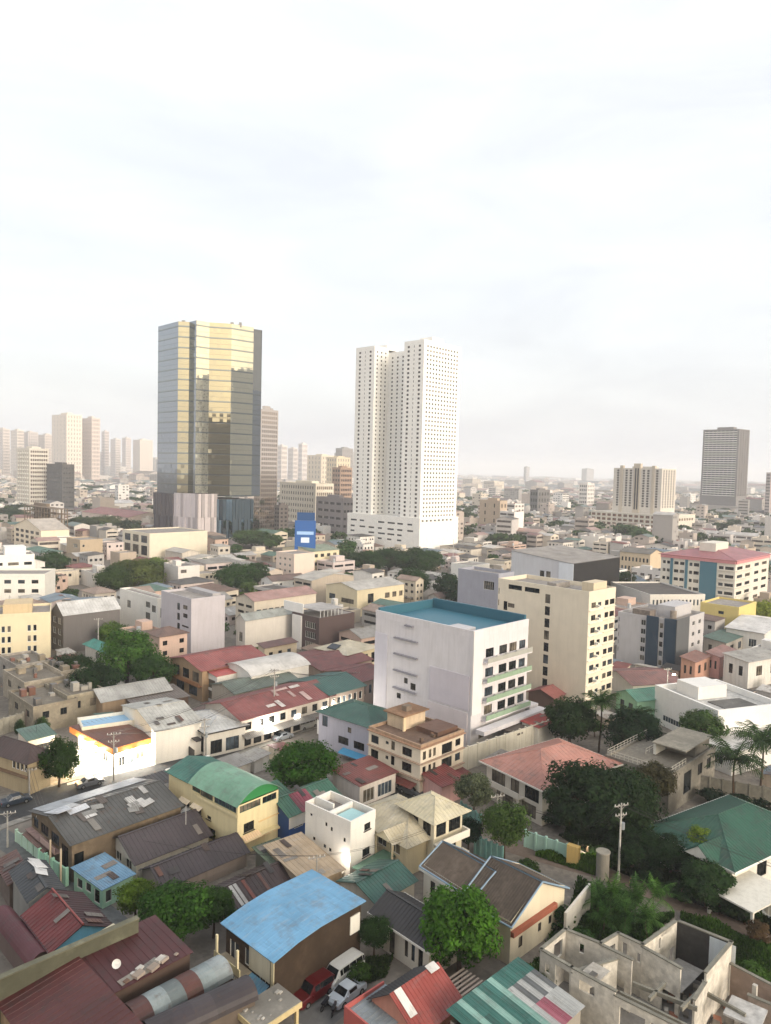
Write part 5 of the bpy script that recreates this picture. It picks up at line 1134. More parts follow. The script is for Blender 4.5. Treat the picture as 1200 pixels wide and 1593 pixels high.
b = B('house', 'lilac-grey two-storey house with a teal-green roof, left of the rusty-decked building', 'house', (576, 1130), (503, 1103), (620, 1108), 7.2, paint('#a9a8b4', .25), ('hip', 1.6, GREEN, .5, .6), wl=[(.35, .42, .66, .8), (.82, .93, .62, .9), (.1, .3, .3, .5), (.4, .6, .3, .5)], frame=DRK)
b.awning('L', .05, .5, b.h*.22, 1.6, .5, plain('#4f9cc4', .5))
b = B('shop', 'low shop with a rusty red roof below the rusty-decked building', 'shop', (560, 1222), (512, 1205), (606, 1196), 3.6, paint('#d8cfc6', .3), ('shed', 'B', .6, metal('#86463f', .35), .4, .5), wr=[(.1, .4, .1, .7), (.5, .9, .1, .7)], ang=45)
B('shop', 'small pink-walled stall under a red sheet roof by the lane', 'shop', (688, 1222), (650, 1208), (700, 1200), 3.4, paint('#d6a8a0', .3), ('shed', 'B', .6, metal('#8f3f3c', .15), .5, .5), ang=40)
wall_thing('boundary_wall', 'tall pale compound wall with ribbed panels below the blue-roofed building', [(697, 1172), (800, 1138), (862, 1118)], 4.2, .3, paint('#cfc9b9', .35), panels=7)
# ================================================================ FUEL STATION AND STREET SIDE
def station():
    wall = paint('#e9e6df', .1); b = Bld('fuel_station', 'brightly lit white fuel station shop under a brown roof with an orange edge', 'fuel station', (180, 1163), (121, 1134), (231, 1149), 3.9); b._wm = wall; W, L, h = b.W, b.L, b.h
    b.win('R', [(.1, .3, .05, .5), (.36, .56, .05, .5), (.62, .9, .15, .5)], 'win', WHT); b.win('L', [(.2, .34, .1, .5), (.5, .62, .25, .5), (.7, .8, .1, .5)], 'win', WHT); b.walls(wall)
    m = MB(); ribplane(m, [(-1.2, -1.2, h+.35), (W+.8, -1.2, h+.35), (W+.8, L+.8, h+.6), (-1.2, L+.8, h+.6)], sp=.9, th=.1, rib=.03); m.build('roof', metal('#7c4a38', .1), b.o)
    og = plain('#d9843a', .5)
    for q in ((-1.3, W+.9, -1.32, -1.2, h-.6, h+.45), (-1.32, -1.2, -1.2, L+.9, h-.6, h+.45)): part(b, 'fascia', og, q)
    part(b, 'soffit', wall, (-1.19, W+.8, -1.19, L+.8, h-.12, h+.0)) 
    for i, (x, y) in enumerate(((-.7, L*.2), (-.7, L*.5), (-.7, L*.8), (W*.25, -.7), (W*.7, -.7))):
        lp = thing('flood_lamp', 'lit flood lamp under the orange edge of the fuel station roof', 'lamp', b.world(x, y, h-.25), b.ang, 'flood lamps under the fuel station roof'); m = MB(); m.box(-.35, .35, -.2, .2, -.12, .12); m.build('lamp_box', glow('#fff4dd', 30), lp)
        l = bpy.data.lights.new('flood_light', 'POINT'); l.energy = 2000; l.color = (1, .93, .80); l.shadow_soft_size = .35; link('flood_light', l, lp, (-.5 if i < 3 else 0, 0 if i < 3 else -.5, -.5))
    # forecourt
    g = MB(); fp = [P(105, 1222), P(250, 1188), P(262, 1160), P(228, 1150), P(120, 1160), P(100, 1190)]; g.poly([(q[0], q[1], .03) for q in fp]); tag(g.build('forecourt', concrete('#c9c5ba', .15)), kind='structure')
    for i, u in enumerate((150, 196)):
        q = P(u, 1186 if i == 0 else 1178); t = thing('fuel_pump', 'fuel pump on the lit forecourt, %s one' % ('left' if i == 0 else 'right'), 'fuel pump', (q[0], q[1], 0), b.ang); m = MB(); m.box(-.35, .35, -.9, .9, .03, .18); m.build('island', PAVE, t); m = MB(); m.box(-.25, .25, -.4, .4, .18, 1.8); m.build('cabinet', paint('#d9d9d6', .1), t); m = MB(); m.box(-.27, .27, -.42, .42, 1.81, 2.05); m.build('header', og, t)
    q = P(106, 1172, 3.5); t = thing('sign_lamp', 'glowing yellow lamp pole left of the fuel station', 'lamp', (q[0], q[1], 0)); m = MB(); m.tube((0, 0, 0), (0, 0, 3.6), .08, n=7); m.build('post', DRK, t); m = MB(); m.box(-.4, .4, -.1, .1, 3.2, 5.0); m.build('sign_panel', glow('#ffc24a', 9), t)
    l = bpy.data.lights.new('sign_light', 'POINT'); l.energy = 1400; l.color = (1, .7, .25); l.shadow_soft_size = .4; link('sign_light', l, t, (.6, -.5, 4))
station()
b = B('house', 'low cream building with a pale blue flat roof behind the fuel station', 'house', (128, 1132), (112, 1118), (212, 1109), 5.0, paint('#ded8c9', .2), ('flat', plain('#8fb4cf', .6), .5, .3), ang=30)
b = B('warehouse', 'white hall with an off-white roof beside the fuel station', 'warehouse', (242, 1137), (200, 1095), (292, 1108), 6.2, paint('#e4dfd4', .15), ('gable', 'x', 1.6, metal('#c9c6bb', .06), .3, .7), wl=[(.2, .35, .2, .5)], ang=38)
b = B('house', 'small house with a black-edged white roof and gate by the street', 'house', (322, 1138), (277, 1112), (372, 1120), 5.0, paint('#cfcac0', .2), ('hip', 1.0, metal('#c8c8c4', .05), .7, .7), wl=[(.1, .3, .1, .7), (.4, .6, .1, .7)], wr=[(.1, .4, .1, .6), (.5, .85, .1, .6)], frame=DRK, trim=DRK, ang=38)
part(b, 'gate', DRK, (-2.5, -2.35, b.L*.0, b.L*.5, 0, 2.0)); part(b, 'gate_pier', paint('#dedad2', .2), (-2.7, -2.1, b.L*.52, b.L*.52+.7, 0, 4.6)); part(b, 'porch_roof', metal('#3a3636', .1), (-2.0, -.72, .0, b.L*.8, 3.4, 3.55))
b = B('house', 'old brown two-storey house cut by the left edge', 'house', (44, 1181), (-40, 1165), (62, 1163), 6.0, paint('#a8987a', .4), ('hip', 1.4, metal('#4e3c38', .15), .8, .6), wl=[(.02, .09, .62, .88), (.11, .18, .62, .88), (.20, .27, .62, .88), (.29, .36, .62, .88)], frame=WHT, ang=62)
b.slab('L', 2.9, .6, .25, 0, 1, paint('#7a6450', .4), 'floor_band')
b = B('warehouse', 'long pale metal gable roof behind the fuel station trees', 'warehouse', (160, 1090), (130, 1077), (248, 1062), 4.8, paint('#a08a72', .4), ('gable', 'x', 1.5, metal('#b6b4ad', .12), .6, .6), ang=40)
b = B('house', 'dark-roofed open shed beside the long pale metal roof', 'shed', (212, 1098), (185, 1083), (268, 1068), 4.0, paint('#5c4a40', .4), ('shed', 'B', .5, metal('#7a6e64', .3), .4, .6), ang=40, wr=wg(.1, .9, 5, .6, .1, .9, 1, .8))
# crumbling blocks on the left
blk = [((105, 1083), (60, 1065), (145, 1062), 6.0, '#a39a86', 'pale mottled flat-roofed house in the crumbling cluster at left'), ((52, 1100), (-5, 1078), (102, 1075), 5.5, '#9b917f', 'largest crumbling grey house at the left edge'), ((38, 1062), (-15, 1045), (80, 1040), 6.0, '#b5aa98', 'crumbling house with a terrace at the left edge'),
       ((95, 1045), (55, 1033), (120, 1030), 6.5, '#c3b6a2', 'small beige rooftop house in the crumbling cluster'), ((25, 1035), (-20, 1022), (62, 1018), 6.5, '#a8a197', 'grey house below the pale yellow building')]
for i, (n_, l_, r_, h_, hx, lab) in enumerate(blk):
    b = B('house', lab, 'house', n_, l_, r_, h_, concrete(hx, .5), ('flat', concrete('#8b8376', .5), .5), wl=[(.15, .3, .5, .75), (.6, .75, .5, .75)], wr=[(.2, .35, .5, .75), (.6, .75, .5, .75)], frame=DRK, ang=45)
    r = random.Random(i)
    for k in range(6): x, y, s = b.W*r.uniform(.1, .8), b.L*r.uniform(.1, .8), r.uniform(.5, 1.8); part(b, 'roof_shed', r.choice([metal('#8a5c4a', .4), metal('#b4aea2', .2), concrete('#a99c86'), metal('#7a7670', .3)]), (x, min(b.W-.3, x+s), y, min(b.L-.3, y+s*1.2), b.h-.5, b.h-.5+r.uniform(.5, 1.8)))
b = wall_thing('fence_wall', 'tall fence of rusty brown and grey upright sheets at left', [(42, 1107), (145, 1082)], 3.6, .1, metal('#8a6f5a', .4), panels=22)
wall_thing('boundary_wall', 'stained grey wall at the left edge below the crumbling houses', [(-5, 1120), (46, 1106)], 3.2, .25, concrete('#b1ab9c', .4), panels=5)
# ---- market street, far side
def shops():
    wall = paint('#cfc6ba', .3); b = Bld('market_building', 'two-storey market row under a faded red roof with lit shop fronts', 'shop', (376, 1118), (353, 1086), (512, 1078), 6.0, ang=46); b._wm = wall; W, L, h = b.W, b.L, b.h
    b.win('R', [(.02+.105*i, .10+.105*i, .06, .42) for i in range(9)], 'hole'); b.win('R', [(.04+.12*i, .10+.12*i, .58, .82) for i in range(8)], 'win', DRK); b.win('L', wg(.05, .95, 4, .5, .55, .9, 1, .8), 'win', DRK)
    b.gable('x', 1.7, metal('#9a4f49', .22, fade=.3), .7, .6); b.walls(wall); z = zgable(b, 'x', 1.7)
    sheets(b, 7, ['#d8cfc8', '#c9a9a0', '#b3aaa2'], zf=z, seed=61, size=(.9, 3.0), rz=.06, region=(.3, 1, 0, .5))
    b.awning('R', 0, 1, h*.5, 1.8, .6, metal('#8d8a84', .3))
    for i in (1, 2, 5, 8):
        lp = part(b, 'lit_shop_sign', glow('#fff6e6', 7 if i != 2 else 14), (W*(.03+.105*i), W*(.09+.105*i), -.16, -.05, h*.50+.05, h*.50+.75)); tag(lp, 'glowing white shop sign')
    l = bpy.data.lights.new('shop_light', 'POINT'); l.energy = 900; l.color = (1, .95, .85); l.shadow_soft_size = .5; link('shop_light', l, b.o, (W*.25, -2.2, 3.4))
    c = B('market_building', 'market building with a teal-green roof next to the faded red one', 'shop', (513, 1080), (470, 1055), (550, 1060), 6.2, paint('#7c7068', .3), ('gable', 'x', 1.5, metal('#3f6a63', .12), .5, .6), wr=wg(.03, .97, 6, .6, .5, .85, 1, .8)+wg(.03, .97, 4, .7, .05, .4, 1, .9), ang=46)
    part(c, 'lit_shop_sign', glow('#fff4d8', 8), (c.W*.05, c.W*.6, -.5, -.3, 2.6, 3.5)); l = bpy.data.lights.new('shop_light', 'POINT'); l.energy = 700; l.color = (1, .95, .82); l.shadow_soft_size = .5; link('shop_light', l, c.o, (c.W*.3, -2.0, 3.2))
    B('house', 'rust-red roofed house behind the teal market roof', 'house', (560, 1060), (520, 1040), (590, 1045), 6.0, paint('#b9a79a', .3), ('gable', 'x', 1.4, metal('#8c4f4a', .25), .5, .6), ang=46, wr=wg(.05, .95, 4, .5, .4, .8, 1, .9))
shops()
B('house', 'white house with a big curved pale roof behind the market row', 'house', (392, 1052), (345, 1036), (470, 1030), 7.0, paint('#dedad1', .15), ('vault', 'x', 1.6, metal('#d6d1c8', .05), .4), wr=[(.1, .2, .4, .7), (.7, .85, .3, .6)], ang=44)
B('house', 'grey-green roofed house in front of the curved pale roof', 'house', (366, 1078), (338, 1062), (445, 1050), 5.4, paint('#a89e90', .3), ('gable', 'x', 1.2, metal('#6e7a6e', .2), .5, .6), ang=46)
b = B('house', 'orange-brown two-storey house with a red roof and wooden balconies', 'house', (315, 1042), (268, 1022), (392, 1015), 7.5, paint('#a48a6e', .3), ('gable', 'x', 1.6, metal('#a0524b', .15), .7, .6), wl=[(.1, .3, .55, .85), (.4, .6, .55, .85), (.7, .9, .55, .85), (.15, .4, .1, .4), (.55, .8, .1, .4)], wr=[(.1, .3, .5, .8)], frame=DRK, ang=45)
b.slab('L', 3.5, 1.0, .15, 0, 1, paint('#8a5f42', .3), 'balcony'); part(b, 'balcony_rail', paint('#9c6f4d', .3), (-1.0, -.92, 0, b.L, 3.66, 4.4))
B('house', 'white house wall with dark stairs right of the orange-brown house', 'house', (338, 1052), (316, 1040), (385, 1030), 6.5, paint('#e0dcd3', .1), ('shed', 'B', .8, metal('#c4574f', .1), .4, .6), wl=[(.1, .8, .1, .4), (.1, .8, .5, .8)], frame=DRK, ang=45)
B('house', 'rust-red roof cluster house right of the white curved roof', 'house', (500, 1042), (440, 1020), (545, 1015), 5.0, paint('#b3a091', .3), ('gable', 'x', 1.3, metal('#8a4b45', .3), .5, .6), ang=44)
b = B('house', 'cream house with a solar-panelled hip roof below the dark brown building', 'house', (540, 1018), (500, 1005), (580, 1003), 6.0, paint('#d8c9a6', .2), ('hip', 1.6, metal('#d9cdb0', .08), .6, .6), wl=wg(.05, .95, 4, .5, .3, .8, 1, .9), wr=wg(.05, .95, 4, .5, .3, .8, 1, .9), frame=DRK)
m = MB(); m.obox((1.6, b.L*.55, b.h+.78), (1.1, 0, .42), (0, 1.6, 0), (0, 0, .05)); m.build('solar_panel', glass('#1d232c', .2), b.o)
B('house', 'beige arched-window house left of the dark brown building', 'house', (412, 1008), (402, 995), (462, 993), 5.5, paint('#cbbda6', .2), ('shed', 'B', .6, metal('#7d5a52', .3), .4, .6), wl=wg(.1, .9, 2, .4, .3, .75, 1, .9), wr=wg(.05, .9, 3, .4, .3, .75, 1, .9), frame=DRK)
B('house', 'teal-roofed hut among the trees on the left', 'house', (165, 1013), (133, 995), (184, 1003), 4.5, paint('#c9c4ba', .3), ('hip', 1.2, metal('#4fa596', .03), .6, .6), wl=[(.2, .5, .3, .7)])
# ================================================================ RIGHT-HAND SIDE
b = B('warehouse', 'large white flat-roofed building with an open roof yard at the right', 'warehouse', (1118, 1106), (1058, 1062), (1235, 1100), 8.2, paint('#e6e4df', .08), ('flat', concrete('#c9c7c2', .15), 1.2, .5), wl=[(.55, .85, .15, .3)], ang=20)
part(b, 'roof_block', paint('#dcdad5', .1), (b.W*.25, b.W*.7, b.L*.55, b.L*.9, b.h-1.2, b.h+1.5)); part(b, 'roof_pit', concrete('#7d7b77'), (b.W*.3, b.W*.8, b.L*.15, b.L*.45, b.h-1.19, b.h-1.0))
b = B('house', 'long low house with a brown sheet roof below the grey finned block', 'house', (985, 1065), (958, 1040), (1068, 1065), 5.0, paint('#d8d2c6', .2), ('gable', 'x', 1.3, metal('#94655c', .15), .5, .7), ang=12, wr=wg(.05, .6, 4, .4, .3, .7, 1, .9))
b = B('house', 'green-walled house with a green roof behind the palm trees', 'house', (992, 1090), (966, 1075), (1034, 1082), 5.2, paint('#8fb89a', .3), ('gable', 'x', 1.4, metal('#5e9a84', .08), .4, .6), wl=wg(.1, .9, 2, .5, .2, .8, 1, .9), frame=DRK)
for i, (n_, l_, r_, h_, hx, rf, lab) in enumerate([((1082, 1030), (1060, 1018), (1105, 1015), 6, '#b98f7c', '#9c6f60', 'rusty pink cluster house right of the grey finned block'), ((1120, 1022), (1100, 1008), (1145, 1010), 6, '#c99a92', '#b0847a', 'pink house in the cluster below the yellow block'), ((1165, 1030), (1140, 1018), (1200, 1015), 7, '#d6d2ca', '#b9b4aa', 'white cluster house near the right edge'), ((1130, 1000), (1095, 985), (1160, 985), 6, '#a39d94', '#5f7a6e', 'green-roofed low house in front of the yellow block')]):
    B('house', lab, 'house', n_, l_, r_, h_, paint(hx, .4), ('shed', 'B', .7, metal(rf, .35), .4, .6), wl=wg(.1, .9, 2, .4, .4, .8, 1, .9), wr=wg(.1, .9, 2, .4, .4, .8, 1, .9), frame=DRK)
b = B('house', 'low white house with a pale roof deck below the large white building', 'house', (1140, 1172), (1080, 1142), ('u', 1225), 4.2, paint('#dedbd4', .15), ('flat', concrete('#cfccc6', .2), .5), ang=30, wl=[(.2, .4, .3, .7), (.6, .8, .3, .7)])
wall_thing('boundary_wall', 'grey stained garden wall behind the large coconut palm', [(1085, 1205), (1210, 1228)], 3.0, .3, concrete('#8c887c', .4), panels=6)
# salmon-roofed villa
b = B('villa', 'large villa with a salmon pink hip roof behind the dark tree', 'house', (845, 1222), (768, 1178), (960, 1185), 6.4, paint('#d2cabd', .2), ('hip', 2.4, metal('#bd8474', .04, .6, .1), .9, .8), wl=[(.06, .3, .5, .82), (.4, .55, .5, .82), (.65, .9, .5, .82), (.1, .35, .08, .4), (.5, .8, .08, .4)], wr=wg(.05, .6, 4, .5, .5, .8, 1, .9), frame=DRK, ang=36, trim=paint('#e3ddd2', .1))
b.slab('L', 3.0, 1.4, .15, .3, .95, paint('#dcd5c9', .1), 'balcony'); part(b, 'balcony_rail', paint('#dcd5c9', .1), (-1.4, -1.3, b.L*.3, b.L*.95, 3.16, 4.0))
for y in (.31, .6, .92): part(b, 'column', paint('#dcd5c9', .1), (-1.35, -1.1, b.L*y, b.L*y+.25, 0, 3.0))
B('shed_house', 'small dull red roof beside the tall cream slab', 'house', (862, 1085), (828, 1073), (888, 1068), 5.0, paint('#6e5a52', .4), ('gable', 'x', 1.2, metal('#a8645c', .15), .4, .6))
B('guard_house', 'little red-roofed guard house at the compound wall corner', 'house', (838, 1132), (818, 1122), (858, 1118), 4.0, paint('#d8d3c8', .2), ('shed', 'B', .3, metal('#b5443f', .05), .3, .6))
# abandoned concrete house
def abandoned():
    c = concrete('#8f8a7f', .5); b = Bld('abandoned_house', 'abandoned flat-roofed concrete house with roof railings, right of the dark tree', 'house', (1042, 1206), (955, 1168), (1118, 1162), 6.6, ang=45); b._wm = c; W, L, h = b.W, b.L, b.h
    b.win('R', [(.30, .46, .25, .8), (.6, .7, .5, .8), (.8, .9, .5, .8)], 'hole'); b.win('L', [(.1, .25, .5, .8), (.5, .65, .5, .8)], 'hole'); b.flat(concrete('#837d72', .5), .3, .3); b.walls(c)
    part(b, 'roof_slab', concrete('#989285', .4), (W*.35, W*.95, L*.02, L*.55, h+1.9, h+2.1)); part(b, 'roof_room', paint('#d9d6cc', .2), (W*.4, W*.6, L*.52, L*.56, h-.3, h+1.89)); part(b, 'roof_room', c, (W*.6, W*.93, L*.06, L*.5, h-.3, h+1.89))
    m = paint('#bdb8ab', .2)
    def rail(p, q, n):
        p, q = np.array(p), np.array(q); o = MB(); d = q-p
        for z in (.5, .95): o.tube((*p, h+z), (*q, h+z), .035, n=5)
        for k in range(n+1): e = p+d*k/n; o.tube((*e, h), (*e, h+1), .035, n=5)
        tag(o.build('roof_railing', m, b.o), kind='stuff')
    rail((.2, .2), (.2, L-.2), 14); rail((.2, L-.2), (W*.9, L-.2), 14); rail((W*.3, L*.6), (W*.9, L*.6), 8); rail((.2, .2), (W*.35, .2), 5)
abandoned()
def green_villa():
    wall = paint('#d9d4c9', .2); b = Bld('villa', 'white villa under a broad green hip roof at the right edge', 'house', (1140, 1345), (1030, 1278), (1290, 1300), 5.0, ang=33); b._wm = wall; W, L, h = b.W, b.L, b.h
    b.win('L', [(.72, .86, .3, .8), (.3, .5, .3, .8)], 'win', DRK); b.win('R', [(.3, .42, .3, .8), (.5, .62, .3, .8)], 'win', DRK); b.hip(2.6, metal('#2d5b49', .05, .5, .08), .9, .55, trim=paint('#e9e6de', .08)); b.walls(wall)
    m = MB(); ribplane(m, [(-2.0, L*.12, h-.3), (W*.3, L*.12, h-.3), (W*.3, L*.30, h+1.4), (-2, L*.30, h+1.4)], sp=.5); ribplane(m, [(-2.0, L*.48, h-.3), (W*.3, L*.48, h-.3), (W*.3, L*.30, h+1.4), (-2, L*.30, h+1.4)], sp=.5); m.build('porch_roof', metal('#2d5b49', .05, .5, .08), b.o)
    m = MB(); m.poly([(-1.9, L*.13, h-.3), (-1.9, L*.47, h-.3), (-1.9, L*.30, h+1.3)]); m.build('porch_gable', paint('#dfdbd0', .2), b.o)
    c = Bld('carport', 'white flat-roofed carport and terrace in front of the green-roofed villa', 'carport', (1172, 1420), (1120, 1372), (1260, 1400), 3.2, ang=33); c._wm = wall; part(c, 'roof_slab', paint('#d6d2c6', .3), (0, c.W, 0, c.L, 3.0, 3.2))
    for x, y in ((.02, .02), (.6, .02), (.02, .94), (.6, .94)): part(c, 'post', wall, (c.W*x, c.W*x+.3, c.L*y, c.L*y+.3, 0, 2.99))
    part(c, 'rear_wall', wall, (.4, c.W, c.L-.2, c.L-.01, 0, 2.99))
    wall_thing('boundary_wall', 'white garden wall before the green-roofed villa carport', [(1138, 1383), (1215, 1415)], 2.2, .25, paint('#dcd8cd', .2), panels=4)
green_villa()
# lane-side walls
wall_thing('boundary_wall', 'low pale green wall along the lane with a yellow end pier', [(818, 1292), (900, 1320)], 2.4, .2, paint('#a9cbbf', .2), panels=5)
wall_thing('gate_pier', 'yellow gate wall with a dark opening by the lane', [(884, 1312), (902, 1318)], 2.8, .8, paint('#d8b773', .2), cat='gate')
wall_thing('boundary_wall', 'teal sheet fence behind the white-balconied house', [(740, 1300), (782, 1318)], 2.6, .12, metal('#7fb8b0', .1), panels=5)
wall_thing('boundary_wall', 'teal-green fence beside the tree below the pale compound wall', [(718, 1248), (748, 1268)], 2.6, .12, metal('#74aaa0', .1), panels=4)
t = thing('water_tank', 'grey concrete cylinder tank on posts by the lane', 'tank', tuple(P(937, 1366)[:2])+(0,)); m = MB(); m.tube((0, 0, 0), (0, 0, 3.6), .85, n=18); m.build('tank_body', concrete('#a39d90', .4), t); m = MB(); m.tube((0, 0, 3.6), (0, 0, 3.75), .95, n=18); m.build('lid', concrete('#b5afa2', .3), t)
# ================================================================ ROOFLESS RUIN
def ruin():
    z = 5.6; A = P(842, 1478, z)[:2]; ang = rad(44); ex = np.array([math.cos(ang), math.sin(ang)]); ey = np.array([-math.sin(ang), math.cos(ang)])
    t = thing('ruined_house', 'roofless concrete ruin with open rooms at the bottom right', 'ruin', (A[0], A[1], 0), ang)
    def loc(u, v, zz=z): q = P(u, v, zz)[:2]-A; return float(q@ex), float(q@ey)
    wm = concrete('#d8d2c6', .28); wm2 = concrete('#e6dfd1', .2); top = concrete('#8f8c80', .4); soot = concrete('#4b4947', .5)
    T = .22
    def wall(p, q, z1=z, z0=0.0, openings=(), mat=wm, cap=True):
        p = np.array(p); q = np.array(q); n = np.linalg.norm(q-p); d = (q-p)/n; nn = np.array([-d[1], d[0]]); xs = [0.0]; m = MB()
        for a0, a1, s, e in sorted(openings):
            if a0*n > xs[-1]: m.obox((*(p+d*(xs[-1]+a0*n)/2), (z0+z1)/2), (*(d*(a0*n-xs[-1])/2), 0), (*(nn*T/2), 0), (0, 0, (z1-z0)/2))
            c = p+d*(a0+a1)/2*n; hw = (a1-a0)*n/2
            if s > z0+.02: m.obox((*c, (z0+s)/2), (*(d*hw), 0), (*(nn*T/2), 0), (0, 0, (s-z0)/2))
            if e < z1-.02: m.obox((*c, (z1+e)/2), (*(d*hw), 0), (*(nn*T/2), 0), (0, 0, (z1-e)/2))
            xs.append(a1*n)
        if xs[-1] < n: m.obox((*(p+d*(xs[-1]+n)/2), (z0+z1)/2), (*(d*(n-xs[-1])/2), 0), (*(nn*T/2), 0), (0, 0, (z1-z0)/2))
        m.build('wall', mat, t)
        if cap: c = MB(); c.obox((*((p+q)/2), z1+.06), (*(d*(n/2+.12)), 0), (*(nn*(T/2+.08)), 0), (0, 0, .058)); c.build('wall_top', top, t)
    # plan traced from the tops of the walls
    a = loc(842, 1477); b_ = loc(880, 1446); c = loc(935, 1468); d_ = loc(962, 1452); e = loc(1000, 1470); f = loc(1053, 1432); g = loc(1138, 1466); hh = loc(1098, 1513); i_ = loc(890, 1505); j = loc(958, 1542); k = loc(1060, 1592); l_ = loc(1030, 1575)
    hi = 2.2
    wall(a, b_, openings=[(.12, .30, 3.6, 4.6), (.5, .85, 3.2, 5.0)]); wall(b_, c, openings=[(.42, .55, 3.8, 4.8)]); wall(c, d_, openings=[(.35, .8, 3.4, 4.8)]); wall(d_, e, openings=[(.2, .4, 3.4, 5.0), (.8, .95, 3.6, 4.6)])
    wall(e, f, z1=z, openings=[(.45, .8, 3.9, 5.1), (.5, .95, 0, 3.0)], mat=wm2); wall(f, g, mat=soot); wall(g, hh, mat=wm2)
    wall(a, i_, openings=[(.18, .32, 3.6, 4.6), (.5, .95, 2.2, 5.0)]); wall(i_, j, openings=[(.2, .55, 3.9, 4.9)], mat=wm2); wall(j, k, z1=z-.4, openings=[(.08, .48, 1.8, 4.4), (.56, .95, 1.8, 4.4)], mat=wm2)
    wall(i_, (c[0]-.3, c[1]-2.0), z1=z-.5, openings=[(.4, .7, 0, 3)]); wall(c, (c[0]+.2, c[1]-3.4), z1=z-.1, openings=[(.5, .8, 0, 3.0)]); wall(e, (e[0]-.3, e[1]-4.2), z1=z-.2, mat=wm2, openings=[(.55, .9, 0, 2.4)]); wall(hh, (hh[0]-3.2, hh[1]-.3), z1=z-1.0, mat=wm)
    q0 = loc(1138, 1500, 3.6); q1 = loc(1215, 1540, 3.6); wall(q0, q1, z1=3.6, mat=concrete('#b39f92', .4)); q2 = loc(1165, 1548, 3.4); wall(q2, (q2[0]+.6, q2[1]-5), z1=3.4, mat=concrete('#ab9c90', .4)); q3 = loc(1175, 1532, 4.2)
    m = MB(); m.box(q3[0]-.2, q3[0]+.2, q3[1]-.2, q3[1]+.2, 0, 4.2); m.build('pillar', wm, t)
    pz = np.array(f)*.42+np.array(g)*.58; dd = np.array(g)-np.array(f); dd = dd/np.linalg.norm(dd); nn_ = np.array([dd[1], -dd[0]]); m = MB(); m.obox((*(pz+dd*1.55+nn_*.14), z*.55), (*(dd*1.3), 0), (*(nn_*.02), 0), (0, 0, z*.42)); m.build('white_wall_panel', paint('#c9d0d3', .3), t)
    # floors, beams, slab pieces, rubble
    fl = MB(); fl.poly([(*q, .05) for q in (a, b_, c, d_, e, f, g, hh, k, j, i_)]); fl.build('floor', concrete('#8d8a86', .45), t)
    up = MB(); w0 = loc(1030, 1520, 2.6); up.poly([(*loc(*q, 2.2), 2.2) for q in ((1005, 1520), (1055, 1490), (1095, 1510), (1060, 1545))]); up.build('upper_floor', concrete('#a5a29d', .4), t)
    r = random.Random(8)
    for (p, q, zz) in (((905, 1520), (945, 1495), z-.6), ((965, 1545), (1075, 1600), z-1.2), ((985, 1530), (1085, 1570), z-1.6), ((1035, 1530), (1010, 1555), z-1.6), ((1090, 1540), (1160, 1580), 3.2), ((1085, 1545), (1060, 1570), z-1.4)):
        p, q = np.array(loc(*p, zz)), np.array(loc(*q, zz)); d = q-p; n = np.linalg.norm(d); d /= n; nn = np.array([-d[1], d[0]]); m = MB(); m.obox((*((p+q)/2), zz), (*(d*n/2), 0), (*(nn*.13), 0), (0, 0, .2)); m.build('beam', top, t)
    s = loc(925, 1512, z-.3); m = MB(); m.box(s[0]-1.4, s[0]+1.3, s[1]-1.0, s[1]+.9, z-.5, z-.3); m.build('roof_slab', concrete('#b7b1a6', .3), t); m = MB(); m.box(s[0]-.9, s[0]-.2, s[1]-.5, s[1]+.1, z-.29, z-.1); m.build('roof_hatch', concrete('#6a6762'), t)
    s = loc(1160, 1575, 3.0); m = MB(); m.obox((*s, 3.0), (1.6, .2, 0), (-.2, 1.6, 0), (0, .0, .1)); m.build('tilted_slab', concrete('#c4c2be', .2), t)
    for n in range(46):
        u, v = r.uniform(1010, 1180), r.uniform(1525, 1600); x, y = loc(u, v, .3); sz = r.uniform(.12, .5); m = MB(); m.obox((x, y, .1+sz*.4), (sz*r.uniform(.5, 1), sz*.3, sz*.1), (-sz*.2, sz*r.uniform(.4, .8), 0), (0, 0, sz*.4)); m.build('rubble', concrete(r.choice(['#b9b3a8', '#8d8579', '#a8755f', '#cfc9bd'])), t)
    occ_rect(A[0], A[1]-2, ang, 18, 8); occ_rect(A[0]-2, A[1]-14, ang, 22, 16)
ruin()
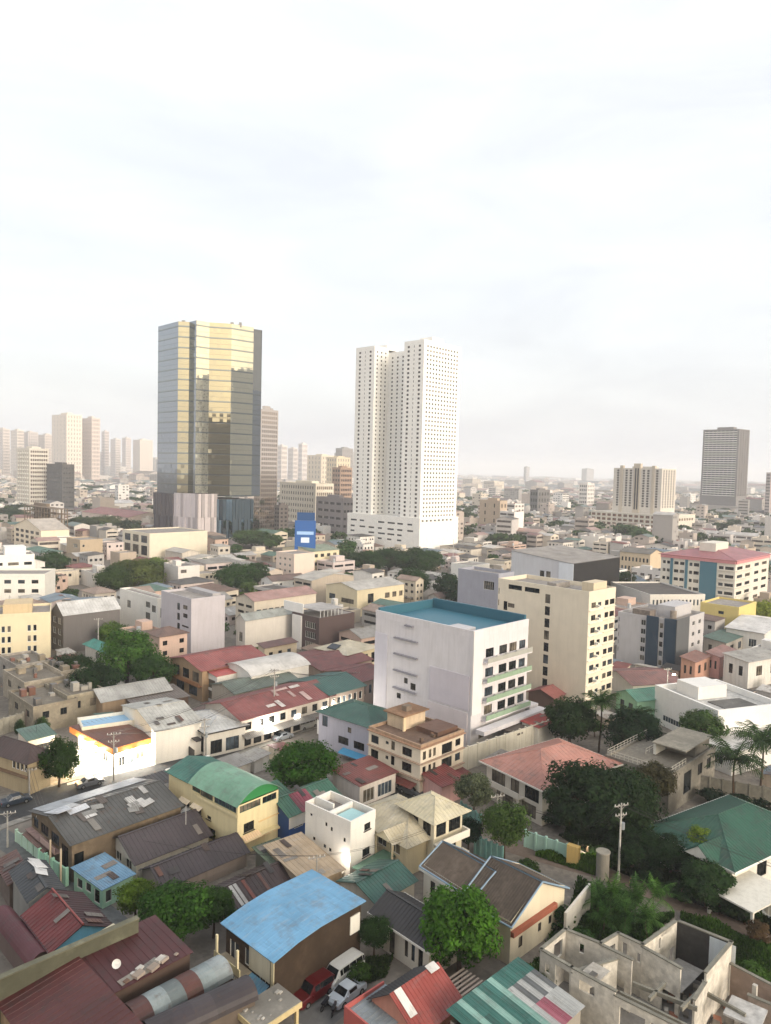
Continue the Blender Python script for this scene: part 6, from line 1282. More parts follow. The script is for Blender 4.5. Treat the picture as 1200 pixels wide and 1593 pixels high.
# ================================================================ TREES AND PLANTS
def crown_mesh(seed, n, clumps, leaf_s, flat=1.0, spread=.24, shell=.72):
    """leaf faces gathered in clumps through the crown volume (unit radius)"""
    r = np.random.RandomState(seed); cs = []
    for i in range(clumps):
        d = r.normal(size=3); d /= np.linalg.norm(d); d[2] = d[2]*.9+.05; cs.append(d*shell*r.uniform(.35, 1.0)**.5*np.array([1, 1, flat]))
    cs = np.array(cs); cv = r.uniform(.0, .6, clumps); ci = r.randint(0, clumps, n)
    p = cs[ci]+r.normal(size=(n, 3))*spread*np.array([1, 1, .75]); off = r.normal(size=(n, 3)); off /= np.linalg.norm(off, axis=1)[:, None]; p = cs[ci]+off*(r.uniform(.25, 1, n)**.5*spread*r.uniform(.8, 1.5, clumps)[ci])[:, None]*np.array([1, 1, .8]); nor = r.normal(size=(n, 3))*.45+off*.9+cs[ci]*.5+np.array([0, 0, .5]); nor /= np.linalg.norm(nor, axis=1)[:, None]
    a = np.cross(nor, r.normal(size=(n, 3))); a /= np.linalg.norm(a, axis=1)[:, None]; b = np.cross(nor, a); s = leaf_s*r.uniform(.45, 1.5, n)[:, None]
    v = np.stack([p-a*s, p-b*s*.55, p+a*s, p+b*s*.55], 1).reshape(-1, 3); me = bpy.data.meshes.new('crown')
    me.vertices.add(4*n); me.vertices.foreach_set('co', v.ravel()); me.loops.add(4*n); me.loops.foreach_set('vertex_index', np.arange(4*n)); me.polygons.add(n); me.polygons.foreach_set('loop_start', np.arange(0, 4*n, 4)); me.update(calc_edges=True); me.validate()
    at = me.attributes.new('var', 'FLOAT', 'FACE'); at.data.foreach_set('value', np.clip(cv[ci]+r.uniform(0, .45, n), 0, 1)); me.materials.append(leaf('#4a6b2a')); return me
CROWN = [crown_mesh(1, 11000, 70, .050, 1., .27, .84), crown_mesh(2, 10000, 54, .052, .85, .30, .84), crown_mesh(3, 9000, 80, .052, .8, .24, .88), crown_mesh(4, 13000, 90, .044, .75, .25, .88)]
CROWN_S = [crown_mesh(11, 1600, 26, .10, 1., .3, .82), crown_mesh(12, 1500, 22, .11, .8, .32, .82), crown_mesh(13, 1700, 30, .10, .7, .3, .85)]
SPARSE = crown_mesh(21, 2600, 50, .045, .9, .17, .85)
BARK = concrete('#5a4a3c', .4)
_tk = {}
def trunk_mesh(k):
    if k in _tk: return _tk[k]
    r = random.Random(k); m = MB(); m.tube((0, 0, 0), (.04, .02, .55), .085, .055, 8, caps=False)
    for i in range(5):
        a = i*1.3+r.random(); z = .5+.08*i; e = (math.cos(a)*.55, math.sin(a)*.55, z+.5); mid = (e[0]*.45+.03, e[1]*.45, z+.3); m.tube((.04, .02, z-.05), mid, .045, .03, 6, caps=False); m.tube(mid, e, .03, .01, 5, caps=False)
    me = m.mesh('trunk', BARK); _tk[k] = me; return me
def tree(label, u, v, rpx, zc=None, hx='#4a6b2a', var=0, asp=1.0, small=False, sparse=False, group=None, name='tree', cat='tree', rm=None):
    """crown centre at photo (u, v) with radius rpx; zc = height of the crown centre above ground"""
    zc = zc or 5.0; q = P(u, v, zc); R = rm or rpx*mpp(q)
    if q[2]+0 < 0: return
    t = thing(name, label, cat, (q[0], q[1], 0), (u*7.3) % 6.28, group)
    me = SPARSE if sparse else (CROWN_S[var % 3] if small else CROWN[var % 4])
    c = link('crown', me, t, (0, 0, zc)); c.scale = (R, R, min(R*asp, zc*1.02)); c.material_slots[0].link = 'OBJECT'; c.material_slots[0].material = leaf(hx)
    k = link('trunk', trunk_mesh(var % 3), t); k.scale = (R*.8, R*.8, zc*.95); occ_rect(q[0]-R*.6, q[1]-R*.6, 0, R*1.2, R*1.2); return t
TR = [  # label, u, v, radius px, crown height, colour, variant, aspect
 ('bright green round tree beside the tiled house', 717, 1440, 64, 5.2, '#4a7a28', 0, 1.05), ('small dark green tree between the sky-blue roof and the porch wing', 583, 1447, 26, 3.2, '#34522a', 1, 1.1),
 ('leafy green tree over the alley end, largest beside the maroon roof', 275, 1410, 56, 4.2, '#3f6829', 1, .85), ('yellow-green bushy tree right of the blue shack', 212, 1393, 33, 3.6, '#5f7d2f', 2, .9), ('green tree touching the dark skylight-strip roof', 333, 1412, 34, 3.6, '#3d5f2a', 0, .9),
 ('wide dark green tree on the street behind the green vault', 470, 1188, 56, 5.0, '#36601f', 3, .75), ('dark street tree left of the lit fuel station', 92, 1183, 31, 4.5, '#2f4a20', 0, 1.2),
 ('largest dark broad tree in front of the salmon roof', 912, 1238, 70, 7.6, '#2a4128', 3, 1.0), ('dark tree adjoining the largest dark one on its right', 972, 1245, 58, 7.0, '#2d4427', 1, 1.05), ('brownish thin tree against the abandoned concrete house', 1018, 1212, 34, 6.5, '#4a4a35', 2, 1.0),
 ('dark green tree right of the compound wall corner', 888, 1118, 42, 6.0, '#2c4526', 2, 1.05), ('dark tree between the coconut palm and the abandoned house', 985, 1140, 46, 6.0, '#26402a', 0, .85), ('flowering tree lit by lamps beside the large white building', 1095, 1128, 36, 5.0, '#4d6b3c', 2, .85),
 ('olive tree beside the teal fence on the lane', 786, 1278, 36, 5.5, '#4d6a35', 1, 1.15), ('dusty grey-green tree before the pale compound wall', 738, 1228, 32, 5.0, '#66735a', 2, 1.0), ('dark bush under the white-balconied house', 730, 1290, 24, 3.0, '#1f3a26', 1, 1.0),
 ('bright yellow-green tree on the green-villa slope', 1090, 1312, 24, 4.5, '#7d9a3c', 0, 1.2), ('dark shrubby tree below the green-roofed villa eaves', 1045, 1322, 40, 3.5, '#2a4528', 1, .8), ('dark green tree in the villa garden by the lane', 1100, 1370, 42, 3.5, '#33502d', 2, .9),
 ('dark bushy tree behind the concrete tank by the lane', 985, 1318, 46, 3.4, '#243d22', 0, .8), ('dense dark tree left of the lane pole', 915, 1290, 34, 3.4, '#22371f', 1, .8), ('green bush at the left corner of the ruin', 828, 1528, 36, 2.2, '#3f5c28', 2, .8),
 ('tall leafy tree left of the concrete pole, in the left middle ground', 198, 1020, 44, 7.0, '#4a7530', 0, 1.1), ('dark tree left of the tall leafy one', 150, 1058, 38, 6.0, '#2a4526', 1, 1.0), ('green tree against the orange-brown house', 240, 1042, 34, 5.5, '#3a5d2c', 2, 1.0), ('leafy tree behind the teal-roofed hut', 175, 985, 24, 5.5, '#5d7d38', 2, 1.0), ('dark green tree right of the pale yellow building', 112, 1040, 34, 5.0, '#30492a', 3, .9)]
for lab, u, v, r_, zc, hx, va, asp in TR: tree(lab, u, v, r_, zc, hx, va, asp)
TM = [('olive green park tree, largest below the cream school', 212, 893, 36, '#5f7038', .8), ('green park tree left of the olive one', 178, 898, 24, '#46602f', .8), ('light green park tree right of the olive one', 240, 885, 24, '#66803f', .9), ('dark tree left of the park by the tan cube house', 80, 875, 24, '#3d5a33', 1.), ('dark tree beside the white stepped building', 68, 900, 18, '#31492c', 1.1),
 ('round green tree below the pink building', 368, 895, 26, '#3e6130', .8), ('darker tree right of the round green one', 402, 892, 18, '#34502c', .8), ('wide green tree at the foot of the mirror-glass tower', 392, 836, 26, '#4b6a38', .7), ('green tree right of the mirror-glass podium', 420, 840, 20, '#486637', .8),
 ('tree between the billboard and the white podium', 540, 858, 18, '#3f6131', 1.), ('first dark tree before the white podium, from the left', 572, 872, 24, '#36562d', .9), ('second dark tree before the white podium', 606, 868, 27, '#33522b', .9), ('third dark tree before the white podium, the largest', 652, 872, 33, '#38592e', .85), ('green tree below the podium trees', 640, 903, 26, '#3b5b30', .8), ('dark round tree left of the low white box', 722, 920, 27, '#26402a', .85), ('dark tree beside the dark round one', 694, 912, 20, '#2b442b', .85),
 ('dark tree at the left edge of the far middle ground', 12, 802, 24, '#3a5234', 1.), ('second dark tree at the left edge', 32, 790, 18, '#425a39', 1.), ('dark tree behind the cream gabled hall', 128, 815, 22, '#47593a', .8), ('olive tree left of the pleated podium', 165, 812, 22, '#5b6a42', .7), ('round dark tree left of the pleated podium', 205, 816, 15, '#3d523a', .8),
 ('green trees clump beside the cream apartment podium', 975, 828, 18, '#47663a', .8), ('second tree before the cream apartment podium', 1000, 832, 15, '#547843', .8), ('yellow-green tree lit at the right edge below the hotel', 1192, 955, 22, '#8a9c3c', 1.), ('dark tree behind the big boxy hall', 975, 905, 14, '#41583a', 1.), ('dark tree near the far right tower', 1140, 820, 18, '#3f5538', .7), ('far green tree behind the white warehouse', 218, 770, 18, '#4b5e41', 1.2), ('wide far tree strip left of the mirror-glass tower', 145, 760, 28, '#56694b', .6)]
for i, (lab, u, v, r_, hx, asp) in enumerate(TM): tree(lab, u, v, r_*1.25, 7.0, hx, i, asp*1.05, small=r_ < 22 and v > 780)
def column_tree(lab, u, vb, vt, rpx, hx='#2f4a26'):
    q = P(u, vb); hh = (vb-vt)*mpp(q)*1.05; t = thing('cypress_tree', lab, 'tree', (q[0], q[1], 0)); c = link('crown', CROWN[2], t, (0, 0, hh*.52)); R = rpx*mpp(q); c.scale = (R, R, hh*.5); c.material_slots[0].link = 'OBJECT'; c.material_slots[0].material = leaf(hx); k = link('trunk', trunk_mesh(0), t); k.scale = (.8, .8, hh*.3)
column_tree('slim dark cypress, left one of the pair beside the fuel station hall', 258, 1142, 1086, 6); column_tree('slim dark cypress, right one of the pair beside the fuel station hall', 267, 1145, 1092, 6); column_tree('narrow columnar tree at the left edge by the rusty fence', 31, 1152, 1116, 8); column_tree('narrow columnar tree before the middle of the rusty fence', 66, 1148, 1112, 11, '#35522a'); column_tree('small dark columnar shrub left of the fuel station', 50, 1150, 1128, 7)
# palms
def palm_mesh(seed, nf, droop, ln, leaf_w=.10, up=.9, hx='#4a6a34'):
    r = random.Random(seed); m = MB(); fc = []
    for i in range(nf):
        a = 2*PI*i/nf+r.uniform(-.2, .2); el = r.uniform(-.1, up); d = np.array([math.cos(a), math.sin(a), 0]); s = np.array([-math.sin(a), math.cos(a), 0]); p = np.zeros(3); v = d*math.cos(el)+np.array([0, 0, math.sin(el)]); l = ln*r.uniform(.8, 1.1); n = 9; prev = p
        for k in range(n):
            t = (k+1)/n; v = v+np.array([0, 0, -droop*t]); v = v/np.linalg.norm(v); q = prev+v*l/n; m.poly([prev-s*.02, q-s*.015, q+s*.015, prev+s*.02])
            w = l*.26*math.sin(PI*min(1, .18+t*.8))**.7
            for sd in (-1, 1):
                for z in (0, .5):
                    o = prev+(q-prev)*z; tip = o+s*sd*w*.95+v*w*.5+np.array([0, 0, -w*(.35+.3*r.random())]); b = (q-prev)*.42
                    m.poly([o, o+b*.8, tip+b*.25, tip])
            prev = q
    me = m.mesh('fronds', leaf(hx)); at = me.attributes.new('var', 'FLOAT', 'FACE'); at.data.foreach_set('value', [r.random() for _ in me.polygons]); return me
PALM = palm_mesh(1, 30, .22, 1.0); BAN = palm_mesh(2, 14, .16, 1.0, up=1.35, hx='#5c7f42')
def palm(lab, u, vc, hc, R, hx='#3c5a30', me=PALM, name='palm_tree', sm=False):
    q = P(u, vc, hc); t = thing(name, lab, 'palm', (q[0], q[1], 0), u % 6.28); c = link('fronds', me, t, (0, 0, hc)); c.scale = (R, R, R); c.material_slots[0].link = 'OBJECT'; c.material_slots[0].material = leaf(hx)
    m = MB(); b = np.array([0, 0, 0.]); n = 6
    for k in range(n): e = np.array([.25*math.sin(k*.5), .1*k/n, hc*(k+1)/n]); e[:2] *= (1 if k < n-1 else 0); m.tube(b, e, (.20 if not sm else .1)-.012*k, (.19 if not sm else .095)-.012*k, 7, caps=False); b = e
    m.build('trunk', BARK, t); occ_rect(q[0]-1, q[1]-1, 0, 2, 2)
palm('tall coconut palm in front of the tall cream slab', 935, 1092, 10, 4.4); palm('coconut palm right of the tall one, above the dark tree', 990, 1112, 8, 4.2, '#33502f'); palm('large coconut palm beside the abandoned house', 1145, 1180, 8.5, 5.4, '#3a5233'); palm('coconut palm at the right edge, taller of the right pair', 1187, 1152, 10, 5.4, '#44603a')
for i, (u, v, h_, R) in enumerate(((930, 1400, 2.6, 2.6), (952, 1392, 3.2, 3.0), (990, 1398, 3.0, 3.2), (1020, 1392, 2.8, 2.8), (975, 1425, 2.4, 2.6), (1008, 1428, 2.4, 2.6), (940, 1430, 2.0, 2.2))): palm('feathery palm clump by the lane behind the ruin, %s' % ('leftmost', 'second from left at the back', 'tallest in the middle', 'rightmost', 'front middle', 'front right', 'front left')[i], u, v, h_, R, '#55803f' if i % 2 else '#466e38', BAN, 'garden_palm', True)
palm('yellowish feathery palm in the green villa garden', 1108, 1325, 3.2, 2.6, '#86a048', BAN, 'garden_palm', True); palm('small feathery palm under the green villa eaves', 1075, 1345, 2.6, 2.2, '#5c7f42', BAN, 'garden_palm', True)
# grass and hedge areas
def grass(name, poly, n, hx, hgt=.5, seed=1, z=0.0):
    q = [P(*p)[:2] for p in poly]; r = np.random.RandomState(seed); x0, y0 = np.min(q, 0); x1, y1 = np.max(q, 0)
    def inside(x, y):
        c = np.zeros(len(x), bool); j = len(q)-1
        for i in range(len(q)):
            xi, yi = q[i]; xj, yj = q[j]; c ^= ((yi > y) != (yj > y)) & (x < (xj-xi)*(y-yi)/(yj-yi+1e-9)+xi); j = i
        return c
    x = r.uniform(x0, x1, n*3); y = r.uniform(y0, y1, n*3); k = inside(x, y); x, y = x[k][:n], y[k][:n]; n = len(x); a = r.uniform(0, 2*PI, n); w_ = r.uniform(.08, .22, n); h_ = hgt*r.uniform(.4, 1.3, n)*(0.7+.6*np.sin(x*.9)*np.cos(y*.7)); h_ = np.abs(h_)+.08; lx, ly = r.normal(0, .16, n), r.normal(0, .16, n)
    v = np.zeros((n, 4, 3)); v[:, 0] = np.stack([x-np.cos(a)*w_, y-np.sin(a)*w_, np.zeros(n)], 1); v[:, 1] = np.stack([x+np.cos(a)*w_, y+np.sin(a)*w_, np.zeros(n)], 1); v[:, 2] = np.stack([x+np.cos(a)*w_*.4+lx, y+np.sin(a)*w_*.4+ly, h_], 1); v[:, 3] = np.stack([x-np.cos(a)*w_*.4+lx, y-np.sin(a)*w_*.4+ly, h_], 1)
    me = bpy.data.meshes.new(name); me.vertices.add(4*n); me.vertices.foreach_set('co', v.ravel()); me.loops.add(4*n); me.loops.foreach_set('vertex_index', np.arange(4*n)); me.polygons.add(n); me.polygons.foreach_set('loop_start', np.arange(0, 4*n, 4)); me.update(calc_edges=True); me.materials.append(leaf(hx))
    at = me.attributes.new('var', 'FLOAT', 'FACE'); at.data.foreach_set('value', np.clip(r.uniform(0, .7, n)+.3*np.sin(x*.5)*np.sin(y*.6), 0, 1)); o = link(name, me); tag(o, kind='stuff')
    for xx, yy in zip(x[::3], y[::3]): OCC.add((int(xx//2), int(yy//2)))
    g = MB(); g.poly([(*p, .022) for p in q]); tag(g.build('soil', concrete('#4a4a33', .4)), kind='structure'); return o
grass('grass', [(1060, 1425), (1125, 1445), (1230, 1488), (1240, 1575), (1170, 1540), (1140, 1500), (1130, 1470), (1060, 1432)], 14000, '#4c7030', .8, 1); grass('grass', [(840, 1485), (870, 1440), (935, 1415), (1000, 1430), (1050, 1425), (1000, 1465), (965, 1450), (935, 1465), (885, 1445)], 9000, '#44692e', .7, 2); grass('grass', [(790, 1545), (840, 1490), (845, 1530), (880, 1570), (900, 1600), (860, 1590)], 5000, '#3f6029', .6, 3)
grass('grass', [(1000, 1372), (1130, 1425), (1240, 1470), (1260, 1440), (1150, 1395), (1060, 1350), (1000, 1340), (900, 1330)], 14000, '#3a4f2b', .9, 4); grass('hedge', [(835, 1332), (925, 1362), (935, 1352), (845, 1318)], 7000, '#5c8434', 1.1, 5); grass('grass', [(900, 1375), (945, 1385), (1000, 1400), (960, 1440), (880, 1440)], 7000, '#3f6230', .8, 6); grass('grass', [(870, 1300), (1010, 1290), (1040, 1340), (940, 1345)], 7000, '#2c4425', .8, 7); grass('grass', [(530, 1520), (560, 1495), (610, 1490), (600, 1520), (560, 1535)], 2500, '#46632f', .5, 8); grass('grass', [(110, 1395), (150, 1440), (180, 1450), (140, 1405)], 1200, '#7d7a3a', .3, 9)
for i, (u, v, r_, hx) in enumerate([(1120, 1405, 26, '#2f4a2a'), (1160, 1420, 24, '#36502c'), (1060, 1385, 26, '#304b2a'), (1180, 1450, 22, '#5a4c38'), (1010, 1355, 24, '#2a4226'), (870, 1270, 26, '#26402a'), (1150, 1250, 24, '#1f3624'), (1110, 1240, 26, '#223a27'), (560, 1512, 20, '#4a6b30'), (870, 1425, 28, '#345628'), (905, 1458, 22, '#3f6530'), (1090, 1470, 22, '#4f7331'), (1170, 1515, 22, '#4a6e30'), (500, 1230, 16, '#3a5a2c'), (338, 1290, 22, '#4a5f2f'), (960, 1280, 30, '#1f331e'), (820, 1350, 20, '#3d5a2c'), (1190, 1255, 26, '#203624')]):
    tree(['dark shrub beside the villa garden wall', 'shrub right of the villa carport', 'shrub on the lane bank below the villa', 'brown dry shrub at the right end of the lane', 'dark shrub right of the concrete tank', 'dark shrub beside the villa balcony columns', 'dark shrub below the large coconut palm', 'dark shrub beside the abandoned house wall', 'garden bush behind the parked van', 'green shrub left of the feathery palms', 'green shrub behind the ruin rooms', 'bright shrub behind the ruin corner', 'bright shrub right of the ruin', 'small shrub behind the green and raspberry roof', 'climbing shrub at the yellow house corner', 'dark undergrowth below the largest dark tree', 'small shrub by the lane start', 'dark shrub at the right edge above the green roof'][i], u, v, r_, 1.5, hx, i, .8, small=True, name='shrub', cat='shrub')
# ================================================================ VEHICLES
def car(label, cat, u, v, ang, hx, kind, group=None):
    q = P(u, v); t = thing({'van': 'van', 'sedan': 'car', 'suv': 'car', 'jeep': 'jeepney'}[kind], label, cat, (q[0], q[1], 0.016), rad(ang), group); pt_ = plain(hx, .28, 0.1, .6)
    S = {'sedan': (4.4, .86, [(-2.2, .62, .70), (-2.05, .88, .9), (-1.35, .95, .97), (-.65, .98, 1.42), (.55, .98, 1.45), (1.25, .93, .98), (2.0, .80, .84), (2.2, .55, .62)]),
         'suv': (4.8, .93, [(-2.4, .7, .9), (-2.3, 1.05, 1.6), (-2.0, 1.1, 1.85), (-.2, 1.1, 1.9), (.5, 1.1, 1.84), (1.15, 1.05, 1.12), (2.2, .95, 1.0), (2.4, .65, .75)]),
         'van': (4.9, .94, [(-2.45, .8, 1.0), (-2.38, 1.2, 1.9), (-2.1, 1.25, 2.05), (.9, 1.25, 2.07), (1.35, 1.22, 1.98), (2.0, 1.12, 1.2), (2.35, .9, .95), (2.45, .6, .65)]),
         'jeep': (5.4, .95, [(-2.7, .8, 1.9), (-2.6, 1.2, 2.1), (-2.0, 1.2, 2.15), (.6, 1.2, 2.15), (1.0, 1.2, 2.1), (1.2, 1.15, 1.25), (2.5, 1.1, 1.2), (2.7, .7, .8)])}[kind]
    ln, hw, sec = S; m = MB(); rings = []
    for i, (x, zs, zr) in enumerate(sec):
        w_ = hw*(0.90 if i in (0, len(sec)-1) else 1.0); wr = w_*(.80 if zr > zs+.2 else .93); rings.append([(x, -w_, .28), (x, -w_*1.0, .5), (x, -w_, zs), (x, -wr, zr), (x, wr, zr), (x, w_, zs), (x, w_, .5), (x, w_, .28)])
    for a, b in zip(rings, rings[1:]):
        for k in range(8): j = (k+1) % 8; m.poly([a[k], a[j], b[j], b[k]])
    m.poly(rings[0]); m.poly(rings[-1][::-1]); m.build('body', pt_, t)
    def lerp(a, b, f): return tuple(a[i]+(b[i]-a[i])*f for i in range(3))
    cab = [i for i, (x, zs, zr) in enumerate(sec) if zr > zs+.3]
    for sd, (ks, kr) in ((-1, (2, 3)), (1, (5, 4))):
        for a, b in zip(cab, cab[1:]):
            A, Bq, C, E = lerp(rings[a][ks], rings[a][kr], .12), lerp(rings[b][ks], rings[b][kr], .12), lerp(rings[b][ks], rings[b][kr], .82), lerp(rings[a][ks], rings[a][kr], .82)
            if abs(A[0]-Bq[0]) < .25: continue
            nseg = max(1, int(abs(A[0]-Bq[0])/1.0))
            for s in range(nseg):
                g = .04/max(.3, abs(A[0]-Bq[0])); f0, f1 = s/nseg+g, (s+1)/nseg-g; w = MB(); off = lambda p: (p[0], p[1]+sd*.015, p[2]); w.poly([off(lerp(A, Bq, f0)), off(lerp(A, Bq, f1)), off(lerp(E, C, f1)), off(lerp(E, C, f0))]); w.build('side_window', GLS, t)
    def cross(i, j, nm, dx):
        A, Bq, C, E = rings[j][3], rings[j][4], rings[i][4], rings[i][3]; sh = lambda p, q, f: (p[0]+(q[0]-p[0])*f+dx, (p[1]+(q[1]-p[1])*f)*.92, p[2]+(q[2]-p[2])*f+.012); w = MB(); w.poly([sh(A, E, .08), sh(Bq, C, .08), sh(C, Bq, .06), sh(E, A, .06)]); w.build(nm, GLS, t)
    cross(cab[-1], cab[-1]+1, 'windshield', .015); cross(cab[0], cab[0]-1, 'rear_window', -.015)
    ty = plain('#1a1a1a', .8); ri = plain('#9a9a98', .35, .6)
    for x in (-ln*.30, ln*.30):
        for sd in (-1, 1): w = MB(); w.tube((x, sd*(hw-.16), .33), (x, sd*(hw+.03), .33), .33, n=18); o = w.build('tyre', ty, t); w = MB(); w.tube((x, sd*(hw+.031), .33), (x, sd*(hw+.045), .33), .2, n=12); w.build('rim', ri, o)
    for sd in (-1, 1):
        x, zs = sec[-2][0], sec[-2][1]; w = MB(); w.obox((sec[-1][0]-.03, sd*hw*.68, sec[-1][1]+.02), (.05, 0, 0), (0, hw*.16, 0), (0, 0, .08)); w.build('headlight', plain('#e8e8e4', .15), t); w = MB(); w.obox((sec[0][0]+.02, sd*hw*.72, sec[0][1]+.05), (.05, 0, 0), (0, .1, 0), (0, 0, .12)); w.build('tail_light', plain('#8a1a18', .3), t); w = MB(); w.obox((cab and sec[cab[-1]][0]+.35, sd*(hw+.1), 1.0 if kind != 'van' else 1.3), (.06, 0, 0), (0, .1, 0), (0, 0, .07)); w.build('side_mirror', pt_, t)
    occ_rect(q[0]-2, q[1]-2, 0, 4, 4); return t
car('white van parked against the dark brown wall', 'van', 534, 1522, 229, '#dcdcd8', 'van'); car('dark red SUV parked beside the white van', 'car', 487, 1551, 227, '#5a1417', 'suv'); car('silver sedan parked in front of the white van', 'car', 540, 1552, 230, '#b9c2c9', 'sedan')
car('pale green jeepney beside the fuel station', 'jeepney', 251, 1166, -35, '#b9cdb8', 'jeep')
for i, (u, v, a, hx, k, lab) in enumerate([(478, 1132, 46, '#d9d9d6', 'van', 'white van on the market street'), (440, 1150, 46, '#8a8f94', 'sedan', 'grey sedan on the market street behind the wide dark tree'), (510, 1112, 230, '#cfd0d0', 'sedan', 'pale sedan further along the market street'), (535, 1100, 46, '#a8453f', 'suv', 'reddish car at the far end of the market street'), (140, 1222, 40, '#6d7074', 'sedan', 'grey car passing the fuel station'), (25, 1250, 40, '#3a4450', 'sedan', 'dark car on the street at the left edge'), (640, 1235, -40, '#5a5d60', 'sedan', 'grey car parked by the lane below the rusty-decked building'), (1085, 1130, -20, '#c9c9c6', 'suv', 'white car on the street by the large white building'), (1180, 1425, -38, '#d5d8da', 'sedan', 'white car under the villa carport')]): car(lab, 'car', u, v, a, hx, k)
def motorbike(label, u, v, ang, hx):
    q = P(u, v); t = thing('motorcycle', label, 'motorcycle', (q[0], q[1], .016), rad(ang)); ty = plain('#181818', .8)
    for x in (-.62, .62):
        w = MB(); n = 20
        for k in range(n): a, b = 2*PI*k/n, 2*PI*(k+1)/n; w.tube((x+.26*math.cos(a), 0, .3+.26*math.sin(a)), (x+.26*math.cos(b), 0, .3+.26*math.sin(b)), .05, n=6)
        w.build('wheel', ty, t)
    m = MB(); m.obox((0, 0, .5), (.35, 0, 0), (0, .14, 0), (0, 0, .15)); m.obox((.2, 0, .78), (.24, 0, .04), (0, .13, 0), (0, 0, .1)); m.tube((.6, 0, .32), (.42, 0, .95), .04, n=6); m.tube((-.62, 0, .32), (-.1, 0, .55), .05, n=6); m.build('frame', plain(hx, .3), t)
    m = MB(); m.obox((-.3, 0, .8), (.38, 0, .02), (0, .14, 0), (0, 0, .05)); m.build('seat', plain('#15151a', .6), t); m = MB(); m.tube((.4, -.36, 1.02), (.4, .36, 1.02), .02, n=6); m.build('handlebar', ri_, t); m = MB(); m.obox((.54, 0, .86), (.06, 0, 0), (0, .09, 0), (0, 0, .08)); m.build('headlight', plain('#eeeeea', .2), t)
ri_ = plain('#9a9a98', .35, .6)
motorbike('motorcycle parked behind the silver sedan', 507, 1568, 60, '#2a2a2e'); motorbike('second motorcycle leaning nearer the carport', 520, 1576, 75, '#3a3034')
for i, (u, v) in enumerate(((622, 1226), (632, 1230), (646, 1226))): motorbike('motorcycle parked below the rusty-decked building, %s of three' % ('left', 'middle', 'right')[i], u, v, 50+15*i, ('#2a2a2e', '#7a2420', '#34383c')[i])
# ================================================================ PEOPLE
def person_mesh():
    J = {'pel': (0, 0, .95, .14), 'spine': (0, 0, 1.18, .13), 'chest': (0, 0, 1.38, .15), 'neck': (0, 0, 1.5, .06), 'head': (0, .02, 1.62, .095), 'crown': (0, .01, 1.72, .07)}
    E = [('pel', 'spine'), ('spine', 'chest'), ('chest', 'neck'), ('neck', 'head'), ('head', 'crown')]
    for s, S in ((-1, 'l'), (1, 'r')):
        f = .12*s; J.update({S+'sh': (.19*s, 0, 1.42, .065), S+'el': (.25*s, -.02, 1.14, .045), S+'wr': (.26*s, .08, .9, .032), S+'pa': (.26*s, .1, .83, .036), S+'hip': (.1*s, 0, .9, .1), S+'kn': (.11*s, .03+f*.3, .5, .065), S+'an': (.11*s, -.02+f*.5, .1, .045), S+'toe': (.12*s, .13+f*.5, .04, .04)})
        E += [('chest', S+'sh'), (S+'sh', S+'el'), (S+'el', S+'wr'), (S+'wr', S+'pa'), ('pel', S+'hip'), (S+'hip', S+'kn'), (S+'kn', S+'an'), (S+'an', S+'toe')]
        for k in range(4): J[S+'f%d' % k] = (.26*s, .075+.018*k, .755+.006*abs(k-2), .009); E.append((S+'pa', S+'f%d' % k))
        J[S+'th'] = (.25*s, .15, .81, .009); E.append((S+'pa', S+'th'))
    ks = list(J); me = bpy.data.meshes.new('person_skeleton'); me.from_pydata([J[k][:3] for k in ks], [(ks.index(a), ks.index(b)) for a, b in E], []); o = bpy.data.objects.new('person_tmp', me); COL.objects.link(o)
    md = o.modifiers.new('skin', 'SKIN'); sk = me.skin_vertices[0].data
    for i, k in enumerate(ks): sk[i].radius = (J[k][3], J[k][3]); sk[i].use_root = (k == 'pel')
    o.modifiers.new('sub', 'SUBSURF').levels = 1; dg = bpy.context.evaluated_depsgraph_get(); r = bpy.data.meshes.new_from_object(o.evaluated_get(dg)); bpy.data.objects.remove(o); return r
PM = person_mesh()
def person(label, u, v, ang, shirt, pants):
    q = P(u, v); t = thing('person', label, 'person', (q[0], q[1], .016), rad(ang)); me = PM.copy(); me.materials.clear()
    for m in (plain('#9a6a4c', .6), plain(shirt, .8), plain(pants, .8)): me.materials.append(m)
    me.polygons.foreach_set('material_index', [0 if p.center.z > 1.5 or (abs(p.center.x) > .215 and p.center.z < 1.2) else (1 if p.center.z > .98 else (2 if p.center.z > .1 else 0)) for p in me.polygons]); me.polygons.foreach_set('use_smooth', [True]*len(me.polygons)); link('body', me, t)
    h = MB(); h.lathe([(.108, 1.62), (.115, 1.68), (.09, 1.75), (.0, 1.785)], (0, -.01, 0), n=12); h.build('hair', plain('#15110f', .6), t)
for a in [('person in dark clothes walking along the lane', 981, 1384, 40, '#2a2c30', '#23242a'), ('person in a white shirt at the lit shop front', 410, 1130, 20, '#e0ddd8', '#2f3440'), ('person in red by the market shops', 430, 1128, 80, '#a43a34', '#2b2b30'), ('person in blue by the market shops', 445, 1122, 140, '#3a5a8a', '#3a342e'), ('person in green crossing near the market', 455, 1130, 60, '#5a7d54', '#33343a'), ('person in black standing by the market signs', 470, 1115, 10, '#1e1e22', '#4a4a50')]: person(*a)
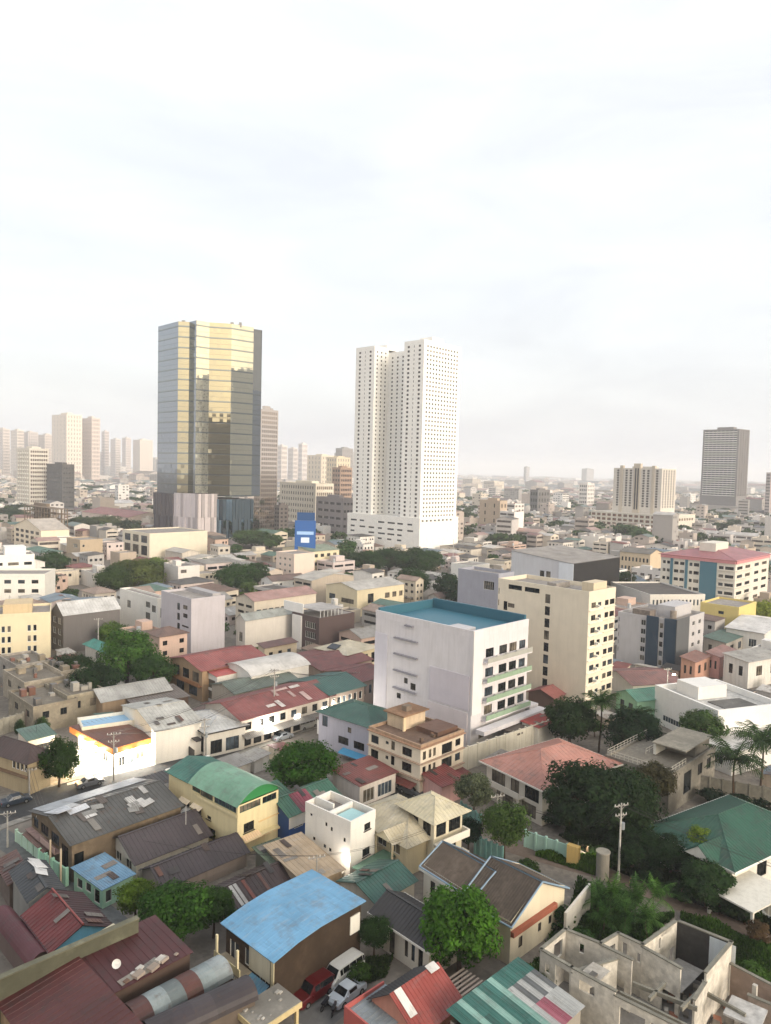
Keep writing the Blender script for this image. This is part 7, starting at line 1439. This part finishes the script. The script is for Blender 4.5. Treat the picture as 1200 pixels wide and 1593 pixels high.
# ================================================================ POLES AND WIRES
def pole(label, u, vb, vt, arms=2, r=.16, hx='#b3aea6', lamp=False, mast=False, h=None):
    q = P(u, vb); hh = h or (vb-vt)*mpp(q)*1.03; t = thing('utility_pole' if not mast else 'mast', label, 'pole' if not mast else 'mast', (q[0], q[1], 0), rad(20)); m = MB(); m.tube((0, 0, 0), (0, 0, hh), r, r*.6, 9); m.build('post', concrete(hx, .2), t)
    for k in range(arms):
        z = hh-.35-k*1.3; m = MB(); m.obox((0, .0, z), (1.1-.2*k, 0, 0), (0, .06, 0), (0, 0, .06)); m.tube((-.7, 0, z), (0, 0, z-.6), .03, n=5); m.tube((.7, 0, z), (0, 0, z-.6), .03, n=5); a = m.build('crossarm', concrete('#a7a29a', .2), t)
        for x in (-1, -.4, .4, 1): w = MB(); w.tube((x*(1-.18*k), 0, z+.06), (x*(1-.18*k), 0, z+.3), .06, .04, 6); w.build('insulator', WHT, a)
    if arms > 1 and not mast: m = MB(); m.tube((.35, 0, hh-3.6), (.35, 0, hh-2.7), .26, n=10); m.build('transformer', plain('#8f9496', .5), t)
    if lamp:
        m = MB(); m.tube((0, 0, hh-1.8), (1.2, -.4, hh-1.5), .04, n=6); m.build('lamp_arm', DRK, t); m = MB(); m.obox((1.4, -.46, hh-1.52), (.3, -.1, 0), (.04, .1, 0), (0, 0, .07)); m.build('lamp_head', glow('#fff0d0', 25), t); l = bpy.data.lights.new('street_light', 'POINT'); l.energy = 350; l.color = (1, .9, .72); l.shadow_soft_size = .2; link('street_light', l, t, (1.4, -.46, hh-1.85))
    return (q[0], q[1], hh-.1)
tops = {}
tops['lane'] = pole('tall pale concrete pole with crossarms beside the lane', 962, 1370, 1250, 2, .17, '#c2beb6'); tops['gas'] = pole('utility pole in front of the fuel station', 177, 1214, 1140, 2); tops['patch'] = pole('pale pole standing at the patchwork-roofed house', 70, 1322, 1266, 1, .16, '#cfccc4'); tops['lt'] = pole('concrete pole among the trees in the left middle ground', 219, 1050, 985, 1, .17); tops['hut'] = pole('white pole beside the teal-roofed hut', 153, 1025, 963, 1, .15, '#d0ccc4'); tops['mk'] = pole('pole with tangled wires at the market row', 426, 1136, 1042, 2, .18); tops['mk2'] = pole('pale pole with arms at the far end of the market', 552, 1092, 1046, 1, .16, '#d0ccc4'); tops['rt'] = pole('slim pole beside the green house on the right', 1036, 1112, 1040, 1, .14, '#d3d0c8', True); tops['bk'] = pole('utility pole behind the tall cream slab', 981, 938, 885, 2, .18); tops['rt2'] = pole('thin lamp pole left of the large white building', 1055, 1100, 1062, 0, .1, '#c9c6be', True); tops['gate'] = pole('lamp pole at the yellow gate by the lane', 899, 1330, 1296, 0, .08, '#8d8a84', True); tops['pod'] = pole('tall thin pole at the right foot of the white podium', 704, 905, 840, 0, .18, '#d8d5ce')
pole('thin white mast rising from the dark purple-brown roof', 289, 1325, 1254, 0, .06, '#d6d3cc', mast=True); tops['st'] = pole('pole at the street corner by the old brown house', 46, 1238, 1195, 1, .14)
tops['al'] = pole('leaning concrete pole at the alley mouth', 12, 1318, 1262, 1, .15, '#bdb9b0'); tops['st2'] = pole('utility pole on the street behind the green vault', 318, 1182, 1118, 2, .16); tops['ln2'] = pole('concrete pole beside the white-balconied house lane', 772, 1318, 1236, 1, .15, '#bcb8af'); tops['gr'] = pole('pole between the sky-blue roof and the tan sheet roof', 492, 1402, 1330, 1, .13, '#a9a59c')
def wire(a, b, sag, lab, n=3, r=.022):
    """one cable run of n strands between two poles"""
    a, b = np.array(a), np.array(b); t_ = thing('cable', lab, 'cable', tuple(a)); 
    for k in range(n):
        m = MB(); o = np.array([(k-(n-1)/2)*.5, .1*k, -.12*(k % 2)]); pr = None
        for i in range(15):
            t = i/14; p = (b-a)*t+o+np.array([0, 0, -sag*4*t*(1-t)])
            if pr is not None: m.tube(pr, p, r, n=4, caps=False)
            pr = p
        m.build('strand', DRK, t_)
off = lambda q, dx, dy, dz: (q[0]+dx, q[1]+dy, q[2]+dz)
wire(tops['gas'], tops['mk'], 1.2, 'cables from the fuel station pole to the market pole'); wire(tops['gas'], tops['st'], 1.0, 'cables from the fuel station pole to the street corner'); wire(tops['mk'], tops['mk2'], 1.0, 'cables along the market row', 4); wire(tops['st'], tops['patch'], .8, 'cables from the street corner to the patchwork-roofed house'); wire(tops['lane'], off(tops['gate'], 0, 0, 1), 1.0, 'cables from the lane pole towards the yellow gate', 3); wire(tops['lane'], (62.0, 74.0, 8.0), 1.0, 'cables leaving the lane pole over the ruin side', 3); wire(tops['lt'], tops['hut'], .8, 'cables between the two left-hand poles', 2); wire(tops['rt'], tops['bk'], 1.5, 'cables from the slim right pole to the pole behind the slab', 2)
wire(tops['gas'], tops['st2'], .9, 'cables from the fuel station pole to the pole behind the green vault', 3); wire(tops['st2'], tops['mk'], .9, 'cables from behind the green vault to the market pole', 3); wire(tops['al'], tops['patch'], .7, 'cables from the alley mouth to the patchwork-roofed house', 3); wire(tops['ln2'], off(tops['gate'], 0, 0, 2), .7, 'cables along the lane from the balconied house', 3); wire(tops['gr'], tops['patch'], 1.6, 'long cables crossing the dark purple-brown roofs', 2); wire(tops['gr'], tops['ln2'], 1.6, 'long cables passing over the tiled house', 2); wire(tops['al'], (-44.0, 62.0, 8.0), 1.0, 'cables leaving the alley mouth over the charcoal roof', 2)
# ================================================================ INFILL HOUSES OF THE MIDDLE GROUND
WALLC = [('#d6d0c8', 'off-white'), ('#cac1b4', 'beige'), ('#dcd8d2', 'white'), ('#b9ad9e', 'tan'), ('#cdc2b0', 'cream'), ('#b4b0ac', 'grey'), ('#e2dfda', 'bright white'), ('#b3a493', 'brownish'), ('#cbbdb8', 'pinkish'), ('#a39f9b', 'dark grey'), ('#c3a99a', 'peach')]
WALLS = [a for a, _ in WALLC]; WNAME = dict(WALLC)
ROOFS = [('#8e4f48', 'rust-red'), ('#9a968f', 'grey'), ('#b9b4ab', 'pale'), ('#5f5b58', 'charcoal'), ('#7c6256', 'brown'), ('#5d7d6f', 'green'), ('#a58d7c', 'tan'), ('#c9c4bb', 'whitish'), ('#7d8f9c', 'blue-grey')]
ga = rad(46); gx = np.array([math.cos(ga), math.sin(ga)]); gy = np.array([-math.sin(ga), math.cos(ga)])
cand = []; fr = random.Random(42)
for i in range(-40, 60):
    for j in range(-40, 60):
        if i % 7 == 0 or j % 9 == 0: continue
        q = gx*i*11.5+gy*j*12.5+np.array([0, 230.0])+np.array([fr.uniform(-1.5, 1.5), fr.uniform(-1.5, 1.5)])
        if q[1] < 84 or q[1] > 520: continue
        u, v = proj((q[0], q[1], 3.0))
        if -60 < u < 1260 and v < 1560: cand.append((q[1], q[0], u, v))
cand.sort(); NF = 0
def zone(u, d): return ('left' if u < 400 else 'centre' if u < 760 else 'right')+(' foreground' if d < 130 else ' middle ground' if d < 260 else ' distance')
FILLT = 0
for d, x, u, v in cand:
    W, L = fr.uniform(7.5, 10.5), fr.uniform(8, 11.5)
    if d > 170 and fr.random() < .45: W, L = (W*fr.uniform(1.4, 2.4), L*1.1) if fr.random() < .5 else (W*1.1, L*fr.uniform(1.4, 2.2))
    hN = fr.choice([3.2, 3.6, 4.2, 5.5, 6.2] if d < 170 else [3.6, 4.5, 6, 6.5, 8, 9.5])
    if 590 < u < 850 and d > 300: hN = min(hN, 5)
    if d < 125: W, L, hN = W*.72, L*.72, min(hN, 3.4)
    a = ga+rad(fr.choice([0, 0, 3, -4]))
    if occ_rect(x, d, a, W, L, mark=False):
        W, L = W*.55, L*.6
        if d > 320 or occ_rect(x, d, a, W, L, mark=False):
            continue
    if fr.random() < (.22 if d > 140 else .3):
        if d < 460: FILLT += 1; r_ = fr.uniform(2.6, 5.2); q = proj((x, d, 3.5)); tree('leafy green tree among roofs in the %s' % zone(u, d), q[0], q[1], 10, 3.8, fr.choice(['#3b5a2c', '#456a33', '#34502b', '#55703a']), FILLT, .9, small=d > 150, group='trees among the roofs of the '+zone(u, d), rm=r_)
        continue
    if NF >= 290: break
    NF += 1; wl = fr.choice(WALLS); rf, rn = fr.choice(ROOFS); kind = fr.choice(['gable', 'gable', 'shed', 'flat', 'hip', 'flat'] if d > 130 else ['gable', 'shed', 'gable'])
    nz_ = 1 if hN < 5 else max(2, int(hN/3)); z0_ = .2 if hN < 5 else .08
    def style(n_):
        q_ = fr.random()
        if q_ < .28: return []
        if q_ < .5: return wg(.03, .97, max(1, int(n_/5)), .86, z0_, .95, nz_, .36)
        if q_ < .75: return wg(.05, .95, max(2, int(n_/2.6)), .5, z0_, .92, nz_, .42)
        return [w_ for w_ in wg(.05, .95, max(2, int(n_/2.2)), .55, z0_, .92, nz_, .45) if fr.random() < .55]
    wL_, wR_ = style(L), style(W)
    roof = {'gable': ('gable', fr.choice('xy'), fr.uniform(.9, 1.8), metal(rf, fr.choice([.1, .25, .4])), .4, .7), 'shed': ('shed', fr.choice('BA'), fr.uniform(.4, .9), metal(rf, fr.choice([.1, .25, .4])), .35, .7), 'hip': ('hip', 1.4, metal(rf, .15), .5, .7), 'flat': ('flat', fr.choice([ROOFC, ROOFD, concrete('#8f877d', .5)]), .5)}[kind]
    pz = zone(u, d); lab = '%s %s%s house in the %s' % (WNAME[wl], 'flat-roofed ' if kind == 'flat' else rn+'-roofed ', 'low' if hN < 5 else 'two-storey' if hN < 7 else 'three-storey', pz)
    b = B('house', lab, 'house', None, L, W, hN, paint(wl, fr.choice([.2, .35, .5])), roof, wl=wL_, wr=wR_, stuff=d > 150, frame=DRK, ang=math.degrees(a), group='small houses in the '+pz, world=(x, d))
    if d < 260:
        for k in range(fr.randint(0, 3)):
            if kind in ('shed', 'gable'):
                zf = zshed(b, roof[1], roof[2]) if kind == 'shed' else zgable(b, roof[1], roof[2])
                m = MB(); w_, l_ = fr.uniform(.7, 1.1), fr.uniform(1.5, 2.6); x_, y_ = fr.uniform(.6, W-1.2), fr.uniform(1.3, L-1.4); c_ = np.array([x_, y_, zf(x_, y_)+.14]); dx_ = (zf(x_+.1, y_)-zf(x_-.1, y_))/.2; dy_ = (zf(x_, y_+.1)-zf(x_, y_-.1))/.2; m.obox(c_, (w_/2, 0, dx_*w_/2), (0, l_/2, dy_*l_/2), (0, 0, .012)); m.build('roof_sheet', metal(fr.choice(['#c9c6c0', '#8b5a4c', '#9c968d', '#6e5a50', '#d8d5cf']), .3), b.o)
        if fr.random() < .35:
            m = MB(); zt_ = hN+fr.uniform(1.6, 3.0); x_, y_ = W*.5, L*.5; m.tube((x_, y_, hN-.2), (x_, y_, zt_+.8), .03, n=5)
            for k in range(4): m.tube((x_-.5+.05*k, y_, zt_-.2+.2*k), (x_+.5-.05*k, y_, zt_-.2+.2*k), .015, n=4)
            m.build('antenna', DRK, b.o)
    if kind == 'flat' and fr.random() < .8:
        part(b, 'stair_house', paint(wl, .3), (W*.5, W*.9, L*.5, L*.9, hN-.5, hN+1.9))
        if fr.random() < .6: m = MB(); m.tube((W*.25, L*.3, hN-.5), (W*.25, L*.3, hN+1.2), .6, n=10); m.build('water_tank', plain('#b9bcbd', .4, .5), b.o)
    elif fr.random() < .35: part(b, 'lean_to', metal(fr.choice(ROOFS)[0], .4), (-1.6, -.1, L*.1, L*.8, 2.3, 2.42)); part(b, 'lean_to_post', DRK, (-1.5, -1.4, L*.12, L*.12+.1, 0, 2.29))
# small lean-tos and shacks squeezed between the near houses
NS = 0
for i in range(-40, 60):
    for j in range(-40, 60):
        q = gx*i*5.2+gy*j*5.2+np.array([0, 150.0])+np.array([fr.uniform(-.8, .8), fr.uniform(-.8, .8)])
        if q[1] < 66 or q[1] > 215 or NS > 170: continue
        u, v = proj((q[0], q[1], 2.5)); W, L = fr.uniform(3.0, 4.6), fr.uniform(3.0, 4.8)
        if not (-60 < u < 1260 and v < 1620) or (u > 700 and q[1] < 112) or occ_rect(q[0], q[1], ga, W, L, mark=False): continue
        rf, rn = fr.choice(ROOFS)
        if fr.random() < .22:
            FILLT += 1; pq = proj((q[0], q[1], 2.2)); tree('bushy green tree squeezed between roofs in the %s' % zone(u, q[1]), pq[0], pq[1], 10, 2.4, fr.choice(['#3b5a2c', '#456a33', '#34502b', '#55703a']), FILLT, .9, small=True, group='bushes between the roofs of the '+zone(u, q[1]), rm=fr.uniform(1.3, 2.2)); continue
        NS += 1; b = B('shack', 'tiny %s-roofed lean-to squeezed between houses in the %s' % (rn, zone(u, q[1])), 'shack', None, L, W, fr.uniform(2.1, 2.8), paint(fr.choice(WALLS), .6), ('shed', fr.choice('ABLR'), fr.uniform(.2, .6), metal(rf, fr.choice([.25, .45, .6])), .3, .5), group='tiny shacks in the '+zone(u, q[1]), world=q, ang=46+fr.uniform(-5, 5))
# ================================================================ THE SPRAWL BEYOND: individual far blocks, then one mass
FARW = [paint(h_, .1) for h_ in ('#d6d0ca', '#c2b5a8', '#e0dcd7', '#b3a79e', '#c2bcb8', '#d0c5b6', '#a39e9a')]; FARR = [metal(h_, .1) for h_ in ('#8f5f57', '#a39c95', '#c4bdb5', '#6d6a68', '#7d6d63', '#74857c', '#b58f80')]; FG = glass('#4b4541', .3)
FMATS = FARW+FARR+[FG, concrete('#8f8a84', .3)]
def far_block(r, W, L, h, kind):
    """verts and (face, slot class): 0 wall 1 roof 2 glass"""
    m = MB(); m.box(0, W, 0, L, 0, h, 0, 1 if kind != 'flat' else 3)
    nz = max(1, int(h/3.3)); sty = {'R': r.choice([0, 1, 2, 2]), 'L': r.choice([0, 1, 2])}
    for z in range(nz):
        z0 = (z+.35)*h/nz; z1 = z0+.42*h/nz
        for f, n in (('R', W), ('L', L)):
            if sty[f] == 0: continue
            k = max(1, int(n/7)) if sty[f] == 1 else max(2, int(n/3.6))
            for i in range(k):
                if sty[f] == 2 and r.random() < .35: continue
                e_ = .06 if sty[f] == 1 else .24; a0, a1 = n*(i+e_)/k, n*(i+1-e_)/k
                m.poly([(a0, -.05, z0), (a1, -.05, z0), (a1, -.05, z1), (a0, -.05, z1)] if f == 'R' else [(-.05, a0, z0), (-.05, a1, z0), (-.05, a1, z1), (-.05, a0, z1)], 2)
    if kind == 'gable':
        o = .5; rz = min(W, L)*.16
        if W > L: m.poly([(-o, -o, h), (W+o, -o, h), (W+o, L/2, h+rz), (-o, L/2, h+rz)], 1); m.poly([(-o, L+o, h), (W+o, L+o, h), (W+o, L/2, h+rz), (-o, L/2, h+rz)], 1); m.poly([(0, 0, h), (0, L, h), (0, L/2, h+rz)], 0)
        else: m.poly([(-o, -o, h), (-o, L+o, h), (W/2, L+o, h+rz), (W/2, -o, h+rz)], 1); m.poly([(W+o, -o, h), (W+o, L+o, h), (W/2, L+o, h+rz), (W/2, -o, h+rz)], 1); m.poly([(0, 0, h), (W, 0, h), (W/2, 0, h+rz)], 0)
    else:
        for a in ((0, W, 0, .25), (0, W, L-.25, L), (0, .25, .25, L-.25), (W-.25, W, .25, L-.25)): m.box(a[0], a[1], a[2], a[3], h, h+.8, 0)
        x, y = W*r.uniform(.1, .6), L*r.uniform(.1, .6); m.box(x, x+W*.25, y, y+L*.25, h, h+2.4, 0); x, y = W*r.uniform(.1, .7), L*r.uniform(.1, .7); m.box(x, x+1.6, y, y+1.6, h, h+1.5, 1)
    return m
big = MB(); fr2 = random.Random(99); NFAR = 0; far_trees = []
def place_far(x, y, W, L, h, kind, single):
    global NFAR
    a = ga+rad(fr2.choice([0, 4, -6, 12])); m = far_block(fr2, W, L, h, kind); wi = fr2.randrange(7); ri = 7+fr2.randrange(7); mp_ = {0: wi, 1: ri, 2: 14, 3: 15}
    if single:
        NFAR += 1; u, _ = proj((x, y, 5)); side = 'left of the mirror-glass tower' if u < 240 else 'between the two big towers' if u < 545 else 'in front of the white podium' if u < 715 else 'right of the white tower'
        t = thing('far_building', '%s far building, %s, %s' % (('off-white', 'tan', 'white', 'brownish', 'grey', 'cream', 'dark grey')[wi], 'flat roof' if kind == 'flat' else ('red', 'grey', 'pale', 'charcoal', 'brown', 'green', 'pink')[ri-7]+' pitched roof', side), 'building', (x, y, 0), a, 'far sprawl '+side)
        for cls, nm in ((0, 'wall'), (1, 'roof'), (3, 'roof_deck'), (2, 'window_panes')):
            s = MB()
            for f, c in zip(m.f, m.m):
                if c == cls: s.poly([m.v[i] for i in f])
            if s.f:
                o = s.build(nm, FMATS[mp_[cls]], t)
                if cls == 2: tag(o, kind='stuff')
        return
    c, s = math.cos(a), math.sin(a); off_ = len(big.v); big.v.extend((x+p[0]*c-p[1]*s, y+p[0]*s+p[1]*c, p[2]) for p in m.v); big.f.extend(tuple(i+off_ for i in f) for f in m.f); big.m.extend(mp_[k] for k in m.m)
pts = []; d = 300.0
while d < 7000:
    st = 15 if d < 900 else 15+(d-900)*.024; hw = d*.60+30; x = -hw+fr2.uniform(0, st)
    while x < hw:
        pts.append((d+fr2.uniform(-st*.3, st*.3), x+fr2.uniform(-st*.25, st*.25), st)); x += st*1.02
    d += st*1.05
pts.sort()
for y, x, st in pts:
    if fr2.random() < .05: continue
    W, L = st*fr2.uniform(.5, 1.0), st*fr2.uniform(.5, 1.0)*(1.7 if fr2.random() < .15 else 1); u, v = proj((x, y, 5))
    if u < -40 or u > 1240: continue
    if y < 1100 and occ_rect(x, y, ga, W, L, mark=False): continue
    if fr2.random() < (.19 if y < 1500 else .22): far_trees.append((x, y, st*fr2.uniform(.35, .65))); continue
    h = fr2.choice([3.5, 4, 4.5, 5.5, 6.5, 8, 10]) if fr2.random() < .94 else fr2.uniform(14, 26)
    if y > 1500: h *= 1.15
    if u > 560 and u < 730 and y < 480: h = min(h, 6)
    if y > 2500 and u < 560 and fr2.random() < .05: h = fr2.uniform(40, 120)
    place_far(x, y, W, L, h, fr2.choice(['flat', 'gable', 'flat', 'gable', 'flat']), NFAR < 280)
tag(big.build('far_city', FMATS), kind='stuff')
# distant tree clumps in one mass
r = np.random.RandomState(5); vs = []; va = []
for (x, y, R) in far_trees:
    n = 200 if y < 1500 else 60; R = min(R, 14); p = r.normal(size=(n, 3)); p /= np.linalg.norm(p, axis=1)[:, None]; p *= (r.uniform(.2, 1, n)**.4)[:, None]; c = np.array([x, y, 5.0]); q = c+p*np.array([R*1.1, R*1.1, 4.5]); a = r.normal(size=(n, 3)); a /= np.linalg.norm(a, axis=1)[:, None]; b = np.cross(a, r.normal(size=(n, 3))); b /= np.linalg.norm(b, axis=1)[:, None]; s = R*.22
    vs.append(np.stack([q-a*s, q-b*s*.8, q+a*s, q+b*s*.8], 1).reshape(-1, 3)); va.append(r.uniform(0, .9, n))
v = np.concatenate(vs); n = len(v)//4; me = bpy.data.meshes.new('far_trees'); me.vertices.add(4*n); me.vertices.foreach_set('co', v.ravel()); me.loops.add(4*n); me.loops.foreach_set('vertex_index', np.arange(4*n)); me.polygons.add(n); me.polygons.foreach_set('loop_start', np.arange(0, 4*n, 4)); me.update(calc_edges=True); at = me.attributes.new('var', 'FLOAT', 'FACE'); at.data.foreach_set('value', np.concatenate(va)); me.materials.append(leaf('#47603a')); tag(link('far_trees', me), kind='stuff')
# ================================================================ HAZE
mb = MB(); mb.box(-13500, 13500, -2500, 15500, -1.0, 190.0)
hz = mb.build('haze', []); hm = bpy.data.materials.new('haze_air'); hm.use_nodes = True; t = hm.node_tree; t.nodes.clear()
o_ = t.nodes.new('ShaderNodeOutputMaterial'); pv = t.nodes.new('ShaderNodeVolumePrincipled'); pv.inputs['Color'].default_value = (0.96, 0.975, 1.0, 1); pv.inputs['Density'].default_value = 0.00019; pv.inputs['Anisotropy'].default_value = 0.0
t.links.new(pv.outputs[0], o_.inputs['Volume']); hz.data.materials.append(hm); tag(hz, kind='stuff')
# ================================================================ LABELS: tell look-alikes apart by their place
groups = {}
for o in bpy.data.objects:
    if o.parent is None and o.get('group') and o.get('label'): groups.setdefault((o['group'], o['label']), []).append(o)
ORD = ['leftmost', 'second from left', 'third from left', 'fourth from left', 'fifth from left', 'sixth from left', 'seventh from left', 'eighth from left', 'ninth from left']
ROW = ['front row', 'second row', 'third row', 'fourth row']
for (g, lab), os_ in groups.items():
    n = len(os_)
    if n < 2 or n > 36: continue
    os_.sort(key=lambda o: o.location.y); k = max(1, math.ceil(n/9)); per = math.ceil(n/k)
    for c in range(k):
        ch = sorted(os_[c*per:(c+1)*per], key=lambda o: proj((o.location.x, o.location.y, 4.0))[0])
        for i, o in enumerate(ch):
            t = lab+(', '+ROW[c] if k > 1 else '')+', '+('rightmost' if i == len(ch)-1 else ORD[i])
            if len(t.split()) <= 16: o['label'] = t
